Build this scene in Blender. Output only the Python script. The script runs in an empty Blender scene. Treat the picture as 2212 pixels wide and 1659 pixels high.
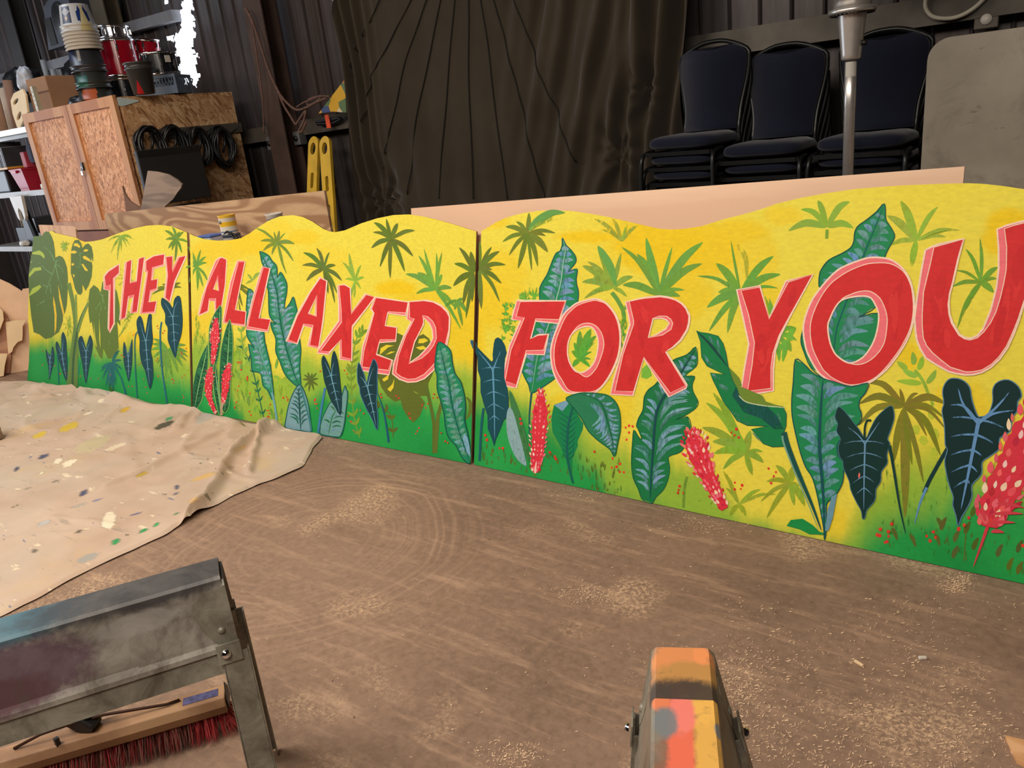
import bpy, bmesh, math, random
from math import sin, cos, pi, radians as R
from mathutils import Vector as V, Matrix, noise
from mathutils.geometry import tessellate_polygon, intersect_line_line_2d
random.seed(7)
rnd = random.random
def ru(a, b): return a + (b - a) * random.random()
scene = bpy.context.scene
COL = scene.collection

# ------------------------------------------------------------------ camera and pixel rays (2212 x 1659 frame)
FPX, PIT, ROL, YAW, CAMH = 1690.0, R(18.5), R(6.6), R(37.0), 1.645
CX, CY = 1106.0, 829.5
_fw = V((-sin(YAW) * cos(PIT), cos(YAW) * cos(PIT), -sin(PIT)))
_rt0 = V((cos(YAW), sin(YAW), 0))
_up0 = _rt0.cross(_fw)
# roll: world-up leans to the left in the picture
_rt = _rt0 * cos(ROL) + _up0 * (-sin(ROL)) * -1
_up = _up0 * cos(ROL) + _rt0 * (sin(ROL)) * -1
C0 = V((0, 0, CAMH))
def ray(x, y):
    # picture offsets expressed in the level frame
    u, v = x - CX, -(y - CY)
    a = u * cos(ROL) + v * sin(ROL)
    b = -u * sin(ROL) + v * cos(ROL)
    return _rt0 * a + _up0 * b + _fw * FPX
def onp(x, y, p0, n):
    d = ray(x, y)
    return C0 + d * ((p0 - C0).dot(n) / d.dot(n))
def onZ(x, y, z=0.0): return onp(x, y, V((0, 0, z)), V((0, 0, 1)))
def onY(x, y, Y): return onp(x, y, V((0, Y, 0)), V((0, 1, 0)))
def onX(x, y, X): return onp(x, y, V((X, 0, 0)), V((1, 0, 0)))
cam_d = bpy.data.cameras.new('camera')
cam = bpy.data.objects.new('camera', cam_d); COL.objects.link(cam)
rt = _rt0 * cos(ROL) - _up0 * sin(ROL)
up = _rt0 * sin(ROL) + _up0 * cos(ROL)
# image right expressed in level frame: u=1,v=0 -> a=cos, b=-sin ; image up: a=sin, b=cos
m = Matrix((rt, up, -_fw)).transposed().to_4x4(); m.translation = C0
cam.matrix_world = m
cam_d.sensor_width = 36.0; cam_d.lens = 36.0 * FPX / 2212.0
cam_d.clip_start = 0.05; cam_d.clip_end = 200
scene.camera = cam

# ------------------------------------------------------------------ colours
def s2l(c):
    c /= 255.0
    return c / 12.92 if c <= 0.04045 else ((c + 0.055) / 1.055) ** 2.4
def lin(c, k=1.0): return tuple(min(0.95, s2l(x) * k) for x in c)

# ------------------------------------------------------------------ node helpers
class NT:
    def __init__(s, name):
        s.m = bpy.data.materials.new(name); s.m.use_nodes = True
        s.t = s.m.node_tree; s.n = s.t.nodes; s.l = s.t.links
        s.b = s.n['Principled BSDF']; s.out = s.n['Material Output']
    def add(s, typ, **kw):
        n = s.n.new(typ)
        for k, v in kw.items(): setattr(n, k, v)
        return n
    def inp(s, n, i, v):
        if hasattr(v, 'is_output'): s.l.new(v, n.inputs[i])
        else: n.inputs[i].default_value = v
    def pos(s, obj=False, scale=(1, 1, 1), rot=(0, 0, 0), loc=(0, 0, 0)):
        if obj == 'gen': src = s.add('ShaderNodeTexCoord').outputs['Generated']
        elif obj: src = s.add('ShaderNodeTexCoord').outputs['Object']
        else: src = s.add('ShaderNodeNewGeometry').outputs['Position']
        mp = s.add('ShaderNodeMapping')
        s.l.new(src, mp.inputs[0]); mp.inputs['Scale'].default_value = scale; mp.inputs['Rotation'].default_value = rot; mp.inputs['Location'].default_value = loc
        return mp.outputs[0]
    def noise(s, vec, scale, detail=4, rough=0.55, dist=0.0, out=0):
        n = s.add('ShaderNodeTexNoise'); s.l.new(vec, n.inputs['Vector'])
        n.inputs['Scale'].default_value = scale; n.inputs['Detail'].default_value = detail
        n.inputs['Roughness'].default_value = rough; n.inputs['Distortion'].default_value = dist
        return n.outputs[out]
    def ramp(s, f, stops, interp='LINEAR'):
        n = s.add('ShaderNodeValToRGB'); s.l.new(f, n.inputs[0]); e = n.color_ramp.elements
        n.color_ramp.interpolation = interp
        while len(e) < len(stops): e.new(0.5)
        for i, (p, c) in enumerate(stops):
            e[i].position = p
            if not hasattr(c, '__len__'): c = (c, c, c)
            e[i].color = tuple(c) + (1,)
        return n.outputs[0]
    def mix(s, f, a, b, mode='MIX'):
        n = s.add('ShaderNodeMix', data_type='RGBA', blend_type=mode)
        for i, v in ((0, f), (6, a), (7, b)):
            if hasattr(v, 'is_output'): s.l.new(v, n.inputs[i])
            elif i == 0: n.inputs[0].default_value = v
            else: n.inputs[i].default_value = tuple(v) + (1,)
        return n.outputs[2]
    def math(s, op, a, b=0.5):
        n = s.add('ShaderNodeMath', operation=op)
        s.inp(n, 0, a); s.inp(n, 1, b)
        return n.outputs[0]
    def bump(s, h, strength=0.3, dist=0.01):
        n = s.add('ShaderNodeBump'); s.l.new(h, n.inputs['Height'])
        n.inputs['Strength'].default_value = strength; n.inputs['Distance'].default_value = dist
        s.l.new(n.outputs[0], s.b.inputs['Normal'])
    def base(s, c):
        if hasattr(c, 'is_output'): s.l.new(c, s.b.inputs['Base Color'])
        else: s.b.inputs['Base Color'].default_value = tuple(c) + (1,)
    def set(s, rough=0.6, metal=0.0, spec=None):
        s.b.inputs['Roughness'].default_value = rough; s.b.inputs['Metallic'].default_value = metal
        if spec is not None: s.b.inputs['Specular IOR Level'].default_value = spec
        return s
_mc = {}
def simple(name, rgb, rough=0.6, metal=0.0, var=0.15, scale=8.0, spec=None, obj=True):
    """painted / plastic / metal surface with mild mottling; rgb is the 0-255 look of the thing itself"""
    if name in _mc: return _mc[name]
    n = NT(name); c = lin(rgb)
    f = n.noise(n.pos(obj), scale, 5)
    lo = tuple(x * (1 - var) for x in c); hi = tuple(min(1, x * (1 + var)) for x in c)
    n.base(n.ramp(f, [(0.3, lo), (0.7, hi)])); n.set(rough, metal, spec)
    _mc[name] = n.m
    return n.m

# ------------------------------------------------------------------ mesh builders
class MB:
    def __init__(s): s.v = []; s.f = []; s.mi = []; s.sm = []
    def add(s, vs, fs, mi=0, smooth=False):
        b = len(s.v); s.v += [tuple(p) for p in vs]
        for f in fs: s.f.append(tuple(b + i for i in f)); s.mi.append(mi); s.sm.append(smooth)
        return s
    def box(s, c, d, M=None, mi=0, bev=0.0):
        x, y, z = d[0] / 2, d[1] / 2, d[2] / 2
        if bev <= 0:
            vs = [V((sx * x, sy * y, sz * z)) for sz in (-1, 1) for sy in (-1, 1) for sx in (-1, 1)]
            fs = [(0, 2, 3, 1), (4, 5, 7, 6), (0, 1, 5, 4), (2, 6, 7, 3), (0, 4, 6, 2), (1, 3, 7, 5)]
            sm = False
        else:
            b = min(bev, x * .95, y * .95, z * .95)
            bm = bmesh.new(); bmesh.ops.create_cube(bm, size=1)
            for v in bm.verts: v.co = V((v.co.x * 2 * x, v.co.y * 2 * y, v.co.z * 2 * z))
            bmesh.ops.bevel(bm, geom=bm.edges[:], offset=b, segments=2, profile=0.6, affect='EDGES')
            bm.verts.index_update()
            vs = [v.co.copy() for v in bm.verts]; fs = [tuple(v.index for v in f.verts) for f in bm.faces]; bm.free(); sm = False
        T = Matrix.Translation(V(c)) @ (M.to_4x4() if M is not None else Matrix.Identity(4))
        return s.add([T @ v for v in vs], fs, mi, sm)
    def span(s, a, b, w, h, mi=0, up=(0, 0, 1), bev=0.0):
        """rectangular bar from a to b: w across, h along up"""
        a, b = V(a), V(b); d = b - a; L = d.length; d = d / L
        u = V(up); side = d.cross(u)
        if side.length < 1e-4: side = d.cross(V((1, 0, 0)))
        side.normalize(); u2 = side.cross(d)
        M = Matrix((d, side, u2)).transposed()
        return s.box((a + b) / 2, (L, w, h), M, mi, bev)
    def tube(s, pts, r, n=8, mi=0, closed=False, cap=True):
        pts = [V(p) for p in pts]; k = len(pts)
        rs = r if hasattr(r, '__len__') else [r] * k
        T = []
        for i in range(k):
            a = pts[i - 1] if (i > 0 or closed) else pts[i]; b = pts[(i + 1) % k] if (i < k - 1 or closed) else pts[i]
            T.append((b - a).normalized())
        up = V((0, 0, 1)) if abs(T[0].z) < .9 else V((1, 0, 0))
        nrm = (up - T[0] * up.dot(T[0])).normalized()
        vs = []
        for i in range(k):
            nrm = (nrm - T[i] * nrm.dot(T[i])).normalized(); bi = T[i].cross(nrm)
            for j in range(n):
                a = 2 * pi * j / n
                vs.append(pts[i] + (nrm * cos(a) + bi * sin(a)) * rs[i])
        fs = []
        for i in range(k if closed else k - 1):
            for j in range(n):
                i2 = (i + 1) % k
                fs.append((i * n + j, i * n + (j + 1) % n, i2 * n + (j + 1) % n, i2 * n + j))
        s.add(vs, fs, mi, True)
        if cap and not closed:
            b = len(s.v) - len(vs)
            s.f.append(tuple(b + j for j in reversed(range(n)))); s.mi.append(mi); s.sm.append(False)
            s.f.append(tuple(b + (k - 1) * n + j for j in range(n))); s.mi.append(mi); s.sm.append(False)
        return s
    def lathe(s, prof, c=(0, 0, 0), n=32, mi=0, M=None, smooth=True, capb=True, capt=True, mis=None):
        """prof: (radius, z) list turned about z"""
        T = Matrix.Translation(V(c)) @ (M.to_4x4() if M is not None else Matrix.Identity(4))
        vs = [T @ V((r * cos(2 * pi * j / n), r * sin(2 * pi * j / n), z)) for r, z in prof for j in range(n)]
        b = len(s.v); s.v += [tuple(p) for p in vs]
        for i in range(len(prof) - 1):
            for j in range(n):
                s.f.append((b + i * n + j, b + i * n + (j + 1) % n, b + (i + 1) * n + (j + 1) % n, b + (i + 1) * n + j)); s.mi.append(mis[i] if mis else mi); s.sm.append(smooth)
        if capb and prof[0][0] > 1e-5: s.f.append(tuple(b + j for j in reversed(range(n)))); s.mi.append(mi); s.sm.append(False)
        if capt and prof[-1][0] > 1e-5: s.f.append(tuple(b + (len(prof) - 1) * n + j for j in range(n))); s.mi.append(mi); s.sm.append(False)
        return s
    def prism(s, pts, o, ux, uy, th, mi=0, holes=()):
        """flat outline pts (2d) in the plane o,ux,uy given thickness th along ux x uy"""
        o, ux, uy = V(o), V(ux), V(uy); nz = ux.cross(uy).normalized()
        loops = [pts] + list(holes); flat = [p for l in loops for p in l]
        tri = tessellate_polygon([[V((p[0], p[1], 0)) for p in l] for l in loops])
        n = len(flat)
        vs = [o + ux * p[0] + uy * p[1] for p in flat] + [o + ux * p[0] + uy * p[1] + nz * th for p in flat]
        fs = []
        for t in tri:
            a, b, c = [V(flat[i]) for i in t]
            if (b - a).cross(c - a) < 0: t = (t[0], t[2], t[1])
            fs.append((t[2], t[1], t[0])); fs.append((t[0] + n, t[1] + n, t[2] + n))
        k = 0
        for li, l in enumerate(loops):
            m_ = len(l); ar = sum(l[i][0] * l[(i + 1) % m_][1] - l[(i + 1) % m_][0] * l[i][1] for i in range(m_))
            for i in range(m_):
                a, b = k + i, k + (i + 1) % m_
                q = (a, b, b + n, a + n)
                if (ar < 0) != (li > 0): q = q[::-1]
                fs.append(q)
            k += m_
        return s.add(vs, fs, mi)
    def grid(s, fn, nu, nv, mi=0, smooth=True):
        vs = [fn(i / nu, j / nv) for j in range(nv + 1) for i in range(nu + 1)]
        fs = [(j * (nu + 1) + i, j * (nu + 1) + i + 1, (j + 1) * (nu + 1) + i + 1, (j + 1) * (nu + 1) + i) for j in range(nv) for i in range(nu)]
        return s.add(vs, fs, mi, smooth)
    def mesh(s, name, mats):
        me = bpy.data.meshes.new(name); me.from_pydata(s.v, [], s.f); me.update()
        for m_ in (mats if isinstance(mats, (list, tuple)) else [mats]): me.materials.append(m_)
        me.polygons.foreach_set('material_index', s.mi); me.polygons.foreach_set('use_smooth', s.sm)
        return me
    def obj(s, name, mats, parent=None, loc=(0, 0, 0), fix=True, bevel=0.0, solid=0.0):
        me = s.mesh(name, mats)
        if fix:
            bm = bmesh.new(); bm.from_mesh(me); bmesh.ops.recalc_face_normals(bm, faces=bm.faces); bm.to_mesh(me); bm.free()
        o = bpy.data.objects.new(name, me); COL.objects.link(o); o.location = loc
        if parent is not None: o.parent = parent
        if solid:
            md = o.modifiers.new('thickness', 'SOLIDIFY'); md.thickness = solid; md.offset = 0
        if bevel:
            md = o.modifiers.new('edge', 'BEVEL'); md.width = bevel; md.segments = 2; md.limit_method = 'ANGLE'; md.angle_limit = R(40)
        return o
def tag(o, label, cat, group=None, kind=None):
    o['label'] = label; o['category'] = cat
    if group: o['group'] = group
    if kind: o['kind'] = kind
    return o
def struct(o): o['kind'] = 'structure'; return o
def thing(name, label, cat, loc=(0, 0, 0), rz=0.0, group=None):
    o = bpy.data.objects.new(name, None); COL.objects.link(o); o.empty_display_size = .1
    o.location = loc; o.rotation_euler = (0, 0, rz)
    return tag(o, label, cat, group)
def dup(o, parent=None):
    c = o.copy(); COL.objects.link(c)
    if parent is not None: c.parent = parent
    for ch in o.children: dup(ch, c)
    return c
def catmull(pts, n=6, closed=False):
    P = [V(p) for p in pts]; k = len(P); out = []
    for i in range(k if closed else k - 1):
        if closed: a, b, c, d = P[i - 1], P[i], P[(i + 1) % k], P[(i + 2) % k]
        else: a, b, c, d = P[max(0, i - 1)], P[i], P[i + 1], P[min(k - 1, i + 2)]
        for j in range(n):
            t = j / n; t2 = t * t; t3 = t2 * t
            out.append(0.5 * ((2 * b) + (c - a) * t + (2 * a - 5 * b + 4 * c - d) * t2 + (3 * b - a - 3 * c + d) * t3))
    if not closed: out.append(P[-1])
    return out
def rotz(a): return Matrix.Rotation(a, 3, 'Z')
# ================================================================== THE PAINTED MURAL (three plywood panels)
LEAN = R(14)
class Panel:
    def __init__(s, a, b, wave, width=None, left=(), right=()):
        s.a = onZ(*a); e = onZ(*b) - s.a; s.W = width or e.length; s.e = e.normalized()
        bk = V((0, 0, 1)).cross(s.e); s.u = V((0, 0, 1)) * cos(LEAN) + bk * sin(LEAN); s.n = s.e.cross(s.u)
        s.wave = sorted(s.tu(*q) for q in wave)
        s.left = sorted((q[1], q[0]) for q in (s.tu(*q) for q in left)); s.right = sorted((q[1], q[0] - s.W) for q in (s.tu(*q) for q in right))
        s.vs = []; s.fs = []; s.mi = []; s.cols = []; s.boxes = []
    def tu(s, x, y):
        q = onp(x, y, s.a, s.n) - s.a
        return q.dot(s.e), q.dot(s.u)
    def P(s, t, u, h=0.0): return s.a + V((0, 0, .0035)) + s.e * t + s.u * u + s.n * h
    @staticmethod
    def itp(tab, x, d=0.0):
        if not tab: return d
        if x <= tab[0][0]: return tab[0][1]
        for (a, va), (b, vb) in zip(tab, tab[1:]):
            if x <= b: k = (x - a) / max(1e-9, b - a); return va + (vb - va) * k
        return tab[-1][1]
    def top(s, t): return s.itp(s.wave, t)
    def tri(s, p2, faces, col, level):
        h = 0.0004 + level * 0.00006; b = len(s.vs)
        s.vs += [s.P(t, u, h) for t, u in p2]
        for f in faces:
            s.fs.append(tuple(b + i for i in f)); s.mi.append(1); s.cols.append([col[i] if isinstance(col, list) else col for i in f])
    def level(s, bb):
        L = 0
        for (x0, y0, x1, y1, l) in s.boxes:
            if l >= L and x0 < bb[2] and x1 > bb[0] and y0 < bb[3] and y1 > bb[1]: L = l + 1
        s.boxes.append(bb + (L,)); return L
W1 = [(60, 516), (75, 514), (84, 509), (91, 509), (96, 502), (101, 499.5), (106, 501), (111, 504), (139, 509.6), (163, 514.7), (172, 520), (183, 523.5), (202, 522), (221, 518), (240, 511), (262, 503), (289, 494.6), (317, 488.5), (345, 487), (373, 490.5), (400, 501.6), (420, 511)]
W2 = [(408, 505), (420, 511), (442, 518), (470, 521), (497, 520), (520, 516), (539, 505.7), (558, 492), (580, 478), (605, 468.5), (633, 466), (654, 470), (675, 480), (699, 496), (712, 501), (724, 503), (745, 499), (780, 484), (815, 473), (850, 466), (884, 464.5), (919, 470), (954, 478.5), (989, 489), (1024, 500), (1040, 504)]
W3 = [(1022, 507), (1034, 502.4), (1045, 498), (1072, 481.6), (1094, 471.6), (1126, 462.6), (1163, 457), (1199, 456), (1235, 457.5), (1271, 462.6), (1316, 470.7), (1362, 481.6), (1400, 490.6), (1425, 496), (1452, 497.8), (1479, 496), (1515, 490.5), (1561, 476), (1615, 462.5), (1651, 451.6), (1678, 441.7), (1723, 431), (1780, 420), (1850, 410), (1950, 402.5), (2040, 399), (2090, 398), (2125, 399.5), (2165, 404), (2212, 411), (2262, 421), (2330, 436)]
P1 = Panel((58, 822), (413, 886.5), W1, left=[(76, 514), (70, 560), (62, 640), (60.5, 690), (64, 730), (63, 780), (59, 822)])
P2 = Panel((418, 887.6), (1017, 1003.5), W2)
P3 = Panel((1024, 1004.8), (2212, 1263), W3, width=2.44)

# ---- background wash: lemon yellow with warmer patches, greens rising from the foot of each panel
LEM, ORG = lin((236, 222, 74)), lin((240, 206, 18))
GRN, LIME = lin((40, 170, 80)), lin((150, 190, 60))
PATCH = [(170, 570, 22, 60, .8), (545, 525, 70, 26, .8), (470, 545, 60, 26, .7), (430, 700, 40, 30, .6), (655, 512, 34, 16, .7), (600, 490, 30, 16, .4), (300, 745, 60, 30, .7), (390, 740, 30, 40, .6), (855, 622, 42, 17, 1.0), (910, 640, 60, 14, .7), (1010, 720, 40, 70, .8), (1080, 600, 60, 60, .6), (1060, 650, 50, 60, .8), (1060, 480, 40, 14, .7), (1270, 512, 66, 13, 1), (1350, 500, 50, 30, .6), (1430, 530, 110, 60, 1.0), (1520, 540, 80, 60, .9), (1480, 640, 60, 50, .7), (1600, 500, 60, 26, .8), (1690, 466, 40, 20, .6), (1640, 560, 40, 60, .5), (1230, 880, 60, 30, .6), (1170, 700, 60, 40, .3), (2180, 490, 50, 40, 1.1), (2150, 520, 30, 30, .9), (2100, 900, 40, 70, .6), (1965, 770, 24, 30, .8), (1660, 640, 30, 30, .6), (2040, 860, 20, 30, .6), (1800, 1130, 30, 40, .5), (700, 560, 60, 30, .3), (1330, 870, 40, 60, .5), (2080, 960, 30, 40, .5), (90, 740, 24, 18, .7)]
def green_profile(x):
    # (start of lime, full green) as a fraction of the panel height; depends on where along the mural
    tab = [(55, .36, .27), (110, .40, .29), (200, .42, .28), (300, .40, .25), (410, .36, .17), (420, .50, .22), (500, .46, .16), (525, .52, .06), (545, .36, -.1), (615, .30, -.1), (635, .42, .12), (700, .44, .24), (800, .50, .26), (900, .48, .28), (1000, .48, .24), (1030, .46, .30), (1120, .40, .28), (1180, .34, .24), (1250, .30, .17), (1310, .26, .05), (1345, .25, .02), (1440, .24, -.01), (1520, .22, -.02), (1560, .14, -.02), (1640, .07, .0), (1740, .07, .005), (1810, .05, .01), (1850, .16, .03), (1905, .27, .10), (1960, .34, .17), (2060, .36, .21), (2150, .34, .26), (2260, .34, .24)]
    for (a, l0, g0), (b, l1, g1) in zip(tab, tab[1:]):
        if x <= b:
            k = max(0, (x - a) / (b - a)); return l0 + (l1 - l0) * k, g0 + (g1 - g0) * k
    return tab[-1][1:]
def sst(a, b, x):
    t = min(1, max(0, (x - a) / (b - a))); return t * t * (3 - 2 * t)
def mixc(a, b, k): return tuple(a[i] + (b[i] - a[i]) * k for i in range(3))
from bpy_extras.object_utils import world_to_camera_view
_Minv = cam.matrix_world.inverted()
def px_of(p):
    q = _Minv @ p
    return CX + FPX * q.x / -q.z, CY - FPX * q.y / -q.z
def wash(p, t, u, tp):
    x, y = px_of(p)
    c = LEM; k = 0.0
    for (px, py, rx, ry, a) in PATCH:
        d = ((x - px) / rx) ** 2 + ((y - py) / ry) ** 2
        if d < 1.7: k = max(k, a * (1 - sst(.55, 1.6, d + .35 * noise.noise(V((x * .05, y * .05, 0))))))
    k = min(1, max(k, .35 * max(0, noise.noise(V((t * 2.1, u * 2.6, 3))))))
    c = mixc(c, ORG, k)
    l0, g0 = green_profile(x); w = .035 * noise.noise(V((t * 9, u * 4, 1))) + .02 * noise.noise(V((t * 40, u * 6, 1)))
    r = u / tp + w
    c = mixc(c, LIME, 1 - sst(l0 - .14, l0, r))
    g1 = mixc(GRN, lin((20, 145, 65)), min(1, max(0, .5 + noise.noise(V((t * 3, u * 3, 7))))))
    c = mixc(c, g1, 1 - sst(g0 - .10, g0 + .04, r))
    return c + (1.0,)
def build_back(p):
    nt, nu = int(p.W / .013), 92
    vs = []; cs = []
    for j in range(nu + 1):
        for i in range(nt + 1):
            sx = i / nt; tb = sx * p.W; tp = p.top(tb); u = tp * j / nu
            t = tb + (1 - sx) ** 6 * p.itp(p.left, u) + sx ** 12 * p.itp(p.right, u)
            q = p.P(t, u); vs.append(q); cs.append(wash(q, t, u, tp))
    b = len(p.vs); p.vs += vs; k = nt + 1
    for j in range(nu):
        for i in range(nt):
            f = (j * k + i, j * k + i + 1, (j + 1) * k + i + 1, (j + 1) * k + i)
            p.fs.append(tuple(b + q for q in f)); p.mi.append(1); p.cols.append([cs[q] for q in f])
    # board edge and back, 12 mm thick
    ring = [i for i in range(k)] + [j * k + nt for j in range(1, nu + 1)] + [nu * k + i for i in range(nt - 1, -1, -1)] + [j * k for j in range(nu - 1, 0, -1)]
    b2 = len(p.vs); p.vs += [vs[i] - p.n * .012 for i in ring]; n = len(ring)
    for i in range(n):
        i2 = (i + 1) % n
        p.fs.append((b + ring[i], b2 + i, b2 + i2, b + ring[i2])); p.mi.append(0); p.cols.append([(1, 1, 1, 1)] * 4)
    bt = list(range(k)); tp_ = [k + nu + i for i in range(nt)]       # ring order: bottom, right, top(reversed), left
    for i in range(nt):
        q0, q1 = i, i + 1
        t0 = (k + nu - 1 + (nt - i)) % n; t1 = (k + nu - 1 + (nt - i - 1)) % n
        p.fs.append((b2 + q0, b2 + t0, b2 + t1, b2 + q1)); p.mi.append(0); p.cols.append([(1, 1, 1, 1)] * 4)
for p in (P1, P2, P3): build_back(p)

# ---- brush tools, all in picture coordinates dropped on to the board they belong to
def T(x0, y0, s): return lambda L: [(x0 + a / s, y0 + b / s) for a, b in L]
def clip(poly, x, keep_left):
    """Sutherland-Hodgman against the seam x=const"""
    out = []; n = len(poly)
    ins = (lambda q: q[0] <= x) if keep_left else (lambda q: q[0] >= x)
    for i in range(n):
        a, b = poly[i], poly[(i + 1) % n]; ia, ib = ins(a), ins(b)
        if ia: out.append(a)
        if ia != ib:
            k = (x - a[0]) / (b[0] - a[0]); out.append((x, a[1] + (b[1] - a[1]) * k))
    return out
SEAM12, SEAM23 = 414.5, 1025.5
def seam23(y): return 1033.0 - (y - 502) * 13.0 / 502
def parts_for(poly):
    """[(panel, polygon)] with the polygon cut where it runs over a seam"""
    xs = [q[0] for q in poly]; ys = [q[1] for q in poly]; x0, x1 = min(xs), max(xs); s23 = seam23(sum(ys) / len(ys))
    res = []
    if x0 < 411: res.append((P1, poly if x1 <= 411 else clip(poly, 411, True)))
    if x1 > 417 and x0 < s23 - 3:
        q = poly if x0 >= 417 else clip(poly, 417, False)
        res.append((P2, q if x1 <= s23 - 3 else clip(q, s23 - 3, True)))
    if x1 > s23 + 3: res.append((P3, poly if x0 >= s23 + 3 else clip(poly, s23 + 3, False)))
    return [(p, q) for p, q in res if len(q) >= 3]
def clean(q):
    o = []
    for a in q:
        if not o or (a[0] - o[-1][0]) ** 2 + (a[1] - o[-1][1]) ** 2 > .01: o.append(a)
    while len(o) > 2 and (o[0][0] - o[-1][0]) ** 2 + (o[0][1] - o[-1][1]) ** 2 <= .01: o.pop()
    return o
def poly(pts, col, holes=(), a=1.0, smooth=0):
    if smooth: pts = [(q.x, q.y) for q in catmull([V((x, y, 0)) for x, y in pts], smooth, True)]
    if smooth and holes: holes = [[(q.x, q.y) for q in catmull([V((x, y, 0)) for x, y in h], smooth, True)] for h in holes]
    c = lin(col) + (a,)
    for p, q in parts_for(pts):
        q = clean(q)
        if len(q) < 3: continue
        loops = [[p.tu(*r) for r in q]] + [[p.tu(*r) for r in h] for h in holes]
        flat = [r for l in loops for r in l]
        tri = tessellate_polygon([[V((t, u, 0)) for t, u in l] for l in loops])
        bb = (min(r[0] for r in loops[0]), min(r[1] for r in loops[0]), max(r[0] for r in loops[0]), max(r[1] for r in loops[0]))
        fs = []
        for t in tri:
            A, B, Cc = [flat[i] for i in t]
            ar = (B[0] - A[0]) * (Cc[1] - A[1]) - (B[1] - A[1]) * (Cc[0] - A[0])
            if abs(ar) < 1e-12: continue
            fs.append(t if ar > 0 else (t[0], t[2], t[1]))
        p.tri(flat, fs, c, p.level(bb))
def stroke(pts, w, col, a0=1.0, a1=1.0, col2=None, taper='both', n=5, closed=False, wob=0.0):
    """brush stroke of full width w (pixels) along a spline; alpha runs from a0 to a1, colour from col to col2"""
    C = catmull([V((x, y, 0)) for x, y in pts], n, closed) if len(pts) > 2 or closed else [V((pts[0][0] + (pts[1][0] - pts[0][0]) * i / 6, pts[0][1] + (pts[1][1] - pts[0][1]) * i / 6, 0)) for i in range(7)]
    k = len(C); L = []; Rr = []
    for i, q in enumerate(C):
        d = (C[(i + 1) % k] if (i < k - 1 or closed) else C[i]) - (C[i - 1] if (i > 0 or closed) else C[i])
        if d.length < 1e-6: d = V((1, 0, 0))
        d.normalize(); nn = V((-d.y, d.x, 0)); t = i / max(1, k - 1)
        if taper == 'both': f = max(.06, sin(pi * min(1, max(0, t))) ** .6)
        elif taper == 'end': f = max(.05, (1 - t) ** .55)
        elif taper == 'start': f = max(.05, t ** .55)
        elif taper == 'leaf': f = max(.08, (sin(pi * t ** .8)) ** .8)
        elif taper == 'brush': f = min(1, .35 + 3 * t) * (1 - max(0, t - .8) * 2.2)
        else: f = 1
        f *= w / 2 * (1 + wob * (rnd() - .5))
        L.append(q + nn * f); Rr.append(q - nn * f)
    cA, cB = lin(col), lin(col2 or col)
    mid = C[k // 2]; sx = seam23(mid.y)
    def pick(x): return P1 if x < 414 else (P2 if x < sx else P3)
    pa = pick(C[0].x); pb = pick(C[-1].x)
    for p in ({pa, pb} if pa is not pb else {pa}):
        pts2 = []; cols = []
        lo, hi = {P1: (-1e9, 411), P2: (417, sx - 3), P3: (sx + 3, 1e9)}[p]
        for i in range(k):
            t = i / max(1, k - 1); al = a0 + (a1 - a0) * t; c = mixc(cA, cB, t) + (al,)
            for q in (L[i], Rr[i]): pts2.append(p.tu(min(hi, max(lo, q.x)), q.y)); cols.append(c)
        fs = []
        for i in range(k if closed else k - 1):
            a, b, c, d = 2 * i, 2 * i + 1, (2 * i + 3) % (2 * k), (2 * i + 2) % (2 * k)
            fs.append((a, b, c, d))
        A, B, Cc = pts2[0], pts2[1], pts2[3 % len(pts2)]
        if (B[0] - A[0]) * (Cc[1] - A[1]) - (B[1] - A[1]) * (Cc[0] - A[0]) < 0: fs = [f[::-1] for f in fs]
        bb = (min(r[0] for r in pts2), min(r[1] for r in pts2), max(r[0] for r in pts2), max(r[1] for r in pts2))
        p.tri(pts2, fs, cols, p.level(bb))
def jit(c, j=10): return tuple(max(0, min(255, x + ru(-j, j))) for x in c)
def fan(c, tips, col, w=9, a=(.95, .75), bend=.10, col2=None):
    """palm crown: curved fronds from the centre"""
    for q in tips:
        x, y = q[0], q[1]; ww = q[2] if len(q) > 2 else w
        dx, dy = x - c[0], y - c[1]; L = math.hypot(dx, dy)
        b = -bend * L if abs(dx) > .3 * L else 0
        m_ = (c[0] + dx * .55 + ru(-.03, .03) * L, c[1] + dy * .55 + b)
        stroke([c, m_, (x, y)], ww, jit(col), a[0], a[1], jit(col2 or col), taper='leaf')
def dots(L, col=(225, 60, 40), r=2.0, a=.95):
    for x, y in L:
        rr = r * ru(.75, 1.2); n = 6; ph = rnd() * 6
        poly([(x + rr * cos(ph + 2 * pi * i / n) * ru(.8, 1.1), y + rr * 1.05 * sin(ph + 2 * pi * i / n)) for i in range(n)], jit(col, 14), a=a)
def hit(p, d, loop):
    best = None; n = len(loop)
    for i in range(n):
        a, b = loop[i], loop[(i + 1) % n]
        ex, ey = b[0] - a[0], b[1] - a[1]; den = d[0] * ey - d[1] * ex
        if abs(den) < 1e-9: continue
        t = ((a[0] - p[0]) * ey - (a[1] - p[1]) * ex) / den; s_ = ((a[0] - p[0]) * d[1] - (a[1] - p[1]) * d[0]) / den
        if t > 1e-3 and 0 <= s_ <= 1 and (best is None or t < best): best = t
    return best
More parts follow.
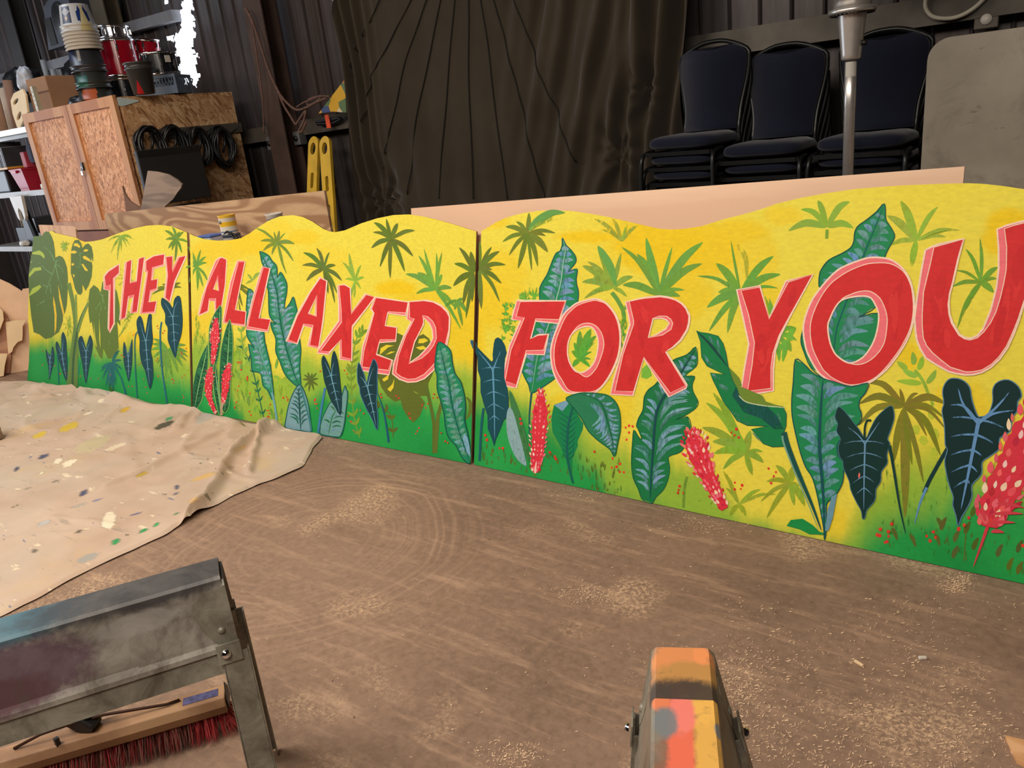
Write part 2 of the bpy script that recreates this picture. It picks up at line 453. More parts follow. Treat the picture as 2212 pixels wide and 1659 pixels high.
def leaf(outline, mid, base, ribs, edge=(18, 92, 88), step=11, ang=52, wid=.55, edge_w=2.2, mid_w=2.6, midcol=None, frac=(.08, .9), a=(.95, .6), bow=.12, t0=.06, t1=.97, smooth=3):
    """big banana leaf: outline, curved ribs found between the midrib and the margin, dark margin and midrib"""
    poly(outline, base, smooth=smooth)
    C = catmull([V((x, y, 0)) for x, y in mid], 12); L = 0; acc = [0]
    for i in range(1, len(C)): L += (C[i] - C[i - 1]).length; acc.append(L)
    d = t0 * L + rnd() * step * .3; ct = 0
    while d < t1 * L:
        i = next((j for j in range(1, len(acc)) if acc[j] >= d), len(acc) - 1)
        k = (d - acc[i - 1]) / max(1e-6, acc[i] - acc[i - 1]); q = C[i - 1].lerp(C[i], k); tg = (C[i - 1] - C[i]).normalized()
        for sd in (-1, 1):
            A = sd * R(ang + ru(-6, 6)); dr = (tg.x * cos(A) - tg.y * sin(A), tg.x * sin(A) + tg.y * cos(A))
            h = hit((q.x, q.y), dr, outline)
            if h is None or h < 4: continue
            f0, f1 = frac[0] + ru(0, .06), frac[1] * ru(.82, 1.0)
            nx, ny = -dr[1] * sd, dr[0] * sd
            pa = (q.x + dr[0] * h * f0, q.y + dr[1] * h * f0); pc = (q.x + dr[0] * h * f1, q.y + dr[1] * h * f1)
            pb = ((pa[0] + pc[0]) / 2 - nx * h * bow, (pa[1] + pc[1]) / 2 - ny * h * bow)
            stroke([pa, pb, pc], step * wid * ru(.8, 1.2), jit(random.choice(ribs), 8), a[1], a[0], taper='leaf', n=4)
        ct += 1; d += step * ru(.85, 1.15)
    if edge_w:
        o = [(q.x, q.y) for q in catmull([V((x, y, 0)) for x, y in outline], 3, True)]
        stroke(o, edge_w, edge, .95, .95, taper='none', n=1, closed=True)
    stroke(mid, mid_w, midcol or edge, 1, 1, taper='both', n=8)
def ear(outline, node, tip, lobes, base, vein, side=(), vw=2.2, edge=None, edge_w=0, smooth=3, nside=4):
    """dark arrow-shaped leaf with pale veins"""
    poly(outline, base, smooth=smooth)
    if edge_w:
        o = [(q.x, q.y) for q in catmull([V((x, y, 0)) for x, y in outline], 3, True)]
        stroke(o, edge_w, edge, .9, .9, taper='none', n=1, closed=True)
    stroke([node, ((node[0] + tip[0]) / 2 + ru(-1, 1), (node[1] + tip[1]) / 2), (node[0] + (tip[0] - node[0]) * .93, node[1] + (tip[1] - node[1]) * .93)], vw, vein, taper='end')
    for l in lobes: stroke([node] + [q for q in l], vw * .85, vein, 1, .7, taper='end')
    dx, dy = tip[0] - node[0], tip[1] - node[1]; L = math.hypot(dx, dy); tx, ty = dx / L, dy / L
    for i in range(nside):
        t = -.04 + i * (.82 / nside); q = (node[0] + dx * t, node[1] + dy * t)
        for sd in (-1, 1):
            A = sd * R(82 - 42 * i / nside) ; dr = (tx * cos(A) - ty * sin(A), tx * sin(A) + ty * cos(A))
            h = hit(q, dr, outline)
            if h: stroke([q, (q[0] + dr[0] * h * .45 - tx * h * .04, q[1] + dr[1] * h * .45 - ty * h * .04), (q[0] + dr[0] * h * .82, q[1] + dr[1] * h * .82)], vw * .6, vein, .9, .55, taper='end', n=3)
def ginger(axis, hw, rows=16, red=(226, 52, 70), pink=(245, 120, 130), cream=(252, 215, 195)):
    """flower spike: body then rows of little petals"""
    C = catmull([V((x, y, 0)) for x, y in axis], 10); k = len(C)
    prof = lambda t: max(.12, (min(1, .25 + 3.2 * t)) * (1 - max(0, t - .35) ** 1.3 * 1.15))
    Lp = []; Rp = []
    for i, q in enumerate(C):
        d = (C[min(k - 1, i + 1)] - C[max(0, i - 1)]).normalized(); nn = V((-d.y, d.x, 0)); f = hw * prof(i / (k - 1)) * ru(.82, 1.05)
        Lp.append((q + nn * f)); Rp.append((q - nn * f))
    poly([(q.x, q.y) for q in Lp] + [(q.x, q.y) for q in reversed(Rp)], red)
    for r_ in range(rows):
        t = (r_ + .5) / rows; i = min(k - 2, int(t * (k - 1))); q = C[i]; d = (C[i + 1] - C[max(0, i - 1)]).normalized(); nn = V((-d.y, d.x, 0))
        m_ = 5
        for j in range(m_):
            o = (j / (m_ - 1) * 2 - 1) * hw * prof(t) * ru(.85, 1.12)
            p = q + nn * o + d * ru(-2, 2); ln = hw * ru(.28, .5)
            c = random.choice([red, pink, pink, cream, (205, 35, 60)])
            e = p - d * ln + nn * (o / max(.1, hw)) * ln * .7
            stroke([(p.x, p.y), (e.x, e.y)], ln * ru(.4, .65), jit(c, 12), taper='leaf')
CREAM, PINK, RED = (250, 218, 196), (244, 118, 128), (214, 46, 48)
def letter(S, Rr, Sh=None, Rh=None, smooth=0, w=3.0):
    poly(S, PINK, holes=[Sh] if Sh else (), smooth=smooth)
    stroke(Rr, w, CREAM, taper='none', n=smooth or 1, closed=True)
    if Rh: stroke(Rh, w, CREAM, taper='none', n=smooth or 1, closed=True)
    poly(Rr, RED, holes=[Rh] if Rh else (), smooth=smooth)
    # uneven red brushwork inside the letter, kept on the letter by testing the outline
    xs = [q[0] for q in Rr]; ys = [q[1] for q in Rr]; W_ = max(xs) - min(xs)
    def inside(x, y, L):
        c = False; n = len(L)
        for i in range(n):
            (xa, ya), (xb, yb) = L[i], L[(i + 1) % n]
            if (ya > y) != (yb > y) and x < (xb - xa) * (y - ya) / (yb - ya) + xa: c = not c
        return c
    ok = lambda x, y: inside(x, y, Rr) and not (Rh and inside(x, y, Rh))
    m_ = .03 * W_ + 2.5
    for i in range(int(26 + W_ * .5)):
        x, y = ru(min(xs), max(xs)), ru(min(ys), max(ys)); a = ru(1.2, 2.0); l = ru(.08, .2) * W_ + 3; dx, dy = cos(a) * l, sin(a) * l
        if all(ok(x + dx * f + ex, y + dy * f + ey) for f in (-1, 0, 1) for ex, ey in ((m_, 0), (-m_, 0), (0, m_), (0, -m_))):
            stroke([(x - dx, y - dy), (x + dx * .1, y), (x + dx, y + dy)], ru(.05, .10) * W_ + 1, random.choice([(205, 41, 45), (208, 43, 46), (222, 54, 53)]), .94, .94, taper='both', n=3)
    stroke(S, w, CREAM, taper='none', n=smooth or 1, closed=True)
    if Sh: stroke(Sh, w * .9, CREAM, taper='none', n=smooth or 1, closed=True)
def grass(x0, x1, ytop, ybot, n, col, h=(10, 26), w=3, a=(.75, .25)):
    """dry vertical dabs scattered between two picture lines"""
    for i in range(n):
        x = ru(x0, x1); k = (x - x0) / max(1, x1 - x0)
        yt = ytop[0] + (ytop[1] - ytop[0]) * k; yb = ybot[0] + (ybot[1] - ybot[0]) * k
        y = ru(yt, yb); hh = ru(*h)
        stroke([(x, y), (x + ru(-2, 2), y - hh)], w * ru(.7, 1.3), jit(random.choice(col), 12), a[0], a[1], taper='both')
# ---- what is painted on the boards
OL, OD, MG, LG, DGN, YG = (112, 128, 38), (92, 112, 40), (96, 165, 62), (150, 190, 62), (78, 112, 48), (176, 200, 70)
TEAL, DTEAL, SKY, PBLU, MINT, BGRN = (18, 92, 92), (16, 66, 74), (112, 160, 200), (128, 172, 190), (96, 164, 140), (26, 138, 84)
VEIN = (110, 165, 190)
A1, A2, A3, A4 = T(40, 460, 3.607), T(500, 440, 2.861), T(420, 540, 7.373), T(420, 720, 7.373)
B1_, B2_, B3_, B4_ = T(1000, 440, 5.53), T(1000, 700, 5.53), T(1300, 560, 5.53), T(1300, 820, 5.53)
D1_, D2_, D3_, D4_, D5_ = T(1640, 420, 5.53), T(1640, 700, 5.53), T(1640, 940, 5.53), T(1880, 440, 4.1477), T(1880, 800, 3.455)
F1_, F2_, F3_, F4_ = T(600, 560, 5.53), T(680, 740, 5.821), T(50, 700, 5.821), T(1380, 420, 5.53)
def p1_(f, x, y): return f([(x, y)])[0]
def wf(f, s, L): return [(q[0], q[1]) + ((w[2] / s,) if len(w) > 2 else ()) for q, w in zip(f([(w[0], w[1]) for w in L]), L)]
def FAN(f, s, c, tips, col, w, **k): fan(p1_(f, *c), wf(f, s, tips), col, w / s, **k)

# background palms, left board
FAN(A1, 3.6, (360, 265), [(405, 240), (390, 290), (370, 312), (345, 312), (322, 280), (318, 240), (345, 220), (385, 225)], LG, 17, a=(.8, .5))
FAN(A1, 3.6, (800, 180), [(690, 232), (718, 330), (772, 380), (800, 310), (845, 270), (872, 262), (905, 215), (745, 275), (885, 190)], (140, 180, 60), 15, a=(.9, .5))
FAN(A1, 3.6, (1235, 210), [(1140, 140, 24), (1148, 212, 24), (1168, 282, 26), (1196, 296), (1220, 385), (1275, 318), (1325, 235), (1290, 150), (1200, 112), (1255, 150)], (108, 150, 50), 20)
FAN(A1, 3.6, (1390, 420), [(1332, 372), (1422, 290), (1462, 345), (1470, 392), (1480, 545), (1440, 580), (1395, 610), (1330, 548), (1300, 432), (1338, 300), (1320, 262)], (110, 165, 60), 20)
FAN(A1, 3.6, (400, 870), [(350, 800), (400, 780), (440, 850), (440, 940), (420, 1000), (380, 1000), (345, 940), (340, 880), (370, 1020)], LG, 18, a=(.7, .4))
FAN(A1, 3.6, (860, 520), [(700, 470), (690, 540), (760, 420), (820, 380), (760, 600), (790, 560), (910, 430), (930, 560), (880, 640)], YG, 14, a=(.7, .4))
FAN(A1, 3.6, (1190, 590), [(1060, 600), (1040, 640), (1120, 560), (1265, 548), (1270, 585), (1160, 680)], OL, 20)
FAN(A1, 3.6, (870, 800), [(800, 900), (840, 880), (850, 760), (780, 820), (920, 780)], (140, 175, 60), 16, a=(.8, .4))
stroke(A1([(760, 1000), (830, 900), (890, 800), (950, 790)]), 5, (140, 175, 60), .7, .4)
FAN(A1, 3.6, (540, 690), [(500, 650), (520, 620), (560, 640), (500, 730), (560, 740)], LG, 14, a=(.5, .3))
stroke(A1([(800, 950), (830, 880), (850, 820), (900, 780)]), 5, (150, 190, 80), .7, .3)
# fan palm low on the left board
FAN(F3_, 5.82, (1820, 330), [(1640, 190), (1620, 255), (1610, 330), (1640, 425), (1690, 510), (1740, 600), (1800, 690), (1880, 680), (1950, 620), (2010, 540), (2060, 470), (2080, 420), (2070, 360), (2050, 270), (1720, 560), (1990, 480)], (110, 165, 66), 46)
grass(290, 412, (770, 800), (800, 870), 26, [(110, 170, 70), (90, 160, 60)], h=(20, 60), w=4, a=(.5, .2))
grass(62, 410, (745, 790), (812, 872), 170, [(40, 140, 60), (90, 150, 60), (30, 165, 85), (110, 120, 50)], h=(8, 24), w=3, a=(.5, .2))
# monstera plants
MON, MON2, MONV = (92, 118, 52), (98, 124, 46), (118, 160, 92)
poly(A1([(118, 186), (185, 180), (200, 158), (218, 146), (240, 152), (262, 190), (276, 230), (285, 300), (288, 352), (320, 336), (345, 348), (362, 375), (380, 430), (387, 520), (384, 620), (378, 720), (362, 790), (350, 760), (346, 850), (318, 930), (285, 952), (255, 976), (210, 986), (165, 950), (120, 932), (100, 800), (84, 640), (78, 520), (86, 430), (106, 300)]), MON)
for q in ([(108, 312), (165, 295), (190, 312), (206, 338), (204, 360), (172, 332), (110, 324)], [(84, 478), (118, 432), (175, 424), (181, 448), (130, 458), (84, 506)], [(86, 640), (110, 592), (165, 564), (181, 578), (150, 612), (88, 650)], [(95, 388), (112, 372), (98, 395)]):
    poly(A1(q), YG)
for q in ([(274, 650), (290, 720), (299, 800), (296, 900), (283, 946), (283, 800), (272, 700)], [(310, 560), (332, 660), (360, 790), (350, 805), (320, 680)]): poly(A1(q), (236, 200, 40))
for q in ([(298, 372), (275, 450), (222, 600), (200, 690), (150, 780)], [(285, 380), (240, 300), (180, 260), (140, 262)], [(262, 480), (210, 440), (150, 380), (125, 380)], [(230, 580), (180, 560), (140, 540)], [(205, 690), (150, 720), (110, 745)], [(290, 400), (340, 440), (365, 520)], [(290, 410), (310, 500), (340, 590), (345, 640)], [(250, 560), (255, 640), (260, 720)], [(295, 380), (325, 365), (350, 400)]):
    stroke(A1(q), 2.2, MONV, .9, .6, taper='end')
poly(A1([(440, 216), (470, 212), (490, 240), (500, 276), (520, 252), (545, 240), (572, 268), (584, 330), (584, 385), (566, 350), (578, 420), (572, 500), (548, 570), (524, 612), (500, 560), (500, 622), (486, 642), (462, 636), (440, 590), (424, 520), (408, 470), (410, 380), (410, 300), (424, 244)]), MON)
for q in ([(436, 240), (462, 240), (482, 262), (478, 276), (450, 262), (432, 262)], [(410, 300), (440, 296), (458, 310), (440, 320), (410, 318)], [(508, 296), (524, 286), (544, 288), (540, 302), (512, 306)], [(500, 345), (520, 336), (555, 362), (575, 390), (552, 380), (510, 362)], [(492, 402), (505, 400), (542, 450), (538, 458), (520, 452)], [(412, 400), (430, 392), (436, 408), (420, 416)], [(424, 480), (440, 486), (432, 510)]): poly(A1(q), (238, 210, 50))
for q in ([(480, 310), (482, 400), (470, 520), (470, 620)], [(482, 330), (440, 340), (420, 350)], [(478, 420), (440, 440), (420, 460)], [(480, 400), (520, 470), (545, 520)], [(484, 320), (520, 316), (560, 320)]): stroke(A1(q), 1.8, MONV, .8, .4, taper='end')
poly(A1([(548, 660), (556, 600), (588, 564), (620, 588), (642, 622), (655, 545), (690, 498), (735, 560), (770, 620), (788, 720), (796, 885), (770, 850), (776, 930), (782, 1050), (752, 1132), (700, 1140), (662, 1060), (654, 1144), (632, 1120), (600, 1050), (590, 960), (572, 850), (558, 866), (546, 770)]), MON2)
for q in ([(588, 850), (600, 960), (612, 1040), (606, 1050), (592, 990)], [(630, 820), (640, 960), (640, 1060), (630, 1000)], [(700, 740), (730, 820), (760, 870), (744, 870)]): poly(A1(q), (200, 200, 60))
for q in ([(660, 640), (650, 720), (620, 860), (630, 960)], [(655, 650), (610, 610), (575, 620)], [(655, 660), (690, 800), (700, 900)], [(640, 700), (600, 760), (585, 800)], [(700, 1000), (740, 1060)]): stroke(A1(q), 2, MONV, .9, .5, taper='end')
# stems of the monsteras
stroke(A1([(392, 550), (425, 700), (446, 880), (432, 1060), (400, 1364)]), 9, (110, 140, 60), taper='none')
poly(A1([(428, 900), (462, 880), (468, 1000), (462, 1362), (372, 1364), (392, 1200), (410, 1050)]), (104, 138, 62))
stroke(A1([(448, 640), (452, 780), (456, 900)]), 4, (130, 160, 70), taper='none')
stroke(A1([(545, 705), (490, 820), (460, 930), (432, 1120), (422, 1350)]), 5, (60, 100, 56), taper='none')
stroke(A1([(548, 700), (498, 820), (466, 930)]), 5, (120, 150, 70), taper='none')
# teal palm
FAN(F3_, 5.82, (1120, 490), [(980, 605), (985, 560, 26), (1000, 700), (1045, 790), (1100, 800), (1170, 770), (1215, 660), (1245, 580, 30), (1240, 462, 34), (1215, 335, 40), (1080, 820), (1140, 860)], (28, 110, 110), 34)
stroke(F3_([(1150, 520), (1240, 700), (1310, 945)]), 5, (28, 110, 110), taper='start')
FAN(F3_, 5.82, (1120, 880), [(1060, 800), (1100, 760), (1160, 800), (1080, 700)], (90, 120, 50), 40, a=(.7, .3))

# background palms, middle board
FAN(A2, 2.86, (285, 245), [(150, 155, 16), (180, 235, 20), (196, 295, 22), (250, 320, 18), (322, 400, 14), (342, 440, 14), (392, 252, 26), (335, 185, 9), (296, 170, 18), (264, 176, 13), (385, 360, 18)], (122, 150, 56), 17)
FAN(A2, 2.86, (572, 405), [(445, 305, 28), (438, 385, 24), (463, 482, 30), (528, 278, 22), (607, 303, 14), (645, 385, 24), (684, 480, 26), (640, 618, 20), (600, 560, 22), (655, 560, 18)], (96, 122, 48), 22)
FAN(A2, 2.86, (987, 222), [(882, 120, 30), (876, 180, 22), (866, 278, 30), (918, 395, 26), (982, 465, 24), (1072, 424, 30), (1124, 330, 30), (1134, 170, 26), (1028, 125, 28), (958, 98, 22), (1040, 340, 24), (930, 330, 16)], (100, 120, 40), 26, a=(1, .9))
FAN(A2, 2.86, (765, 480), [(688, 366, 20), (728, 310, 22), (802, 382, 16), (822, 460, 18), (705, 470, 16), (800, 530, 16), (740, 580, 14)], LG, 17)
stroke(A2([(765, 480), (762, 560), (750, 600)]), 4, LG, .9, .5)
FAN(A2, 2.86, (1262, 535), [(1078, 438, 34), (1158, 325, 24), (1192, 285, 20), (1268, 308, 18), (1302, 305, 20), (1302, 440, 26), (1362, 526, 30), (1142, 560, 26), (1150, 430, 40), (1390, 650, 28), (1420, 780, 22)], (112, 172, 66), 24)
FAN(A2, 2.86, (1395, 600), [(1320, 640, 20), (1450, 600, 18), (1455, 680, 26), (1380, 660, 18), (1430, 760, 20)], (104, 160, 60), 22)
FAN(A2, 2.86, (1500, 430), [(1408, 275, 28), (1378, 375, 30), (1372, 512, 40), (1432, 625, 32), (1488, 610, 26), (1450, 710, 22), (1480, 300, 36)], (100, 124, 40), 32, a=(1, .9))
FAN(B1_, 5.53, (196, 790), [(205, 455, 46), (345, 525, 44), (438, 578, 60), (510, 738, 56), (462, 962, 60), (440, 1180, 46), (222, 1262, 62), (350, 800, 40)], (104, 128, 42), 50, a=(1, .85))
FAN(A2, 2.86, (490, 1100), [(440, 1090), (448, 1060), (470, 1045), (500, 1048), (528, 1050), (540, 1085), (535, 1130), (510, 1160), (480, 1165), (450, 1140)], OD, 13, a=(1, 1))
FAN(A2, 2.86, (305, 1095), [(262, 1070), (250, 1160), (300, 1200), (340, 1180), (375, 1140), (390, 1080)], LG, 22)
FAN(A2, 2.86, (35, 510), [(60, 490), (90, 520), (120, 540), (110, 580), (70, 640), (150, 620)], OL, 16)
FAN(A2, 2.86, (130, 480), [(100, 440), (165, 430), (200, 420), (90, 500)], (150, 185, 70), 14)
stroke(A2([(45, 600), (60, 700), (62, 780)]), 3, OD, .9, .6)
# lime foliage near the seam and over the yellow foot
for i in range(60):
    x = ru(505, 610); y = ru(770, 905 + (x - 505) * .2)
    q = (x + ru(-10, 10), y - ru(12, 30)); stroke([(x, y), ((x + q[0]) / 2 + ru(-3, 3), (y + q[1]) / 2), q], ru(3, 7), jit(random.choice([LG, (130, 180, 60), (120, 170, 66), YG])), .9, .6, taper='leaf')
grass(420, 1018, (800, 890), (880, 1000), 200, [(60, 150, 60), (110, 160, 60), (40, 170, 80), (110, 120, 50)], h=(8, 26), w=3, a=(.5, .2))
grass(640, 1015, (780, 840), (830, 900), 60, [(150, 180, 60), (130, 165, 60)], h=(14, 40), w=3, a=(.5, .2))
grass(419, 460, (690, 760), (760, 800), 30, [(130, 190, 70), (150, 190, 70)], h=(14, 40), w=4, a=(.7, .4))
# herbs with leaf pairs
def herb(pts, col, lw, ll, n, k=1.0):
    C = catmull([V((x, y, 0)) for x, y in pts], 10)
    stroke(pts, 2.2, col, taper='none')
    for i in range(n):
        q = C[int((i + .5) / n * (len(C) - 1))]; j = min(len(C) - 1, int((i + .5) / n * (len(C) - 1)) + 1); d = (C[j - 1] - C[j]).normalized() if j else V((0, -1, 0))
        for sd in (-1, 1):
            A = sd * R(38); e = (q.x + (d.x * cos(A) - d.y * sin(A)) * ll * ru(.7, 1.1), q.y + (d.x * sin(A) + d.y * cos(A)) * ll * ru(.7, 1.1))
            stroke([(q.x, q.y), e], lw, jit(col), .95, .85, taper='leaf')
herb(A2([(810, 790), (770, 850), (745, 1000), (740, 1100), (755, 1300), (795, 1450)]), (124, 160, 52), 6, 20, 14)
herb(A2([(905, 1250), (985, 1310), (1000, 1450)]), OD, 7, 16, 4)
herb(A4([(740, 200), (900, 500), (990, 830), (1040, 1060), (1110, 1370)]), (28, 110, 76), 3.5, 13, 7)
herb(A2([(60, 780), (75, 900), (130, 1030)]), (140, 180, 66), 6, 18, 4)
# olive monstera behind the letters
poly(F1_([(1190, 1030), (1290, 925), (1400, 880), (1450, 895), (1520, 930), (1620, 1020), (1690, 925), (1740, 900), (1810, 955), (1834, 1010), (1800, 1180), (1866, 1250), (1852, 1380), (1800, 1490), (1800, 1640), (1700, 1640), (1760, 1720), (1700, 1880), (1620, 1960), (1560, 1900), (1500, 1800), (1470, 1690), (1400, 1710), (1310, 1640), (1240, 1540), (1190, 1400), (1186, 1200)]), (98, 112, 38))
for q in ([(1230, 1070), (1300, 1030), (1390, 1040), (1320, 1060), (1220, 1150)], [(1290, 1150), (1350, 1110), (1410, 1110), (1330, 1140)], [(1690, 960), (1760, 950), (1800, 980), (1740, 1010), (1680, 1010)], [(1250, 1440), (1330, 1385), (1320, 1440), (1270, 1470)], [(1310, 1560), (1370, 1500), (1395, 1430), (1385, 1540), (1350, 1590)], [(1650, 1060), (1740, 1040), (1790, 1080), (1700, 1090)]): poly(F1_(q), (232, 212, 50))
for q in ([(1620, 1580), (1700, 1620), (1640, 1600)],): poly(F1_(q), LG)
stroke(F2_([(1405, 560), (1450, 760), (1490, 960), (1500, 1100), (1500, 1400)]), 7, OD, taper='none')
stroke(F2_([(1600, 760), (1550, 940), (1540, 1100), (1515, 1395)]), 8, (100, 116, 44), taper='none')
stroke(F2_([(1905, 690), (1955, 760), (1955, 880), (1900, 975)]), 8, (100, 120, 40), taper='both')

# background palms, right board
FAN(B1_, 5.53, (770, 365), [(512, 285, 60), (474, 465, 52), (552, 625, 50), (660, 782, 60), (790, 118, 56), (640, 222, 46), (1105, 360, 50), (988, 392, 50), (1015, 585, 90), (895, 755, 60), (822, 805, 34)], (112, 132, 42), 50, a=(1, .85))
stroke(B1_([(790, 330), (900, 215), (1060, 120), (1220, 118)]), 18, (100, 160, 76), taper='leaf')
stroke(B1_([(800, 320), (960, 225), (1130, 160), (1300, 170)]), 10, (150, 180, 60), .9, .2)
FAN(B1_, 5.53, (1900, 462), [(1568, 190, 50), (1788, 188, 46), (2095, 270, 46), (1650, 320, 36), (1962, 236, 36)], (158, 184, 60), 44, a=(.8, .6))
FAN(B1_, 5.53, (1790, 1010), [(1612, 512, 110), (1890, 600, 56), (1430, 752, 90), (1490, 700, 60), (1425, 945, 80), (1450, 1140, 60), (2030, 880, 70), (1560, 880, 80), (1580, 1060, 70), (1960, 1120, 50)], (140, 176, 66), 60, a=(.95, .7))
stroke(B1_([(1615, 520), (1760, 760), (1830, 1000)]), 17, (104, 168, 76), taper='leaf')
stroke(B1_([(1780, 1070), (1860, 1180), (1920, 1320), (1910, 1500)]), 9, (104, 160, 70), 1, .6, taper='none')
FAN(F4_, 5.53, (240, 1210), [(88, 530, 100), (398, 640, 50), (765, 582, 100), (752, 836, 90), (492, 1226, 76), (-20, 720, 80), (-200, 640, 60), (-190, 1090, 90), (540, 1150, 50)], (112, 168, 66), 70, a=(.95, .85))
FAN(F4_, 5.53, (1215, 1190), [(925, 835, 100), (1605, 750, 90), (1690, 965, 90), (1660, 1130, 40), (700, 985, 44), (950, 1180, 80), (815, 1360, 100), (840, 1640, 70), (1060, 1660, 80), (1100, 560, 30), (980, 1060, 70)], (112, 170, 62), 80, a=(.95, .8))
stroke(F4_([(1290, 1030), (1280, 800), (1220, 660), (1130, 600)]), 11, (180, 190, 60), .8, .4)
FAN(B3_, 5.53, (2080, 900), [(2200, 860, 90), (2320, 830, 60), (2330, 980, 60), (2240, 1100, 60), (2120, 1230, 60), (2000, 480, 60), (1950, 450, 40)], (112, 178, 62), 70)
FAN(D2_, 5.53, (330, 200), [(440, 60, 70), (400, 200, 50), (380, 340, 60), (280, 460, 60), (220, 380, 50)], (120, 184, 62), 60)
FAN(D1_, 5.53, (810, 400), [(350, 446, 90), (500, 190, 70), (702, 84, 74), (1080, 98, 80), (1125, 410, 84)], (140, 180, 60), 80, a=(1, 1), bend=.16)
stroke(D1_([(812, 430), (806, 540)]), 7, (128, 168, 52), taper='none')
FAN(D1_, 5.53, (1875, 560), [(1530, 268, 100), (1690, 90, 100), (2132, 160, 60), (2390, 440, 50), (1555, 620, 60), (1820, 880, 80), (2230, 520, 50)], (156, 190, 60), 80, a=(.95, .7))
stroke(D1_([(1935, 550), (2100, 480), (2260, 440)]), 4, (140, 160, 30), 1, .6)
FAN(D4_, 4.15, (990, 715), [(855, 415, 36), (982, 318, 34), (768, 606, 28), (738, 750, 40), (850, 965, 50), (1105, 805, 60), (1140, 578, 50), (1130, 680, 34), (780, 1120, 40)], (116, 168, 54), 44)
for c, t in (((1770, 560), (1645, 460)), ((1840, 500), (1830, 345)), ((1900, 560), (1950, 395)), ((1890, 640), (1720, 560)), ((1940, 720), (1645, 690)), ((2000, 720), (2110, 560))):
    stroke(D2_([c, ((c[0] + t[0]) / 2 + ru(-15, 15), (c[1] + t[1]) / 2), t]), 13, jit(LG), taper='leaf')
stroke(D2_([(1860, 560), (1960, 700), (2030, 880), (2090, 1060), (2000, 1300)]), 7, LG, 1, .4, taper='none')
for q in ((1870, 1270), (2100, 1330), (2060, 1080), (2080, 1560), (1960, 1400)): poly([(p1_(D2_, *q)[0] + 9 * cos(k_) * ru(.8, 1.2), p1_(D2_, *q)[1] + 12 * sin(k_) * ru(.8, 1.2)) for k_ in [i * pi / 4 for i in range(8)]], (190, 205, 60), a=.9)
FAN(D2_, 5.53, (1730, 1000), [(1300, 712, 80), (1200, 960, 90), (1190, 1220, 80), (1680, 782, 50), (1895, 838, 44), (2230, 965, 90), (2230, 1150, 50), (2165, 1580, 90), (2000, 1350, 60), (1610, 1650, 90), (1740, 2320, 110), (1825, 1690, 70), (2230, 1270, 44), (1960, 1900, 60)], (130, 128, 38), 70, a=(1, .95), bend=.2)
grass(1905, 2212, (1010, 1010), (1110, 1130), 50, [(120, 150, 50), (90, 170, 60)], h=(20, 60), w=6, a=(.6, .2))
FAN(B4_, 5.53, (1720, 880), [(1250, 285, 90), (1200, 582, 100), (1325, 748, 110), (1345, 890, 90), (1450, 1080, 70), (1330, 165, 80), (1775, 620, 90), (1930, 1000, 80), (1800, 1150, 70), (1920, 870, 44), (1490, 560, 100)], (140, 178, 56), 80)
FAN(B4_, 5.53, (1640, 1500), [(1450, 1100, 50), (1900, 1320, 50), (2090, 1380, 40), (1530, 1640, 60), (1720, 1640, 60), (1480, 1300, 40)], (160, 184, 50), 50, a=(.9, .6))
FAN(D3_, 5.53, (370, 580), [(200, 370, 70), (400, 380, 90), (90, 560, 60), (90, 1000, 70), (545, 860, 90), (420, 850, 60), (480, 620, 40), (20, 800, 50)], (156, 180, 50), 60, a=(.95, .7))
stroke(B4_([(1020, 1170), (990, 1300), (975, 1540)]), 6, (120, 160, 56), .9, .6, taper='none')
grass(1440, 1560, (1030, 1040), (1085, 1110), 30, [(150, 170, 40), (130, 160, 60)], h=(8, 30), w=4, a=(.5, .2))
grass(1040, 1345, (960, 1000), (1005, 1075), 90, [(96, 112, 40), (60, 140, 60), (110, 120, 40)], h=(8, 26), w=5, a=(.75, .4))
grass(1905, 2212, (1130, 1170), (1190, 1255), 40, [(60, 150, 60), (96, 120, 44)], h=(10, 28), w=5, a=(.7, .4))
for q in ((1610, 1180), (1830, 1260), (2120, 1250), (2150, 1060)):
    x, y = p1_(D3_, *q); stroke([(x - 5, y - 12), (x + 2, y), (x + 7, y + 16)], 9, (92, 104, 40), taper='leaf')
for q in ((640, 1240), (630, 1360), (770, 1050), (960, 1350), (1040, 1450), (1110, 1320), (780, 1300), (1110, 1480), (720, 1180), (540, 1150)):
    x, y = p1_(D5_, *q); stroke([(x - 4, y + 14), (x, y), (x + 8, y - 14)], 11, jit((92, 104, 40)), taper='leaf')
stroke(D5_([(712, 1220), (698, 1430)]), 2.5, OD, taper='none')
FAN(B2_, 5.53, (1400, 430), [(1300, 330, 60), (1330, 230, 60), (1400, 90, 80), (1530, 70, 90), (1590, 150, 70), (1570, 230, 50), (1540, 340, 30), (1530, 430, 30), (1310, 520, 60), (1520, 520, 50)], (92, 176, 60), 60)
for i in range(46): x, y = ru(1086, 1118), ru(660, 742); stroke([(x, y), (x - ru(4, 16), y - ru(2, 14))], ru(4, 8), jit((104, 182, 64)), .9, .4, taper='end')
for i in range(26): x, y = ru(1112, 1166), ru(636, 652); stroke([(x, y), (x + ru(-6, 6), y - ru(6, 22))], ru(4, 7), jit((120, 186, 64)), .9, .4, taper='end')
for i in range(22): x, y = ru(1338, 1352), ru(670, 790); stroke([(x, y), (x + ru(-4, 4), y - ru(8, 24))], ru(4, 8), jit((108, 172, 64)), .9, .5, taper='both')
poly(B3_([(480, 1320), (560, 1240), (600, 1400), (540, 1440), (470, 1420)]), (124, 190, 64))
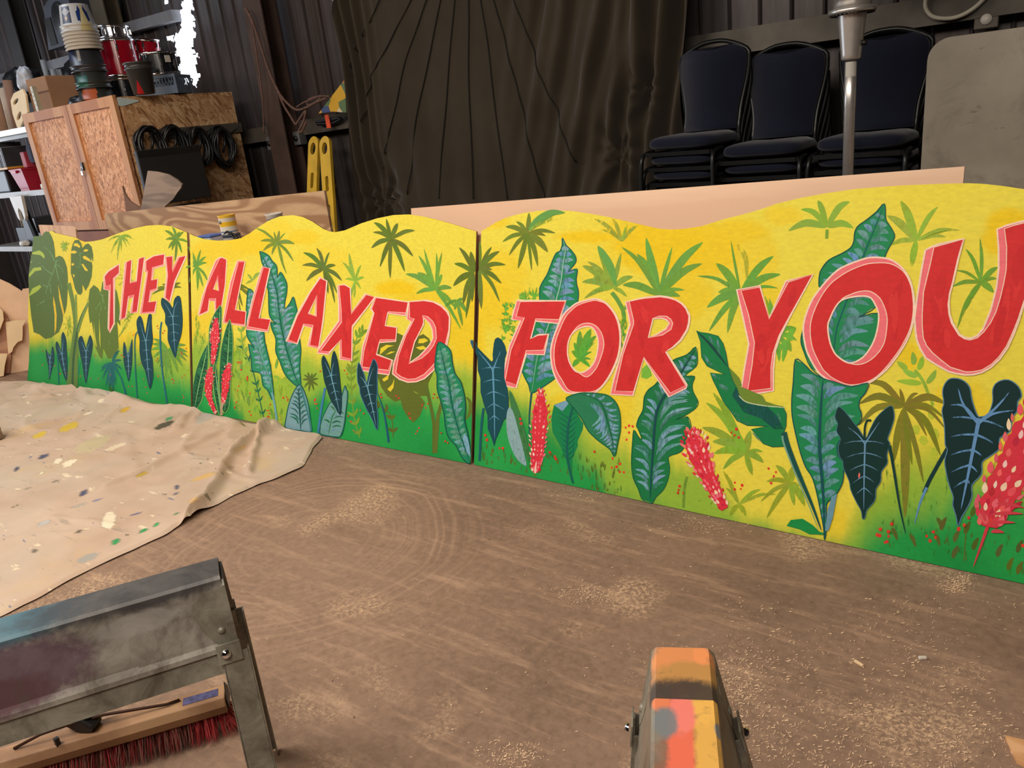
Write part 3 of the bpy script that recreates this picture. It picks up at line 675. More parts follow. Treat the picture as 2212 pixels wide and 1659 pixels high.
# banana leaves behind the lettering
leaf(B1_([(1190, 418), (1232, 500), (1290, 560), (1345, 635), (1352, 700), (1312, 760), (1262, 822), (1366, 788), (1356, 900), (1362, 980), (1382, 1060), (1376, 1160), (1330, 1400), (1230, 1640), (1190, 2000), (1100, 2095), (960, 2195), (822, 2272), (790, 2180), (730, 2060), (708, 1980), (720, 1880), (760, 1780), (830, 1600), (862, 1430), (918, 1160), (918, 1030), (950, 950), (1010, 850), (1060, 720), (1112, 605), (1162, 575), (1188, 500)]), B1_([(1200, 440), (1225, 560), (1200, 720), (1170, 950), (1110, 1180), (1010, 1500), (900, 1800), (825, 2260)]), BGRN, [SKY, (100, 152, 196), PBLU], step=15, ang=68, wid=.72, edge=TEAL, smooth=0, midcol=(150, 190, 190))
stroke(B1_([(822, 2265), (795, 2560), (800, 2900)]), 4.5, TEAL, taper='end')
leaf(B4_([(640, 66), (560, 128), (508, 218), (492, 370), (440, 470), (416, 560), (436, 600), (482, 724), (440, 690), (384, 610), (368, 760), (356, 1000), (376, 1180), (440, 1320), (486, 1440), (600, 1484), (650, 1410), (740, 1320), (798, 1180), (812, 1050), (798, 930), (950, 868), (1048, 700), (1072, 600), (1030, 452), (888, 486), (1010, 430), (1128, 345), (1152, 270), (1092, 150), (1084, 60), (1112, -30), (1000, -40), (1130, -150), (1146, -258), (1122, -382), (1020, -290), (830, -210), (720, -40)]), B4_([(1112, -345), (1000, -160), (880, 40), (760, 190), (680, 330), (640, 500), (610, 900), (590, 1200), (580, 1430)]), (22, 122, 70), [(126, 172, 200), (96, 160, 160), (70, 140, 120), (126, 172, 200)], step=15, edge=(14, 96, 70), smooth=0, edge_w=1.6, midcol=(14, 76, 84), mid_w=5.5)
poly(D1_([(1497, 122), (1512, 300), (1542, 360), (1592, 440), (1618, 522), (1550, 650), (1498, 775), (1480, 1000), (1420, 1330), (1180, 1480), (1418, 1430), (1430, 1650), (1400, 1900), (1330, 2160), (1200, 2260), (800, 2210), (620, 2080), (540, 1900), (500, 1770), (520, 1640), (600, 1400), (740, 1140), (715, 1110), (720, 970), (760, 880), (840, 790), (980, 720), (1090, 650), (1130, 570), (1140, 470), (1180, 390), (1290, 310), (1400, 220)]), BGRN)
leaf(D1_([(1497, 122), (1512, 300), (1542, 360), (1592, 440), (1618, 522), (1550, 650), (1498, 775), (1480, 1000), (1420, 1330), (1180, 1480), (1418, 1430), (1430, 1650), (1400, 1900), (1330, 2160), (1200, 2260), (800, 2210), (620, 2080), (540, 1900), (500, 1770), (520, 1640), (600, 1400), (740, 1140), (715, 1110), (720, 970), (760, 880), (840, 790), (980, 720), (1090, 650), (1130, 570), (1140, 470), (1180, 390), (1290, 310), (1400, 220)]), D1_([(1480, 160), (1372, 430), (1270, 680), (1150, 1000), (1040, 1290), (930, 1600), (880, 1900), (770, 2190)]), BGRN, [(104, 156, 168), SKY, (88, 156, 150)], step=18, ang=66, edge=(16, 86, 80), smooth=0, midcol=(20, 92, 110), wid=.72)
leaf(A3([(1052, 32), (1060, 100), (1078, 200), (1110, 275), (1160, 420), (1150, 560), (1182, 660), (1190, 950), (1212, 1080), (1302, 1190), (1226, 1158), (1240, 1270), (1302, 1430), (1300, 1627), (1362, 1777), (1440, 1977), (1560, 2117), (1650, 2180), (1700, 2160), (1682, 1880), (1700, 1627), (1690, 1500), (1668, 1400), (1560, 1300), (1625, 1060), (1640, 980), (1620, 890), (1580, 756), (1530, 850), (1446, 950), (1446, 830), (1472, 700), (1478, 560), (1440, 460), (1376, 362), (1326, 452), (1322, 330), (1305, 250), (1240, 180), (1180, 92)]), A3([(1060, 60), (1160, 260), (1250, 440), (1320, 700), (1362, 1060), (1400, 1300), (1480, 1620), (1560, 1880), (1640, 2100), (1690, 2180)]), (40, 140, 98), [(128, 170, 188), PBLU, (100, 168, 160)], step=11, ang=58, edge=(18, 96, 86), smooth=0, wid=.7, midcol=(18, 96, 86))
stroke(A4([(1680, 830), (1760, 1100), (1850, 1450), (1868, 1560)]), 4, (70, 130, 140), taper='none')
leaf(A3([(870, 628), (850, 740), (834, 950), (838, 1280), (852, 1400), (962, 1577), (868, 1505), (912, 1757), (930, 1927), (1060, 1977), (1100, 2167), (1180, 2247), (1242, 2390), (1268, 2330), (1250, 2127), (1230, 1947), (1190, 1727), (1130, 1487), (1110, 1320), (1050, 1060), (980, 900), (945, 690)]), A3([(878, 650), (900, 900), (975, 1300), (1050, 1590), (1130, 1850), (1230, 2130), (1262, 2340)]), (44, 146, 104), [PBLU, (120, 166, 190), (90, 168, 150)], step=11, ang=50, wid=.68, edge=(18, 96, 86), smooth=0, midcol=(100, 170, 160))
stroke(A4([(1240, 950), (1285, 1150), (1328, 1485)]), 4.5, (110, 170, 180), taper='none')

# ---- the lettering
letter(A1([(666, 497), (682, 475), (702, 454), (745, 425), (788, 400), (788, 478), (752, 515), (748, 868), (713, 936), (700, 905), (708, 608), (668, 598)]),
       A1([(674, 500), (703, 462), (784, 410), (784, 470), (738, 512), (742, 862), (716, 916), (710, 900), (720, 560), (684, 575)]), w=2.2)
letter(T(40, 460, 3.607)([(832, 390), (886, 366), (874, 545), (918, 530), (936, 360), (986, 344), (928, 778), (872, 786), (893, 660), (858, 672), (838, 822), (790, 840)]),
       A1([(846, 386), (886, 369), (871, 553), (924, 538), (941, 363), (982, 349), (924, 770), (888, 776), (902, 640), (858, 652), (834, 814), (802, 830)]), w=2.2)
letter(A1([(986, 378), (1055, 338), (1142, 322), (1136, 415), (1058, 438), (1046, 528), (1088, 515), (1082, 605), (1040, 618), (1022, 698), (1080, 690), (1066, 785), (948, 788), (1000, 470), (985, 458)]),
       A1([(998, 378), (1055, 343), (1138, 327), (1131, 405), (1045, 428), (1036, 528), (1084, 520), (1078, 592), (1028, 606), (1016, 700), (1076, 692), (1060, 772), (964, 778), (1012, 460), (998, 446)]), w=2.2)
Y7 = T(0, 340, 3.95)
letter(Y7([(1408, 852), (1478, 845), (1473, 960), (1522, 853), (1596, 842), (1500, 1060), (1455, 1242), (1402, 1200), (1426, 1005)]),
       Y7([(1422, 856), (1474, 850), (1476, 985), (1534, 858), (1586, 848), (1490, 1060), (1450, 1228), (1416, 1198), (1436, 1010)]), w=2.2)
letter(A3([(395, 130), (440, 124), (520, 162), (496, 560), (438, 915), (330, 1000), (322, 822), (242, 820), (222, 990), (75, 1052), (64, 1035), (130, 750), (250, 400), (340, 180)]),
       A3([(408, 146), (440, 132), (514, 166), (488, 560), (436, 900), (346, 985), (346, 778), (236, 782), (214, 975), (86, 1034), (200, 600), (300, 370)]),
       A3([(366, 490), (376, 655), (318, 632)]), A3([(376, 412), (394, 662), (302, 634)]), w=2.2)
letter(A3([(690, 182), (750, 178), (816, 190), (662, 958), (832, 990), (812, 1224), (458, 1166), (580, 520)]), A3([(712, 204), (810, 200), (655, 968), (824, 992), (804, 1196), (486, 1152), (620, 560)]), w=2.2)
letter(A3([(1085, 272), (1216, 300), (1042, 1088), (1224, 1112), (1180, 1314), (838, 1270), (855, 1130), (930, 800)]), A3([(1110, 290), (1200, 306), (1030, 1096), (1218, 1120), (1172, 1282), (866, 1226), (882, 1120), (952, 830)]), w=2.2)
letter(F1_([(508, 220), (592, 265), (546, 760), (492, 1074), (362, 1040), (414, 826), (316, 800), (238, 1018), (106, 986), (240, 650), (370, 430)]),
       F1_([(512, 238), (584, 270), (542, 700), (494, 1050), (390, 1030), (430, 792), (310, 778), (234, 1004), (132, 966), (240, 690), (400, 400)]),
       F1_([(458, 480), (450, 680), (378, 652)]), F1_([(474, 430), (468, 694), (364, 658)]), w=2.8)
letter(F1_([(718, 322), (800, 308), (872, 350), (886, 640), (1050, 418), (1166, 460), (896, 820), (890, 1220), (748, 1202), (744, 985), (612, 1142), (478, 1128), (490, 1085), (735, 740), (734, 560)]),
       F1_([(740, 322), (800, 317), (866, 352), (884, 664), (1062, 434), (1160, 464), (890, 802), (884, 1196), (770, 1172), (766, 960), (620, 1110), (520, 1100), (770, 762), (765, 600)]), w=2.8)
letter(F1_([(1168, 460), (1562, 518), (1532, 682), (1318, 652), (1290, 800), (1428, 820), (1416, 988), (1220, 1002), (1186, 1140), (1378, 1215), (1336, 1388), (984, 1332), (1020, 1050), (1150, 650), (1112, 600)]),
       F1_([(1182, 466), (1560, 522), (1540, 645), (1325, 630), (1288, 806), (1420, 826), (1414, 965), (1226, 966), (1180, 1150), (1362, 1216), (1326, 1330), (1016, 1290), (1040, 1100), (1160, 650), (1132, 600)]), w=2.8)
letter(F1_([(1570, 512), (1680, 506), (1780, 496), (1880, 520), (1972, 566), (2040, 640), (2064, 720), (2052, 900), (2012, 1100), (1950, 1220), (1860, 1340), (1760, 1432), (1660, 1470), (1560, 1476), (1460, 1440), (1378, 1376), (1390, 1260), (1432, 1130), (1510, 930), (1602, 752), (1546, 720)]),
       F1_([(1580, 520), (1740, 506), (1860, 524), (1950, 572), (2020, 640), (2050, 700), (2045, 850), (2000, 1040), (1930, 1180), (1840, 1290), (1750, 1380), (1650, 1430), (1560, 1436), (1480, 1406), (1420, 1360), (1452, 1160), (1540, 920), (1642, 718), (1585, 702)]),
       F1_([(1756, 712), (1820, 776), (1852, 850), (1860, 950), (1820, 1030), (1750, 1110), (1690, 1170), (1590, 1238), (1594, 1180), (1640, 1000), (1740, 800)]),
       F1_([(1735, 676), (1800, 690), (1862, 748), (1896, 820), (1906, 950), (1870, 1040), (1810, 1120), (1730, 1190), (1570, 1258), (1590, 1170), (1640, 980), (1748, 788)]), w=2.8)
letter(B1_([(650, 1164), (1236, 1170), (1146, 1440), (870, 1410), (814, 1622), (900, 1575), (1026, 1564), (976, 1812), (760, 1806), (640, 2208), (560, 2195), (462, 2160), (480, 2060), (560, 1700), (692, 1406), (588, 1392), (606, 1300)]),
       B1_([(690, 1182), (1220, 1176), (1150, 1390), (870, 1380), (810, 1626), (900, 1586), (1014, 1576), (964, 1754), (756, 1760), (640, 2170), (510, 2126), (580, 1760), (742, 1368), (645, 1352)]), w=3.2)
letter(B1_([(1560, 1146), (1640, 1158), (1720, 1200), (1820, 1320), (1872, 1450), (1888, 1600), (1876, 1760), (1840, 1900), (1740, 2100), (1600, 2256), (1500, 2276), (1400, 2274), (1240, 2262), (1150, 2160), (1100, 2060), (1068, 1950), (1052, 1800), (1066, 1680), (1110, 1540), (1200, 1340), (1290, 1250), (1380, 1190)]),
       B1_([(1560, 1170), (1640, 1182), (1710, 1212), (1800, 1320), (1852, 1450), (1872, 1600), (1860, 1760), (1820, 1900), (1720, 2100), (1590, 2236), (1400, 2256), (1270, 2232), (1190, 2110), (1140, 2030), (1108, 1940), (1096, 1800), (1110, 1680), (1146, 1560), (1230, 1370), (1310, 1280), (1390, 1220)]),
       B1_([(1400, 1496), (1500, 1474), (1560, 1500), (1600, 1570), (1620, 1660), (1608, 1780), (1580, 1880), (1530, 1960), (1440, 2022), (1350, 2010), (1290, 1930), (1262, 1850), (1254, 1760), (1266, 1650), (1310, 1560)]),
       B1_([(1400, 1452), (1500, 1430), (1590, 1462), (1650, 1530), (1684, 1620), (1690, 1720), (1650, 1860), (1590, 1990), (1490, 2082), (1400, 2042), (1310, 1960), (1264, 1860), (1250, 1760), (1262, 1640), (1320, 1530)]), smooth=3, w=3.2)
letter(B3_([(288, 520), (500, 470), (700, 448), (800, 462), (900, 500), (960, 535), (1010, 590), (1056, 680), (1050, 770), (1030, 850), (950, 980), (860, 1060), (772, 1112), (1022, 1510), (1012, 1548), (806, 1652), (504, 1196), (376, 1638), (108, 1622), (150, 1430), (340, 790), (330, 720)]),
       B3_([(335, 512), (520, 480), (700, 464), (800, 478), (880, 502), (950, 545), (1000, 600), (1038, 690), (1032, 770), (1010, 850), (930, 975), (840, 1060), (756, 1112), (1000, 1516), (824, 1602), (504, 1174), (380, 1586), (164, 1580), (260, 1150), (387, 790), (388, 740)]),
       B3_([(616, 722), (720, 714), (778, 736), (810, 770), (770, 840), (650, 912), (562, 944)]), B3_([(610, 714), (690, 684), (780, 686), (830, 722), (856, 772), (836, 848), (730, 918), (554, 952)]), w=3.2)
letter([(1592, 628), (1642, 619), (1662, 688), (1698, 609), (1757, 594), (1710, 680), (1686, 727), (1675, 760), (1671, 800), (1671, 846), (1640, 851), (1600, 856), (1608, 800), (1618, 745), (1606, 690)],
       [(1602, 630), (1641, 623), (1661.7, 692), (1704, 611.7), (1755, 596), (1708, 679), (1682, 727), (1669, 765), (1665, 795), (1665, 840), (1616, 846), (1626, 790), (1631, 742), (1618, 680)], w=3.6)
letter([(1880, 558.5), (1905, 559), (1924, 563), (1943, 575), (1958, 592), (1968, 613), (1974, 640), (1975.5, 673), (1970, 709), (1958, 740), (1942, 766), (1924, 790), (1907, 808), (1875, 830), (1835, 836.5), (1799, 827), (1781, 817), (1766, 803), (1746, 767), (1739, 742), (1735.5, 715), (1738, 694), (1746, 669), (1757, 646), (1770, 628), (1792, 602), (1817, 581), (1857, 564.5)],
       [(1893, 571), (1912, 571), (1927, 574), (1942, 582), (1954, 593), (1964, 612), (1970, 635), (1972, 673), (1966, 709), (1953, 738), (1938, 763), (1904, 805), (1873, 826), (1835, 832), (1802, 819), (1788, 808), (1777, 796), (1759, 760), (1753, 735), (1751.5, 711), (1755.5, 687), (1766, 660), (1780, 635), (1796, 615), (1815, 600), (1839, 586), (1870, 574)],
       [(1866, 641.5), (1882, 646), (1892, 662), (1897, 674), (1898.6, 688), (1896, 711), (1889, 736), (1878, 757), (1864, 774), (1844, 785), (1828, 784), (1808, 770), (1799, 756), (1793, 740), (1789.5, 720), (1789, 703), (1793, 691), (1803, 669), (1817, 651.5), (1839, 644)],
       [(1857, 630.7), (1881, 630.7), (1902, 646), (1913, 669), (1917, 685), (1917.6, 702), (1913, 736), (1905, 755), (1893, 770), (1877, 783), (1857, 790), (1834, 787), (1808, 771), (1799, 757), (1792.5, 741), (1788.5, 720), (1788, 702), (1792, 691), (1803, 667), (1820, 646), (1838, 637)], smooth=3, w=3.8)
letter(D4_([(494, 425), (560, 392), (620, 370), (842, 324), (790, 500), (745, 700), (712, 820), (704, 900), (712, 1000), (740, 1080), (800, 1180), (850, 1208), (900, 1215), (960, 1190), (1010, 1130), (1080, 960), (1130, 760), (1150, 600), (1150, 420), (1136, 240), (1220, 205), (1377, 164), (1466, 148), (1440, 740), (1377, 905), (1330, 1060), (1285, 1180), (1230, 1300), (1160, 1400), (1080, 1475), (1000, 1520), (920, 1540), (850, 1542), (770, 1530), (700, 1512), (590, 1450), (500, 1392), (450, 1310), (418, 1230), (404, 1130), (398, 1030), (420, 850), (460, 600)]),
       D4_([(574, 402), (828, 332), (780, 500), (735, 700), (706, 820), (692, 910), (700, 1000), (722, 1080), (790, 1190), (840, 1222), (890, 1234), (960, 1215), (1020, 1160), (1080, 1080), (1130, 980), (1170, 850), (1200, 720), (1222, 600), (1226, 400), (1206, 236), (1290, 208), (1377, 186), (1462, 168), (1430, 720), (1365, 900), (1320, 1040), (1272, 1160), (1218, 1280), (1150, 1378), (1080, 1446), (1000, 1494), (920, 1510), (860, 1512), (720, 1470), (630, 1400), (560, 1340), (510, 1280), (480, 1210), (470, 1100), (470, 1000), (482, 800), (540, 560)]), w=4)

# ---- plants painted in front of the lettering
poly(B2_([(1090, 972), (1240, 918), (1292, 958), (1342, 1040), (1442, 1200), (1432, 1270), (1372, 1400), (1372, 1470), (1310, 1600), (1300, 1800), (1328, 1925), (1290, 1880), (1230, 1620), (1160, 1460), (1072, 1300), (1056, 1150), (1070, 1060)]), (14, 134, 78))
poly(B2_([(1090, 975), (1240, 920), (1270, 950), (1190, 1050)]), (120, 168, 196), a=.9)
for i in range(9):
    y = 1090 + i * 62; stroke(B2_([(1255, y + 40), (1180 + i * 4, y - 10), (1120 + i * 10, y - 40)]), 3, (16, 104, 84), taper='end'); stroke(B2_([(1258, y + 40), (1320, y - 10), (1380 - i * 8, y - 50)]), 3, (16, 104, 84), taper='end')
stroke(B2_([(1320, 980), (1280, 1120), (1252, 1300), (1250, 1600), (1318, 1910)]), 4.5, (16, 98, 90), taper='none')
leaf(B2_([(1242, 888), (1330, 850), (1450, 828), (1620, 838), (1732, 858), (1812, 920), (1862, 1010), (1884, 1120), (1884, 1280), (1856, 1420), (1824, 1570), (1800, 1574), (1756, 1500), (1620, 1400), (1500, 1282), (1430, 1152), (1350, 1040), (1320, 1000), (1250, 924)]), B2_([(1800, 1560), (1790, 1400), (1740, 1200), (1700, 1050), (1640, 940), (1540, 880), (1420, 850)])[::-1], (40, 128, 88), [(120, 168, 200), (124, 172, 196), PBLU], step=11, ang=-128, edge=(14, 100, 66), smooth=0, wid=.5, midcol=(14, 100, 70))
def CC(*parts): return [q for f, L in parts for q in f(L)]
rol_out = CC((B3_, [(1135, 862), (1190, 885), (1272, 895), (1392, 928), (1452, 1020), (1484, 1130), (1512, 1290), (1562, 1450), (1624, 1560)]), (B4_, [(1640, 220), (1700, 268), (1830, 308), (1980, 328), (2172, 345), (2206, 420), (2202, 560), (2176, 640), (2240, 800), (2212, 850), (2180, 806), (2040, 812), (1930, 772), (1860, 680), (1786, 604), (1992, 562), (1740, 556), (1620, 500), (1530, 372), (1450, 260), (1398, 150)]), (B3_, [(1330, 1450), (1296, 1368), (1472, 1386), (1260, 1284), (1196, 1180), (1182, 990)]))
poly(CC((B3_, [(1512, 1290), (1640, 1420), (1680, 1520)]), (B4_, [(1660, 90), (1920, 200), (1960, 270), (2080, 310), (2172, 330), (2172, 350), (1980, 332), (1830, 312), (1700, 270), (1620, 160)])), (112, 142, 50))
poly(rol_out, (16, 128, 72))
stroke(rol_out, 1.6, (14, 98, 70), taper='none', n=1, closed=True)
stroke(CC((B3_, [(1150, 880), (1300, 1030), (1420, 1180), (1510, 1300)])), 6, (16, 70, 66), taper='leaf')
poly(CC((B4_, [(1600, 100), (1700, 270), (1980, 330), (2100, 450), (2176, 600), (2060, 600), (1900, 470), (1700, 400), (1560, 200)])), (18, 88, 84), a=.75)
for q in ([(1290, 930), (1330, 1010), (1350, 1060)], [(1380, 960), (1400, 1080), (1420, 1180)], [(1220, 1150), (1300, 1260), (1420, 1330)], [(1320, 1380), (1380, 1420), (1440, 1440)], [(1400, 1500), (1480, 1540), (1560, 1560)]): stroke(B3_(q), 6, (110, 160, 170), .75, .4, taper='leaf')
for q in ([(1400, 80), (1480, 130), (1560, 150)], [(1540, 380), (1640, 440), (1800, 450), (1880, 440)], [(1600, 460), (1700, 520), (1800, 530)], [(1800, 640), (1900, 740), (2000, 780)], [(2100, 400), (2130, 480), (2140, 540)]): stroke(B4_(q), 5, (80, 150, 120), .75, .4, taper='leaf')
stroke(B4_([(1640, 200), (1720, 272), (1850, 306), (2000, 328), (2100, 335), (2190, 345)]), 2.2, (200, 215, 170), .9, .8, taper='none')
stroke(CC((B4_, [(2176, 640), (2230, 820)]), (D3_, [(480, 480), (640, 860), (745, 1150)])), 13, (20, 84, 78), taper='end')
stroke(CC((B4_, [(2160, 680)]), (D3_, [(300, 120), (440, 480), (600, 860), (710, 1140)])), 4.5, (120, 170, 150), taper='end')
poly(D3_([(330, 1090), (380, 1020), (520, 1005), (640, 1080), (720, 1160), (790, 1180), (790, 1200), (600, 1190), (480, 1130)]), (24, 146, 72))
leaf(D2_([(435, 432), (410, 700), (392, 900), (396, 1100), (440, 1330), (500, 1560), (560, 1720), (640, 1850), (700, 2070), (770, 2430), (782, 2590), (806, 2440), (804, 2200), (824, 2130), (930, 2030), (1000, 1890), (1012, 1710), (1000, 1650), (940, 1560), (960, 1400), (1200, 1190), (1222, 1080), (1192, 990), (1212, 900), (1270, 830), (1304, 716), (1100, 755), (900, 700), (770, 660), (640, 590), (540, 490)]), D2_([(765, 670), (740, 1000), (722, 1400), (740, 1700), (770, 2100), (784, 2560)]), (26, 138, 84), [(104, 164, 168), SKY, (96, 160, 156), (104, 164, 168)], step=19, ang=62, edge=(18, 80, 88), smooth=0, wid=.74, midcol=(16, 82, 92), mid_w=7)
poly(D3_([(935, 705), (880, 1000), (830, 1150), (790, 1150), (820, 900), (870, 740)]), (108, 156, 176), a=.95)
ear(CC((D2_, [(950, 998), (918, 1060), (908, 1130), (940, 1200), (926, 1290), (972, 1380), (946, 1480), (962, 1590)]), (D3_, [(1000, 320), (1010, 400), (1078, 560), (1096, 660), (1160, 800), (1220, 910), (1236, 1004), (1266, 992), (1290, 900), (1382, 790), (1398, 650), (1452, 560), (1464, 440), (1534, 340), (1528, 240), (1562, 110)]), (D2_, [(1536, 1380), (1574, 1270), (1614, 1130), (1602, 1020), (1572, 986), (1500, 1030), (1400, 1130), (1330, 1260), (1272, 1372), (1190, 1260), (1080, 1120), (1010, 1036)])), p1_(D2_, 1266, 1440), p1_(D3_, 1250, 960), [D2_([(1180, 1330), (1060, 1240)]), D2_([(1350, 1310), (1440, 1180)])], (10, 52, 50), (104, 152, 188), vw=4, smooth=2, edge=(70, 120, 140), edge_w=1.6, nside=5)
stroke(D2_([(1262, 1370), (1264, 1250), (1290, 1165), (1340, 1160)]), 4.5, (14, 56, 50), taper='none')
stroke(D3_([(1558, 130), (1610, 420), (1680, 860), (1752, 1195)]), 7.5, (12, 60, 58), taper='end')
stroke(D3_([(1200, 455), (1194, 525)]), 4, (244, 120, 110), taper='both')
stroke(D5_([(575, 590), (500, 720), (440, 830), (400, 920)]), 8.5, (12, 56, 58), taper='none')
stroke(D5_([(420, 880), (370, 1000), (330, 1156)]), 6.5, (96, 150, 200), taper='end')
ear(D5_([(600, 68), (556, 110), (540, 170), (550, 250), (536, 310), (554, 420), (560, 560), (576, 600), (556, 680), (570, 780), (592, 870), (620, 950), (616, 1010), (640, 1090), (656, 1168), (682, 1100), (730, 1020), (760, 940), (760, 860), (830, 780), (836, 690), (900, 642), (962, 590), (966, 512), (1042, 460), (1060, 360), (1096, 310), (1100, 240), (1128, 200), (1106, 130), (1032, 78), (950, 95), (914, 150), (914, 240), (880, 332), (830, 352), (798, 340), (760, 230), (740, 130), (680, 76)]), p1_(D5_, 806, 400), p1_(D5_, 668, 1090), [D5_([(700, 270), (656, 140)]), D5_([(900, 320), (980, 240), (1036, 170)]), D5_([(700, 275), (600, 265)]), D5_([(920, 330), (1075, 305)])], (10, 48, 48), (100, 150, 200), vw=9, smooth=2, edge=(86, 130, 160), edge_w=2.4, nside=5)
# dark arrow leaves, middle and left boards
ear(F2_([(115, 168), (90, 230), (100, 330), (120, 470), (150, 570), (200, 720), (260, 820), (326, 922), (346, 850), (350, 700), (332, 560), (322, 450), (302, 280), (282, 190), (250, 110), (222, 170), (210, 280), (204, 372), (190, 310), (150, 220)]), p1_(F2_, 215, 440), p1_(F2_, 325, 910), [F2_([(180, 350), (130, 240)]), F2_([(225, 340), (250, 250)])], (14, 58, 68), VEIN, vw=2.4)
stroke(F2_([(135, 575), (85, 850), (45, 1145)]), 4.5, (62, 128, 176), taper='none')
ear(F2_([(560, 258), (540, 350), (545, 500), (570, 570), (580, 660), (650, 830), (700, 920), (740, 1000), (790, 1108), (800, 950), (780, 750), (792, 620), (790, 430), (796, 300), (750, 216), (720, 270), (690, 370), (655, 522), (630, 420), (600, 340)]), p1_(F2_, 670, 570), p1_(F2_, 785, 1090), [F2_([(620, 480), (575, 430)]), F2_([(700, 440), (745, 320)])], (14, 58, 68), VEIN, vw=2.6, edge=(70, 130, 170), edge_w=1.4)
stroke(F2_([(780, 600), (860, 830), (905, 1050), (932, 1258)]), 4.5, (28, 92, 124), taper='start')
leaf(A4([(1640, 858), (1560, 1000), (1500, 1180), (1460, 1400), (1450, 1500), (1560, 1540), (1720, 1560), (1868, 1576), (1862, 1450), (1830, 1200), (1780, 1000), (1700, 830)]), A4([(1665, 870), (1682, 1200), (1700, 1550)]), (124, 166, 178), [(30, 96, 88), (30, 110, 90)], step=11, wid=.3, edge=(20, 96, 92), smooth=0, midcol=(24, 84, 84), mid_w=4, ang=48)
stroke(A4([(1690, 830), (1780, 1150), (1845, 1420), (1866, 1570)]), 4, (60, 130, 130), taper='none')
leaf(F2_([(385, 548), (400, 600), (416, 620), (414, 720), (392, 900), (372, 1050), (322, 1190), (180, 1180), (72, 1150), (88, 1000), (150, 850), (205, 755), (240, 740), (330, 720)]), F2_([(280, 850), (220, 960), (180, 1160)]), (112, 164, 160), [(30, 110, 80), (120, 166, 196)], step=9, wid=.4, edge=(24, 100, 92), smooth=0, midcol=(40, 120, 80), ang=70)
ear(F2_([(115, 168), (90, 230), (100, 330), (120, 470), (150, 570), (200, 720), (260, 820), (326, 922), (346, 850), (350, 700), (332, 560), (322, 450), (302, 280), (282, 190), (250, 110), (222, 170), (210, 280), (204, 372), (190, 310), (150, 220)]), p1_(F2_, 215, 440), p1_(F2_, 325, 910), [F2_([(180, 350), (130, 240)]), F2_([(225, 340), (250, 250)])], (14, 58, 68), VEIN, vw=2.4)
leaf(F2_([(1565, 2), (1530, 150), (1518, 320), (1546, 430), (1546, 590), (1590, 740), (1632, 900), (1650, 1060), (1690, 1200), (1780, 1300), (1830, 1400), (1880, 1480), (1952, 1528), (1972, 1440), (1956, 1300), (1922, 1120), (1890, 980), (1902, 830), (1890, 680), (1842, 500), (1772, 400), (1735, 250), (1720, 130), (1670, 56)]), F2_([(1580, 50), (1640, 320), (1692, 520), (1732, 780), (1800, 1050), (1900, 1350), (1952, 1510)]), (30, 140, 96), [MINT, (104, 168, 156), (112, 168, 176)], step=12, ang=52, edge=(16, 88, 82), smooth=2, wid=.74, midcol=(16, 96, 92))
poly(F2_([(1890, 1150), (1930, 1200), (1956, 1320), (1966, 1440), (1920, 1380), (1870, 1220)]), (128, 180, 206), a=.85)
ear(B2_([(100, 225), (115, 200), (150, 200), (178, 285), (270, 380), (345, 455), (362, 440), (358, 370), (372, 240), (386, 188), (420, 166), (464, 190), (505, 262), (526, 352), (505, 420), (496, 640), (540, 800), (552, 900), (550, 1020), (540, 1110), (490, 1160), (440, 1290), (400, 1380), (376, 1470), (350, 1380), (300, 1260), (296, 1100), (250, 960), (214, 820), (212, 660), (180, 560), (176, 400)]), p1_(B2_, 362, 560), p1_(B2_, 384, 1440), [B2_([(300, 470), (180, 330)]), B2_([(400, 460), (460, 320)])], (14, 76, 88), (96, 156, 190), vw=4, edge=(60, 130, 170), edge_w=1.6, smooth=0, nside=5)
poly(B2_([(100, 225), (118, 200), (148, 202), (152, 350), (120, 290)]), (30, 100, 126))
stroke(B2_([(250, 1010), (222, 1250), (202, 1640)]), 5, (22, 92, 104), taper='none')
stroke(B2_([(560, 800), (640, 1080), (740, 1420), (790, 1659)]), 16, (64, 128, 72), .9, .8, taper='leaf')
stroke(B2_([(560, 1000), (600, 1300), (680, 1560), (760, 1700)]), 26, (140, 178, 184), .95, .8, taper='leaf')
for i in range(8): stroke(B2_([(570 + i * 22, 1120 + i * 70), (520 + i * 24, 1200 + i * 70)]), 3, (166, 194, 196), .8, .4, taper='end')
for o_, nd, tp, lb in ((F3_([(285, 318), (295, 430), (320, 560), (330, 715), (365, 590), (396, 460), (386, 310), (366, 296), (345, 390), (312, 360)]), (338, 440), (332, 700), [[(300, 350)], [(372, 330)]]),
                       (F3_([(425, 222), (410, 280), (440, 420), (480, 550), (545, 725), (562, 560), (552, 330), (545, 200), (510, 106), (484, 150), (484, 250), (480, 335), (450, 260)]), (492, 390), (545, 700), [[(430, 270)], [(510, 180)]]),
                       (F3_([(740, 156), (700, 190), (705, 320), (740, 480), (765, 640), (795, 758), (820, 620), (850, 450), (882, 270), (862, 170), (838, 150), (805, 260), (795, 312), (770, 230)]), (795, 355), (795, 740), [[(730, 210)], [(850, 200)]]),
                       (F3_([(1270, 226), (1258, 350), (1270, 500), (1300, 620), (1330, 732), (1357, 620), (1376, 470), (1378, 200), (1350, 270), (1320, 375), (1300, 300)]), (1324, 420), (1330, 715), [[(1285, 280)], [(1365, 250)]]),):
    ear(o_, p1_(F3_, *nd), p1_(F3_, *tp), [F3_(l) for l in lb], (18, 68, 78), VEIN, vw=1.8, smooth=3)
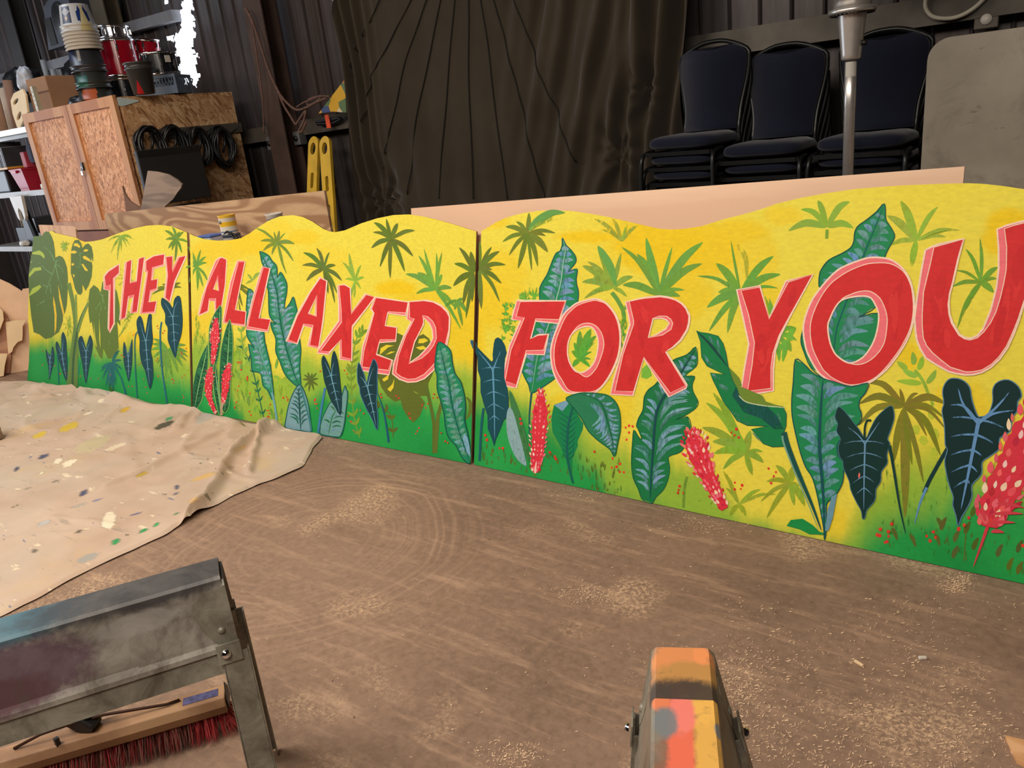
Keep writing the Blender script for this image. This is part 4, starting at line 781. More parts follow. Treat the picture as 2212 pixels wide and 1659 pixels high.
ear(A1([(945, 805), (922, 850), (930, 930), (945, 990), (945, 1080), (960, 1170), (990, 1240), (1026, 1378), (1052, 1280), (1048, 1150), (1035, 1080), (1050, 1000), (1045, 930), (1040, 850), (1040, 798), (1015, 798), (1000, 880), (990, 940), (982, 900), (966, 830)]), p1_(A1, 995, 1010), p1_(A1, 1026, 1365), [A1([(970, 930), (950, 860)]), A1([(1010, 920), (1028, 830)])], (16, 68, 80), VEIN, vw=2, smooth=3)
ear(A1([(1120, 666), (1114, 720), (1145, 790), (1145, 860), (1165, 900), (1165, 990), (1190, 1060), (1226, 1134), (1242, 1050), (1272, 950), (1282, 850), (1276, 750), (1266, 670), (1245, 648), (1215, 680), (1205, 742), (1180, 706), (1150, 680)]), p1_(A1, 1206, 820), p1_(A1, 1226, 1115), [A1([(1170, 750), (1140, 700)]), A1([(1220, 740), (1250, 680)])], (16, 68, 80), VEIN, vw=2, smooth=3)
stroke(F3_([(432, 380), (446, 560), (452, 765)]), 2.5, (26, 110, 110), taper='none')
stroke(F3_([(720, 470), (694, 640)]), 2.2, (40, 140, 120), taper='none')
stroke(F3_([(1450, 90), (1410, 200), (1415, 560), (1440, 935)]), 2.6, (30, 106, 110), taper='none')
stroke(F3_([(1745, -20), (1728, 150), (1750, 560), (1815, 1005)]), 3.4, (36, 110, 130), taper='none')
# ginger plant by the left seam: dark leaves, red spikes
for o_, m_ in ((A3([(415, 895), (440, 940), (435, 1250), (430, 1440), (390, 1700), (330, 1950), (300, 2100), (240, 1700), (240, 1250), (330, 1010)]), A3([(412, 920), (400, 1200), (320, 1700), (305, 2080)])),
               (A3([(570, 1115), (600, 1230), (622, 1420), (616, 1700), (590, 2100), (560, 2500), (480, 2600), (430, 2420), (400, 2100), (430, 1600), (500, 1290)]), A3([(570, 1140), (548, 1600), (520, 2000), (490, 2580)])),
               (A4([(215, 185), (225, 300), (215, 600), (150, 900), (120, 1080), (20, 1238), (-22, 1225), (-25, 900), (30, 600), (120, 350)]), A4([(212, 210), (160, 480), (80, 820), (5, 1210)])),
               (A4([(330, 480), (380, 640), (400, 900), (430, 1180), (470, 1290), (400, 1290), (330, 1000), (300, 700)]), A4([(335, 520), (380, 900), (430, 1260)]))):
    leaf(o_, m_, (30, 104, 62), [(20, 82, 54), (60, 140, 80)], step=8, wid=.45, edge=(150, 200, 110), edge_w=1.2, smooth=0, midcol=(150, 205, 140), mid_w=1.6)
ginger([p1_(A3, 352, 1105), p1_(A3, 335, 1400), p1_(A4, 330, 200), p1_(A4, 298, 500)], 9.5, rows=22)
ginger([p1_(A4, 275, 555), p1_(A4, 240, 760), p1_(A4, 240, 1000), p1_(A4, 350, 1290)], 8.5, rows=18)
ginger([p1_(A4, 565, 495), p1_(A4, 520, 700), p1_(A4, 490, 950), p1_(A4, 460, 1130)], 8.5, rows=18)
stroke(A4([(470, 1110), (440, 1200), (440, 1310)]), 5, (190, 160, 130), taper='none')
stroke(A4([(345, 1240), (350, 1300)]), 4, (244, 190, 180), taper='end')
ginger([p1_(B2_, 935, 800), p1_(B2_, 925, 1100), p1_(B2_, 905, 1400), p1_(B2_, 885, 1640), p1_(B2_, 870, 1780)], 17, rows=20)
stroke(B2_([(880, 1640), (866, 1790)]), 5, (250, 210, 190), taper='start')
ginger([p1_(B4_, 1085, 630), p1_(B4_, 1140, 850), p1_(B4_, 1280, 1180), p1_(B4_, 1470, 1555)], 24, rows=22)
stroke(D5_([(768, 1474), (820, 1330), (865, 1200), (920, 1040)]), 9, (214, 60, 76), taper='start')
ginger([(2290, 845), (2262, 900), (2205, 990), (2150, 1090), (2138, 1140)], 52, rows=20, red=(222, 56, 72), pink=(238, 100, 110))
for a, b in (((880, 1150), (1080, 1140)), ((900, 1210), (1000, 1215)), ((860, 1130), (830, 1020)), ((900, 1080), (1140, 1075)), ((940, 1000), (1147, 1030))): stroke(D5_([a, ((a[0] + b[0]) / 2, (a[1] + b[1]) / 2 - 8), b]), 8, (216, 66, 80), taper='leaf')
# berries
dots(F3_([(250, 350), (245, 520), (400, 530), (470, 630), (540, 620), (580, 330), (690, 400), (720, 660), (850, 690), (905, 400), (950, 690), (1100, 640), (1240, 400), (1270, 420), (1390, 150), (1410, 130), (1460, 520), (1480, 500), (1330, 790), (1375, 790), (1520, 700), (1545, 800), (1560, 870), (1700, 660), (1880, 700), (1900, 720), (1890, 750), (2000, 680), (2030, 650), (2050, 310), (2060, 320), (2000, 380), (1990, 360), (1680, 470), (1690, 440), (1700, 60), (1690, 30), (1780, 90), (1760, 120), (2010, 900), (2020, 930), (2015, 980)]), r=1.5, a=.85)
dots(A2([(40, 985), (60, 1030), (100, 1080), (45, 1130), (30, 1230), (110, 1290), (225, 1320), (235, 1300), (320, 1200), (350, 1210), (515, 1220), (530, 1240), (550, 1040), (700, 1035), (715, 1055), (800, 1280), (820, 1300), (725, 1315), (740, 1350), (925, 1180), (930, 1200), (1020, 1190), (1035, 1205), (1100, 1300), (1105, 1330), (1180, 1250), (1200, 1265), (1215, 1240), (1255, 1180), (1275, 1200), (1248, 1205), (1150, 1410), (1160, 1390), (1140, 1425), (1300, 1420), (1325, 1470), (1340, 1480), (65, 980)]), r=1.9)
dots(A4([(700, 470), (730, 480), (745, 585), (848, 700), (848, 750), (710, 850), (692, 920), (890, 960), (880, 1250), (905, 1310), (1180, 1330), (1200, 1340), (1160, 1240), (1185, 1240), (1420, 1040), (1470, 1020), (1490, 1080), (1930, 1060), (1920, 1130), (1960, 1200), (1215, 1140), (650, 1190)]), r=1.8)
dots(B2_([(270, 1335), (290, 1390), (440, 1490), (480, 1490), (690, 1140), (700, 1195), (1040, 1540), (1100, 1590), (1110, 1620), (1575, 1530), (1790, 1610), (1945, 1245), (1985, 1225), (2030, 1230), (1985, 1305), (1955, 1390)]), r=3)
dots(B4_([(130, 955), (220, 1015), (120, 1060), (180, 1050), (215, 1110), (265, 1115), (1610, 600), (1550, 640), (1588, 672), (1640, 700), (930, 1280), (918, 1325), (975, 1360), (912, 1360), (1590, 1240), (1588, 1320), (1660, 1315), (1675, 1272), (1993, 1072), (2080, 1115), (2055, 1165), (2022, 1245)]), r=3)
dots(D3_([(1585, 1068), (1450, 1130), (1545, 1160), (1410, 1200), (1440, 1210), (1545, 1218), (1525, 1282), (1500, 1290), (2000, 1215), (2080, 1165), (2105, 1232), (2040, 1272)]), r=3.6)
dots(D5_([(735, 1105), (700, 1160), (660, 1190), (1138, 1315)]), r=4)

# ---- materials and the three board objects
def paint_mat():
    n = NT('mural_paint'); at = n.add('ShaderNodeAttribute', attribute_name='paint')
    p = n.pos()
    f = n.noise(n.pos(scale=(14, 14, 30)), 3.0, 6, .6)
    c = n.mix(.16, at.outputs['Color'], n.mix(1.0, at.outputs['Color'], n.ramp(f, [(.3, .45), (.7, 1.45)]), 'MULTIPLY'))
    n.base(c); n.set(.62, 0, .25)
    d = n.noise(n.pos(scale=(90, 90, 26)), 1.0, 3, .6)
    a = n.math('MULTIPLY_ADD', d, 1.0); a.node.inputs[2].default_value = -.5
    al = n.math('MULTIPLY', at.outputs['Alpha'], 3.0); al2 = n.math('ADD', al, n.math('MULTIPLY', d, -2.9)); cl = n.add('ShaderNodeClamp'); n.l.new(al2, cl.inputs[0])
    # solid strokes stay solid, thin ones break up like a dry brush
    sol = n.ramp(at.outputs['Alpha'], [(.80, 0.0), (.93, 1.0)])
    fin = n.math('MAXIMUM', sol, cl.outputs[0])
    n.l.new(fin, n.b.inputs['Alpha'])
    n.bump(f, .12, .002)
    return n.m
def ply_edge():
    n = NT('plywood_edge'); w = n.add('ShaderNodeTexWave', wave_type='BANDS', bands_direction='Y'); w.inputs['Scale'].default_value = 90
    n.base(n.ramp(w.outputs[0], [(.3, lin((190, 150, 110))), (.7, lin((120, 80, 52)))])); n.set(.7); return n.m
M_PAINT, M_EDGE = paint_mat(), ply_edge()
def board(p, label):
    me = bpy.data.meshes.new('mural_panel'); me.from_pydata([tuple(v) for v in p.vs], [], p.fs); me.update()
    me.materials.append(M_EDGE); me.materials.append(M_PAINT)
    me.polygons.foreach_set('material_index', p.mi)
    ca = me.color_attributes.new('paint', 'FLOAT_COLOR', 'CORNER')
    flat = []
    for f in p.cols:
        for c in f: flat += list(c)
    ca.data.foreach_set('color', flat)
    o = bpy.data.objects.new('mural_panel', me); COL.objects.link(o)
    return tag(o, label, 'painted panel', 'painted jungle mural boards')
board(P1, 'painted jungle board with big monstera leaves and the word THEY, farthest left')
board(P2, 'painted jungle board lettered ALL AXED, middle of the long mural')
board(P3, 'largest painted jungle board lettered FOR YOU with dark arrow-shaped leaves')
# ================================================================== MATERIALS OF THE PLACE
def mat_floor():
    n = NT('dusty_concrete'); p = n.pos()
    base = n.ramp(n.noise(p, .9, 6, .62), [(.30, lin((120, 98, 82))), (.5, lin((144, 118, 100))), (.72, lin((160, 132, 112)))])
    fine = n.noise(p, 34, 6, .65)
    base = n.mix(.25, base, n.ramp(fine, [(.3, lin((84, 64, 52))), (.7, lin((190, 158, 132)))]))
    # dark damp-looking stains
    st = n.ramp(n.noise(n.pos(loc=(3.1, 1.7, 0)), .75, 4, .6, .4), [(.56, 0.0), (.70, 1.0)])
    base = n.mix(n.math('MULTIPLY', st, .30), base, lin((76, 58, 48)))
    # broom marks: rings about the place the sweeper stood, and long straight strokes
    g = onZ(700, 1155)
    def rings(c, r0, r1, sc, amt, b):
        v = n.add('ShaderNodeVectorMath', operation='SUBTRACT'); n.l.new(n.pos(), v.inputs[0]); v.inputs[1].default_value = (c[0], c[1], 0)
        ln = n.add('ShaderNodeVectorMath', operation='LENGTH'); n.l.new(v.outputs[0], ln.inputs[0])
        d = n.math('ADD', ln.outputs['Value'], n.math('MULTIPLY', n.noise(n.pos(), 1.3, 2), .28))
        nz = n.add('ShaderNodeTexNoise', noise_dimensions='1D'); nz.inputs['Scale'].default_value = sc; nz.inputs['Detail'].default_value = 3
        n.l.new(d, nz.inputs['W'])
        m1 = n.ramp(ln.outputs['Value'], [(r0, 0.0), ((r0 + r1) / 2, 1.0), (r1, 0.0)])
        k = n.math('MULTIPLY', n.ramp(nz.outputs[0], [(.46, 0.0), (.66, 1.0)]), m1)
        k = n.math('MULTIPLY', k, n.ramp(n.noise(n.pos(), 1.6, 3), [(.35, .1), (.6, 1.0)]))
        return n.mix(n.math('MULTIPLY', k, amt), b, lin((206, 170, 140)))
    base = rings((g.x, g.y - .1), .18, .98, 34, .42, base)
    base = rings((-1.2, -1.4), .0, 1.0, 14, .0, base)
    stn = n.noise(n.pos(scale=(1.0, 7.0, 1), rot=(0, 0, R(33))), 2.2, 6, .7)
    base = n.mix(n.math('MULTIPLY', n.ramp(stn, [(.52, 0.0), (.66, 1.0)]), .42), base, lin((200, 166, 138)))
    # pale saw dust gathered in drifts
    dr = n.math('MULTIPLY', n.ramp(n.noise(n.pos(loc=(.4, 2.2, 0)), 1.9, 3, .5), [(.57, 0.0), (.68, 1.0)]), n.ramp(n.noise(n.pos(), 70, 5, .75), [(.47, 0.0), (.58, 1.0)]))
    base = n.mix(n.math('MULTIPLY', dr, .7), base, lin((226, 192, 156)))
    # dark little bits
    dk = n.ramp(n.noise(n.pos(loc=(7, 7, 0)), 48, 2, .5), [(.74, 0.0), (.78, 1.0)])
    base = n.mix(n.math('MULTIPLY', dk, .7), base, lin((48, 36, 30)))
    n.base(base); n.set(.78, 0, .3); n.bump(fine, .25, .004); return n.m
def mat_osb(name, warm=1.0):
    n = NT(name); P_ = n.pos()
    f = None
    for rot, sc in (((.25, .2, .1), (46, 46, 7)), ((-.7, .75, .3), (52, 52, 9)), ((1.1, -1.0, .5), (44, 44, 8)), ((.45, -.4, .9), (60, 60, 8))):
        v = n.add('ShaderNodeTexVoronoi'); vec = n.pos(scale=tuple(1 / q for q in sc), rot=rot); vec.node.vector_type = 'TEXTURE'; n.l.new(vec, v.inputs['Vector']); v.inputs['Scale'].default_value = 1.0
        sp = n.add('ShaderNodeSeparateColor'); n.l.new(v.outputs['Color'], sp.inputs[0])
        if f is None: f = sp.outputs[0]
        else:
            mx = n.add('ShaderNodeMix', data_type='FLOAT'); n.l.new(n.math('GREATER_THAN', sp.outputs[1], .62), mx.inputs[0]); n.l.new(f, mx.inputs[2]); n.l.new(sp.outputs[0], mx.inputs[3]); f = mx.outputs[0]
    f = n.math('ADD', n.math('MULTIPLY', f, .5), n.math('MULTIPLY', n.noise(n.pos(scale=(30, 30, 8)), 1, 5, .7), .5))
    k = warm
    base = n.ramp(f, [(.20, lin((136 * k, 92, 58))), (.36, lin((186 * k, 138, 94))), (.55, lin((208 * k, 162, 116))), (.76, lin((230 * k, 194, 150)))])
    fl = n.ramp(n.noise(n.pos(scale=(20, 20, 70), rot=(.3, .2, 0)), 1, 4, .7), [(.62, 0.0), (.70, 1.0)])
    base = n.mix(n.math('MULTIPLY', fl, .45), base, lin((86, 52, 32)))
    n.base(base); n.set(.68); n.bump(f, .2, .003); return n.m
def mat_wood(name, a, b, scale=(3, 3, 30), dist=2.5, rot=(0, 0, 0), obj=False, rough=.6, wsc=1.0):
    n = NT(name); p = n.pos(obj, scale=scale, rot=rot)
    g = n.noise(p, .55 * wsc, 2, .45, .3)
    w = n.math('MULTIPLY_ADD', n.math('SINE', n.math('MULTIPLY', g, 22.0 * dist)), .5); w.node.inputs[2].default_value = .5
    sx = tuple(max(2.0, 9.0 * q) for q in scale)
    f = n.math('ADD', n.math('MULTIPLY', n.math('POWER', w, 1.6), .55), n.math('MULTIPLY', n.noise(n.pos(obj, scale=sx, rot=rot), 1, 5, .6), .45))
    n.base(n.ramp(f, [(.2, lin(a)), (.6, lin(b))])); n.set(rough); return n.m
def mat_metal_dirty(name, c, d, rough=.42, metal=.85, spots=()):
    """old galvanised or painted sheet: base c, grime d, plus blobs of over-spray (centre, radius, colour, amount) in object space"""
    n = NT(name); p = n.pos(True)
    f = n.noise(p, 9, 8, .7, .6)
    base = n.ramp(f, [(.34, lin(d)), (.62, lin(c))])
    met = metal
    for (ctr, rad, col, amt) in spots:
        v = n.add('ShaderNodeVectorMath', operation='SUBTRACT'); n.l.new(n.pos(True), v.inputs[0]); v.inputs[1].default_value = ctr
        s_ = n.add('ShaderNodeVectorMath', operation='DIVIDE'); n.l.new(v.outputs[0], s_.inputs[0]); s_.inputs[1].default_value = rad
        ln = n.add('ShaderNodeVectorMath', operation='LENGTH'); n.l.new(s_.outputs[0], ln.inputs[0])
        dd = n.math('ADD', ln.outputs['Value'], n.math('MULTIPLY', n.math('SUBTRACT', n.noise(n.pos(True), 30, 5, .7), .5), .7))
        k = n.math('MULTIPLY', n.ramp(dd, [(.7, 1.0), (1.0, 0.0)]), amt)
        base = n.mix(k, base, lin(col))
    dr = n.ramp(n.noise(n.pos(True, scale=(26, 26, 2.5)), 1, 4, .6), [(.60, 0.0), (.72, 1.0)])
    base = n.mix(n.math('MULTIPLY', dr, .45), base, lin(d))
    n.base(base); n.set(rough, met); n.bump(f, .1, .002); return n.m
def mat_wall():
    n = NT('rusty_corrugated_steel'); p = n.pos()
    f = n.noise(n.pos(scale=(1.2, 1.2, .35)), 1.6, 6, .65)
    base = n.ramp(f, [(.3, lin((44, 38, 36))), (.5, lin((70, 64, 64))), (.7, lin((96, 90, 92)))])
    r = n.ramp(n.noise(n.pos(scale=(1.4, 1, .5), loc=(4, 0, 2)), 1.3, 5, .6), [(.5, 0.0), (.66, 1.0)])
    base = n.mix(n.math('MULTIPLY', r, .55), base, lin((78, 50, 44)))
    st = n.noise(n.pos(scale=(30, 1, .6)), 1, 4, .6)
    base = n.mix(.3, base, n.ramp(st, [(.3, lin((30, 26, 26))), (.7, lin((104, 98, 98)))]))
    n.base(base); n.set(.5, .35); return n.m
def mat_cloth(name, c, var=.18, weave=240, rough=.9, bump=.15):
    n = NT(name); p = n.pos(True); f = n.noise(p, 2.2, 5, .6); k = lin(c)
    n.base(n.ramp(f, [(.3, tuple(x * (1 - var) for x in k)), (.7, tuple(x * (1 + var) for x in k))])); n.set(rough, 0, .15)
    n.b.inputs['Sheen Weight'].default_value = .15
    if bump: n.bump(n.noise(p, weave, 2), bump, .002)
    return n.m
M_FLOOR, M_OSB, M_OSBD, M_WALL = mat_floor(), mat_osb('strand_board', 1.0), mat_osb('strand_board_door', 1.08), mat_wall()
M_PINE = mat_wood('pine_stud', (206, 150, 100), (180, 118, 74), (6, 6, .8), 1.0)
M_PLY = mat_wood('pine_plywood', (204, 168, 128), (164, 124, 88), (.9, 2, 4.2), 3.0, rot=(0, R(4), 0), wsc=1.5)
M_BIRCH = mat_wood('birch_plywood', (242, 206, 174), (230, 190, 158), (.5, 1, 5), .7, wsc=.8)
M_GIRT = simple('grey_girt_steel', (92, 86, 78), .55, .3, .3, 5)
M_BLACK = simple('black_plastic', (26, 26, 28), .42, 0, .2)
M_BLKMET = simple('black_metal_tube', (30, 32, 32), .35, .5, .2)
M_NAVY = mat_cloth('navy_upholstery', (20, 23, 40), .18, 420)
M_OLIVE = mat_cloth('olive_parachute_cloth', (60, 52, 42), .16, 160, .85, .08)
M_SEAM = simple('dark_seam_tape', (38, 32, 24), .9)
M_STEEL = simple('stainless_steel', (214, 210, 206), .34, .8, .06, 30)
M_DKSTEEL = simple('dark_slotted_steel', (50, 48, 46), .45, .7, .2)
M_WHITEP = simple('white_plastic', (214, 208, 198), .45, 0, .06)
M_CREAMM = simple('cream_painted_steel', (188, 178, 150), .45, .1, .15)
M_CARD = simple('brown_cardboard', (160, 118, 84), .85, 0, .1, 5)
M_GREYP = simple('grey_plastic', (120, 122, 124), .5, 0, .1)
M_REDP = simple('red_plastic', (178, 30, 52), .4, 0, .1)
M_RED = simple('red_drum_lacquer', (182, 16, 44), .16, 0, .1)
M_CHROME = simple('chrome', (224, 224, 226), .1, 1.0, .03)
M_ROPE = simple('brown_rope', (104, 76, 66), .9, 0, .3, 40)
M_YEL = simple('yellow_painted_steel', (214, 172, 44), .5, 0, .2, 6)

# ================================================================== THE SETTING
WX0, WX1, WY0, WY1, WZ = -13.0, 4.5, -5.0, 5.2, 4.8
struct(MB().box(((WX0 + WX1) / 2, (WY0 + WY1) / 2, -.06), (WX1 - WX0 + .4, WY1 - WY0 + .4, .12)).obj('floor', M_FLOOR))
struct(MB().box(((WX0 + WX1) / 2, (WY0 + WY1) / 2, WZ + .05), (WX1 - WX0 + .4, WY1 - WY0 + .4, .1)).obj('ceiling', simple('dark_roof_sheet', (70, 64, 60), .7)))
def prof(x, p=.19, d=.028):
    k = (x / p) % 1.0
    return d * (1 - sst(.0, .05, k) + sst(.95, 1.0, k)) if True else 0
def hole(x, z):
    """rusted-through places in the wall where daylight comes in"""
    q = px_of(V((x, WY1, z))); jx = 9 * noise.noise(V((q[0] * .12, q[1] * .09, 0))); jy = 10 * noise.noise(V((q[0] * .13, q[1] * .05, 5)))
    for (a, b, rx, ry) in ((404, 34, 13, 44), (410, 66, 10, 34), (396, 74, 7, 26), (388, 98, 9, 28), (403, 100, 8, 30), (396, 138, 8, 36), (412, 124, 8, 40), (418, 150, 7, 30), (405, 165, 6, 24), (372, 84, 5, 12), (425, 122, 4, 8), (428, 162, 3, 8), (424, 175, 2, 12), (728, 10, 5, 50), (156, -2, 9, 4), (358, -2, 7, 6)):
        if ((q[0] + jx - a) / rx) ** 2 + ((q[1] + jy - b) / ry) ** 2 < 1: return True
    return False
wb = MB()
def sheet(x0, x1, z0, z1, dx, dz, holes=False):
    nx, nz = max(1, round((x1 - x0) / dx)), max(1, round((z1 - z0) / dz)); b = len(wb.v)
    for j in range(nz + 1):
        for i in range(nx + 1):
            x = x0 + (x1 - x0) * i / nx; wb.v.append((x, WY1 - prof(x), z0 + (z1 - z0) * j / nz))
    for j in range(nz):
        for i in range(nx):
            if holes and hole(x0 + (x1 - x0) * (i + .5) / nx, z0 + (z1 - z0) * (j + .5) / nz): continue
            k = b + j * (nx + 1) + i; wb.f.append((k, k + 1, k + nx + 2, k + nx + 1)); wb.mi.append(0); wb.sm.append(False)
sheet(WX0, -9.6, 0, WZ, .0095, 2.4); sheet(-9.6, -4.9, 0, 2.0, .0095, 1); sheet(-9.6, -4.9, 2.0, 3.6, .0095, .0125, True); sheet(-9.6, -4.9, 3.6, WZ, .0095, 1.2); sheet(-4.9, WX1, 0, WZ, .0095, 2.4)
struct(wb.obj('wall_back', M_WALL, fix=False))
M_LINING = simple('dim_side_wall', (64, 58, 54), .8)
# left wall with the roller-door opening that lets daylight on to the storage shelves
lw = MB()
for (y0, y1, z0, z1) in ((WY0, .4, 0, WZ), (3.3, WY1, 0, WZ), (.4, 3.3, 3.0, WZ)): lw.box((WX0 - .05, (y0 + y1) / 2, (z0 + z1) / 2), (.1, y1 - y0, z1 - z0))
struct(lw.obj('wall_left', M_LINING))
struct(MB().box((WX1 + .05, (WY0 + WY1) / 2, WZ / 2), (.1, WY1 - WY0, WZ)).obj('wall_right', M_LINING))
struct(MB().box(((WX0 + WX1) / 2, WY0 - .05, WZ / 2), (WX1 - WX0, .1, WZ)).obj('wall_front', M_LINING))
tn = [0]
def trim(a, b, w, h, m=M_GIRT):
    tn[0] += 1; return struct(MB().span(a, b, w, h, 0).obj('trim_%d' % tn[0], m))
gy = WY1 - .085
trim((-12.9, gy, 1.66), (-4.6, gy, 1.815), .10, .13)            # girt left of the drape
trim((-2.3, gy, 1.95), (4.4, gy, 1.95), .10, .14)              # girt behind the chairs
trim((-8.3, gy, 2.99), (-7.44, gy, 2.98), .10, .10, simple('pale_girt', (110, 108, 110), .5, .2))
trim((-12.9, gy, 2.86), (-8.8, gy, 2.84), .10, .10, simple('pale_girt', (110, 108, 110), .5, .2))
M_RUSTCOL = simple('rust_brown_column', (72, 54, 46), .7, .2, .3, 4); M_DKCOL = simple('dark_column', (40, 36, 34), .7)
def column(x, y, m):
    tn[0] += 1; c = MB(); c.box((x, y - .1, WZ / 2), (.24, .014, WZ)); c.box((x, y + .06, WZ / 2), (.24, .014, WZ)); c.box((x, y - .02, WZ / 2), (.012, .16, WZ))
    return struct(c.obj('trim_%d' % tn[0], m))
column(-6.02, 5.0, M_RUSTCOL); column(-8.42, 5.0, simple('olive_brown_column', (74, 66, 52), .7)); column(-10.35, 5.0, M_DKCOL)

# ================================================================== HANGING DRAPE
DX0, DX1, DZ0, DZ1, DY = -5.02, -2.02, .12, 4.3, 4.86
def drape_y(x, z):
    u = (x - DX0) / (DX1 - DX0)
    L = 1 - sst(0, .16, u); Rr = sst(.46, .74, u); E = sst(.80, .93, u)
    n1 = noise.noise(V((x * 1.1, z * .7, 2))); n2 = noise.noise(V((x * 3 + z * 1.3, z * .9, 5)))
    y = .010 * n1 + .008 * sin((x * 4 + z * 1.4 + 2 * n1) * 3)
    y += L * .065 * sin((x + .035 * z * (1 + n1)) * 62 + 3 * n1)
    ph = (x - .30 * z - .08 * n1)
    y += Rr * (1 - E) * (.034 * sin(ph * 22 + 2.4 * n2) + .016 * sin(ph * 47 + 3 * n1))
    y += E * .085 * sin((x - .05 * z) * 40 + 2.6 * n2)
    y += .012 * (1 - L) * (1 - Rr) * sin((x + .14 * (x - DX0 - 1.25) * z) * 24) * sst(.6, 2.6, 3.1 - z)
    # swags where the cloth is tied back, low at both sides
    for (cx, cz, s_) in ((-4.75, 1.12, .28), (-2.55, 1.35, .22), (-2.32, 1.72, .16)):
        d = math.hypot((x - cx) / s_, (z - cz) / (s_ * 1.5)); y -= .10 * max(0, 1 - d) * (1 + .5 * sin(math.atan2(z - cz, x - cx) * 9))
    return DY - y
def drape_x(x, z):
    u = (x - DX0) / (DX1 - DX0)
    return x + (1 - u) ** 2 * (.07 * (z - 2.0) + .02 * sin(z * 3.1)) + (sst(.7, 1, u)) * (.05 * sin(z * 3.3) - .02)
dm = MB().grid(lambda a, b: V((drape_x(DX0 + (DX1 - DX0) * a, DZ0 + (DZ1 - DZ0) * b), drape_y(DX0 + (DX1 - DX0) * a, DZ0 + (DZ1 - DZ0) * b), DZ0 + (DZ1 - DZ0) * b)), 380, 150)
for L in ([(826, -20), (800, 30), (768, 100), (752, 160)], [(890, -20), (848, 70), (800, 162), (775, 300)], [(925, -20), (878, 110), (840, 270), (818, 365)], [(952, -20), (930, 90), (902, 220), (876, 420)], [(978, -20), (966, 150), (950, 330), (944, 430)], [(1006, -20), (1008, 130), (1012, 280), (1020, 430)], [(1030, -20), (1048, 100), (1068, 260), (1092, 430)], [(1058, -20), (1085, 90), (1125, 250), (1170, 430)], [(1100, -20), (1130, 60), (1160, 150), (1240, 350)]):
    W_ = []
    for q in catmull([V((x, y, 0)) for x, y in L], 14):
        p = onY(q.x, q.y, DY - .03); W_.append(V((p.x, drape_y(p.x, p.z) - .008, p.z)))
    dm.tube(W_, .0055, 5, 1)
drape = dm.obj('hanging_drape', [M_OLIVE, M_SEAM], fix=False)
tag(drape, 'huge olive parachute cloth with dark seams hanging on the back wall', 'drape')

# ================================================================== STACKED BANQUET CHAIRS
def make_chair():
    t = thing('stacking_chair', '', 'chair')
    # seat: soft cushion, thicker at the front
    def seat(a, b):
        th = 2 * pi * a; k = abs(cos(th)) ** .4 * (1 if cos(th) > 0 else -1), abs(sin(th)) ** .4 * (1 if sin(th) > 0 else -1)
        r = sin(pi * b) ** .35; z = -cos(pi * b)
        return V((k[0] * .215 * r, k[1] * .205 * r - .01, .455 + z * .034 + (.012 if z > 0 else 0) - .016 * (k[1] * r > .5)))
    MB().grid(seat, 40, 12).obj('seat', M_NAVY, t)
    def bx(z): # half width of the back at height above the seat
        k = z / .46; return .165 + .045 * sst(.15, .8, k) - .055 * max(0, (k - .82) / .18) ** 2.2
    bt = lambda z: .185 + .10 * z + .02 * sin(pi * z / .46)
    prof_ = [(bx(z), z) for z in [i * .43 / 14 for i in range(15)]]
    pts = [(-w, z) for w, z in prof_] + [(-.13, .452), (-.06, .446), (0, .440), (.06, .446), (.13, .452)] + [(w, z) for w, z in reversed(prof_)]
    bm = MB(); n = len(pts); fr = [V((x, bt(z) - .018 - .012 * (1 - (x / .22) ** 2), .50 + z)) for x, z in pts]; bk = [V((x, bt(z) + .014, .50 + z)) for x, z in pts]
    bm.add(fr + bk, [(i, (i + 1) % n, (i + 1) % n + n, i + n) for i in range(n)])
    for b0, flip in ((0, False), (n, True)):
        for i in range(n // 2 - 1):
            q = (b0 + i, b0 + i + 1, b0 + n - 2 - i, b0 + n - 1 - i); bm.f.append(q if flip else q[::-1]); bm.mi.append(0); bm.sm.append(True)
    bm.obj('backrest', M_NAVY, t)
    f = MB(); loop = [V((-bx(0) - .01, .19, .36))] + [V((-bx(z) - .010, bt(z), .50 + z)) for z in [i * .42 / 8 for i in range(9)]] + [V((-.09, bt(.47), .972)), V((0, bt(.48), .982)), V((.09, bt(.47), .972))] + [V((bx(z) + .010, bt(z), .50 + z)) for z in [i * .42 / 8 for i in range(8, -1, -1)]] + [V((bx(0) + .01, .19, .36))]
    f.tube(catmull(loop, 3), .0125, 8); f.obj('back_frame', M_BLKMET, t)
    s_ = MB()
    for sd in (-1, 1): s_.span((sd * .205, -.20, .405), (sd * .195, .19, .40), .02, .022)
    s_.span((-.205, -.20, .405), (.205, -.20, .405), .02, .022); s_.span((-.195, .18, .40), (.195, .18, .40), .02, .022); s_.obj('seat_frame', M_BLKMET, t)
    for sd in (-1, 1):
        MB().tube(catmull([V((sd * .222, -.10, .415)), V((sd * .225, -.17, .41)), V((sd * .228, -.212, .385)), V((sd * .232, -.225, .30)), V((sd * .236, -.235, .0))], 4), .0125, 8).obj('leg', M_BLKMET, t)
        MB().tube(catmull([V((sd * .182, .19, .42)), V((sd * .195, .215, .22)), V((sd * .205, .26, .0))], 4), .0125, 8).obj('leg', M_BLKMET, t)
    return t
chair0 = make_chair(); used = False
NUMW = ['', 'topmost', 'second from the top', 'third from the top', 'fourth from the top', 'fifth from the top', 'sixth from the top', 'seventh from the top', 'eighth from the top', 'ninth from the top', 'tenth from the top', 'eleventh from the top', 'lowest']
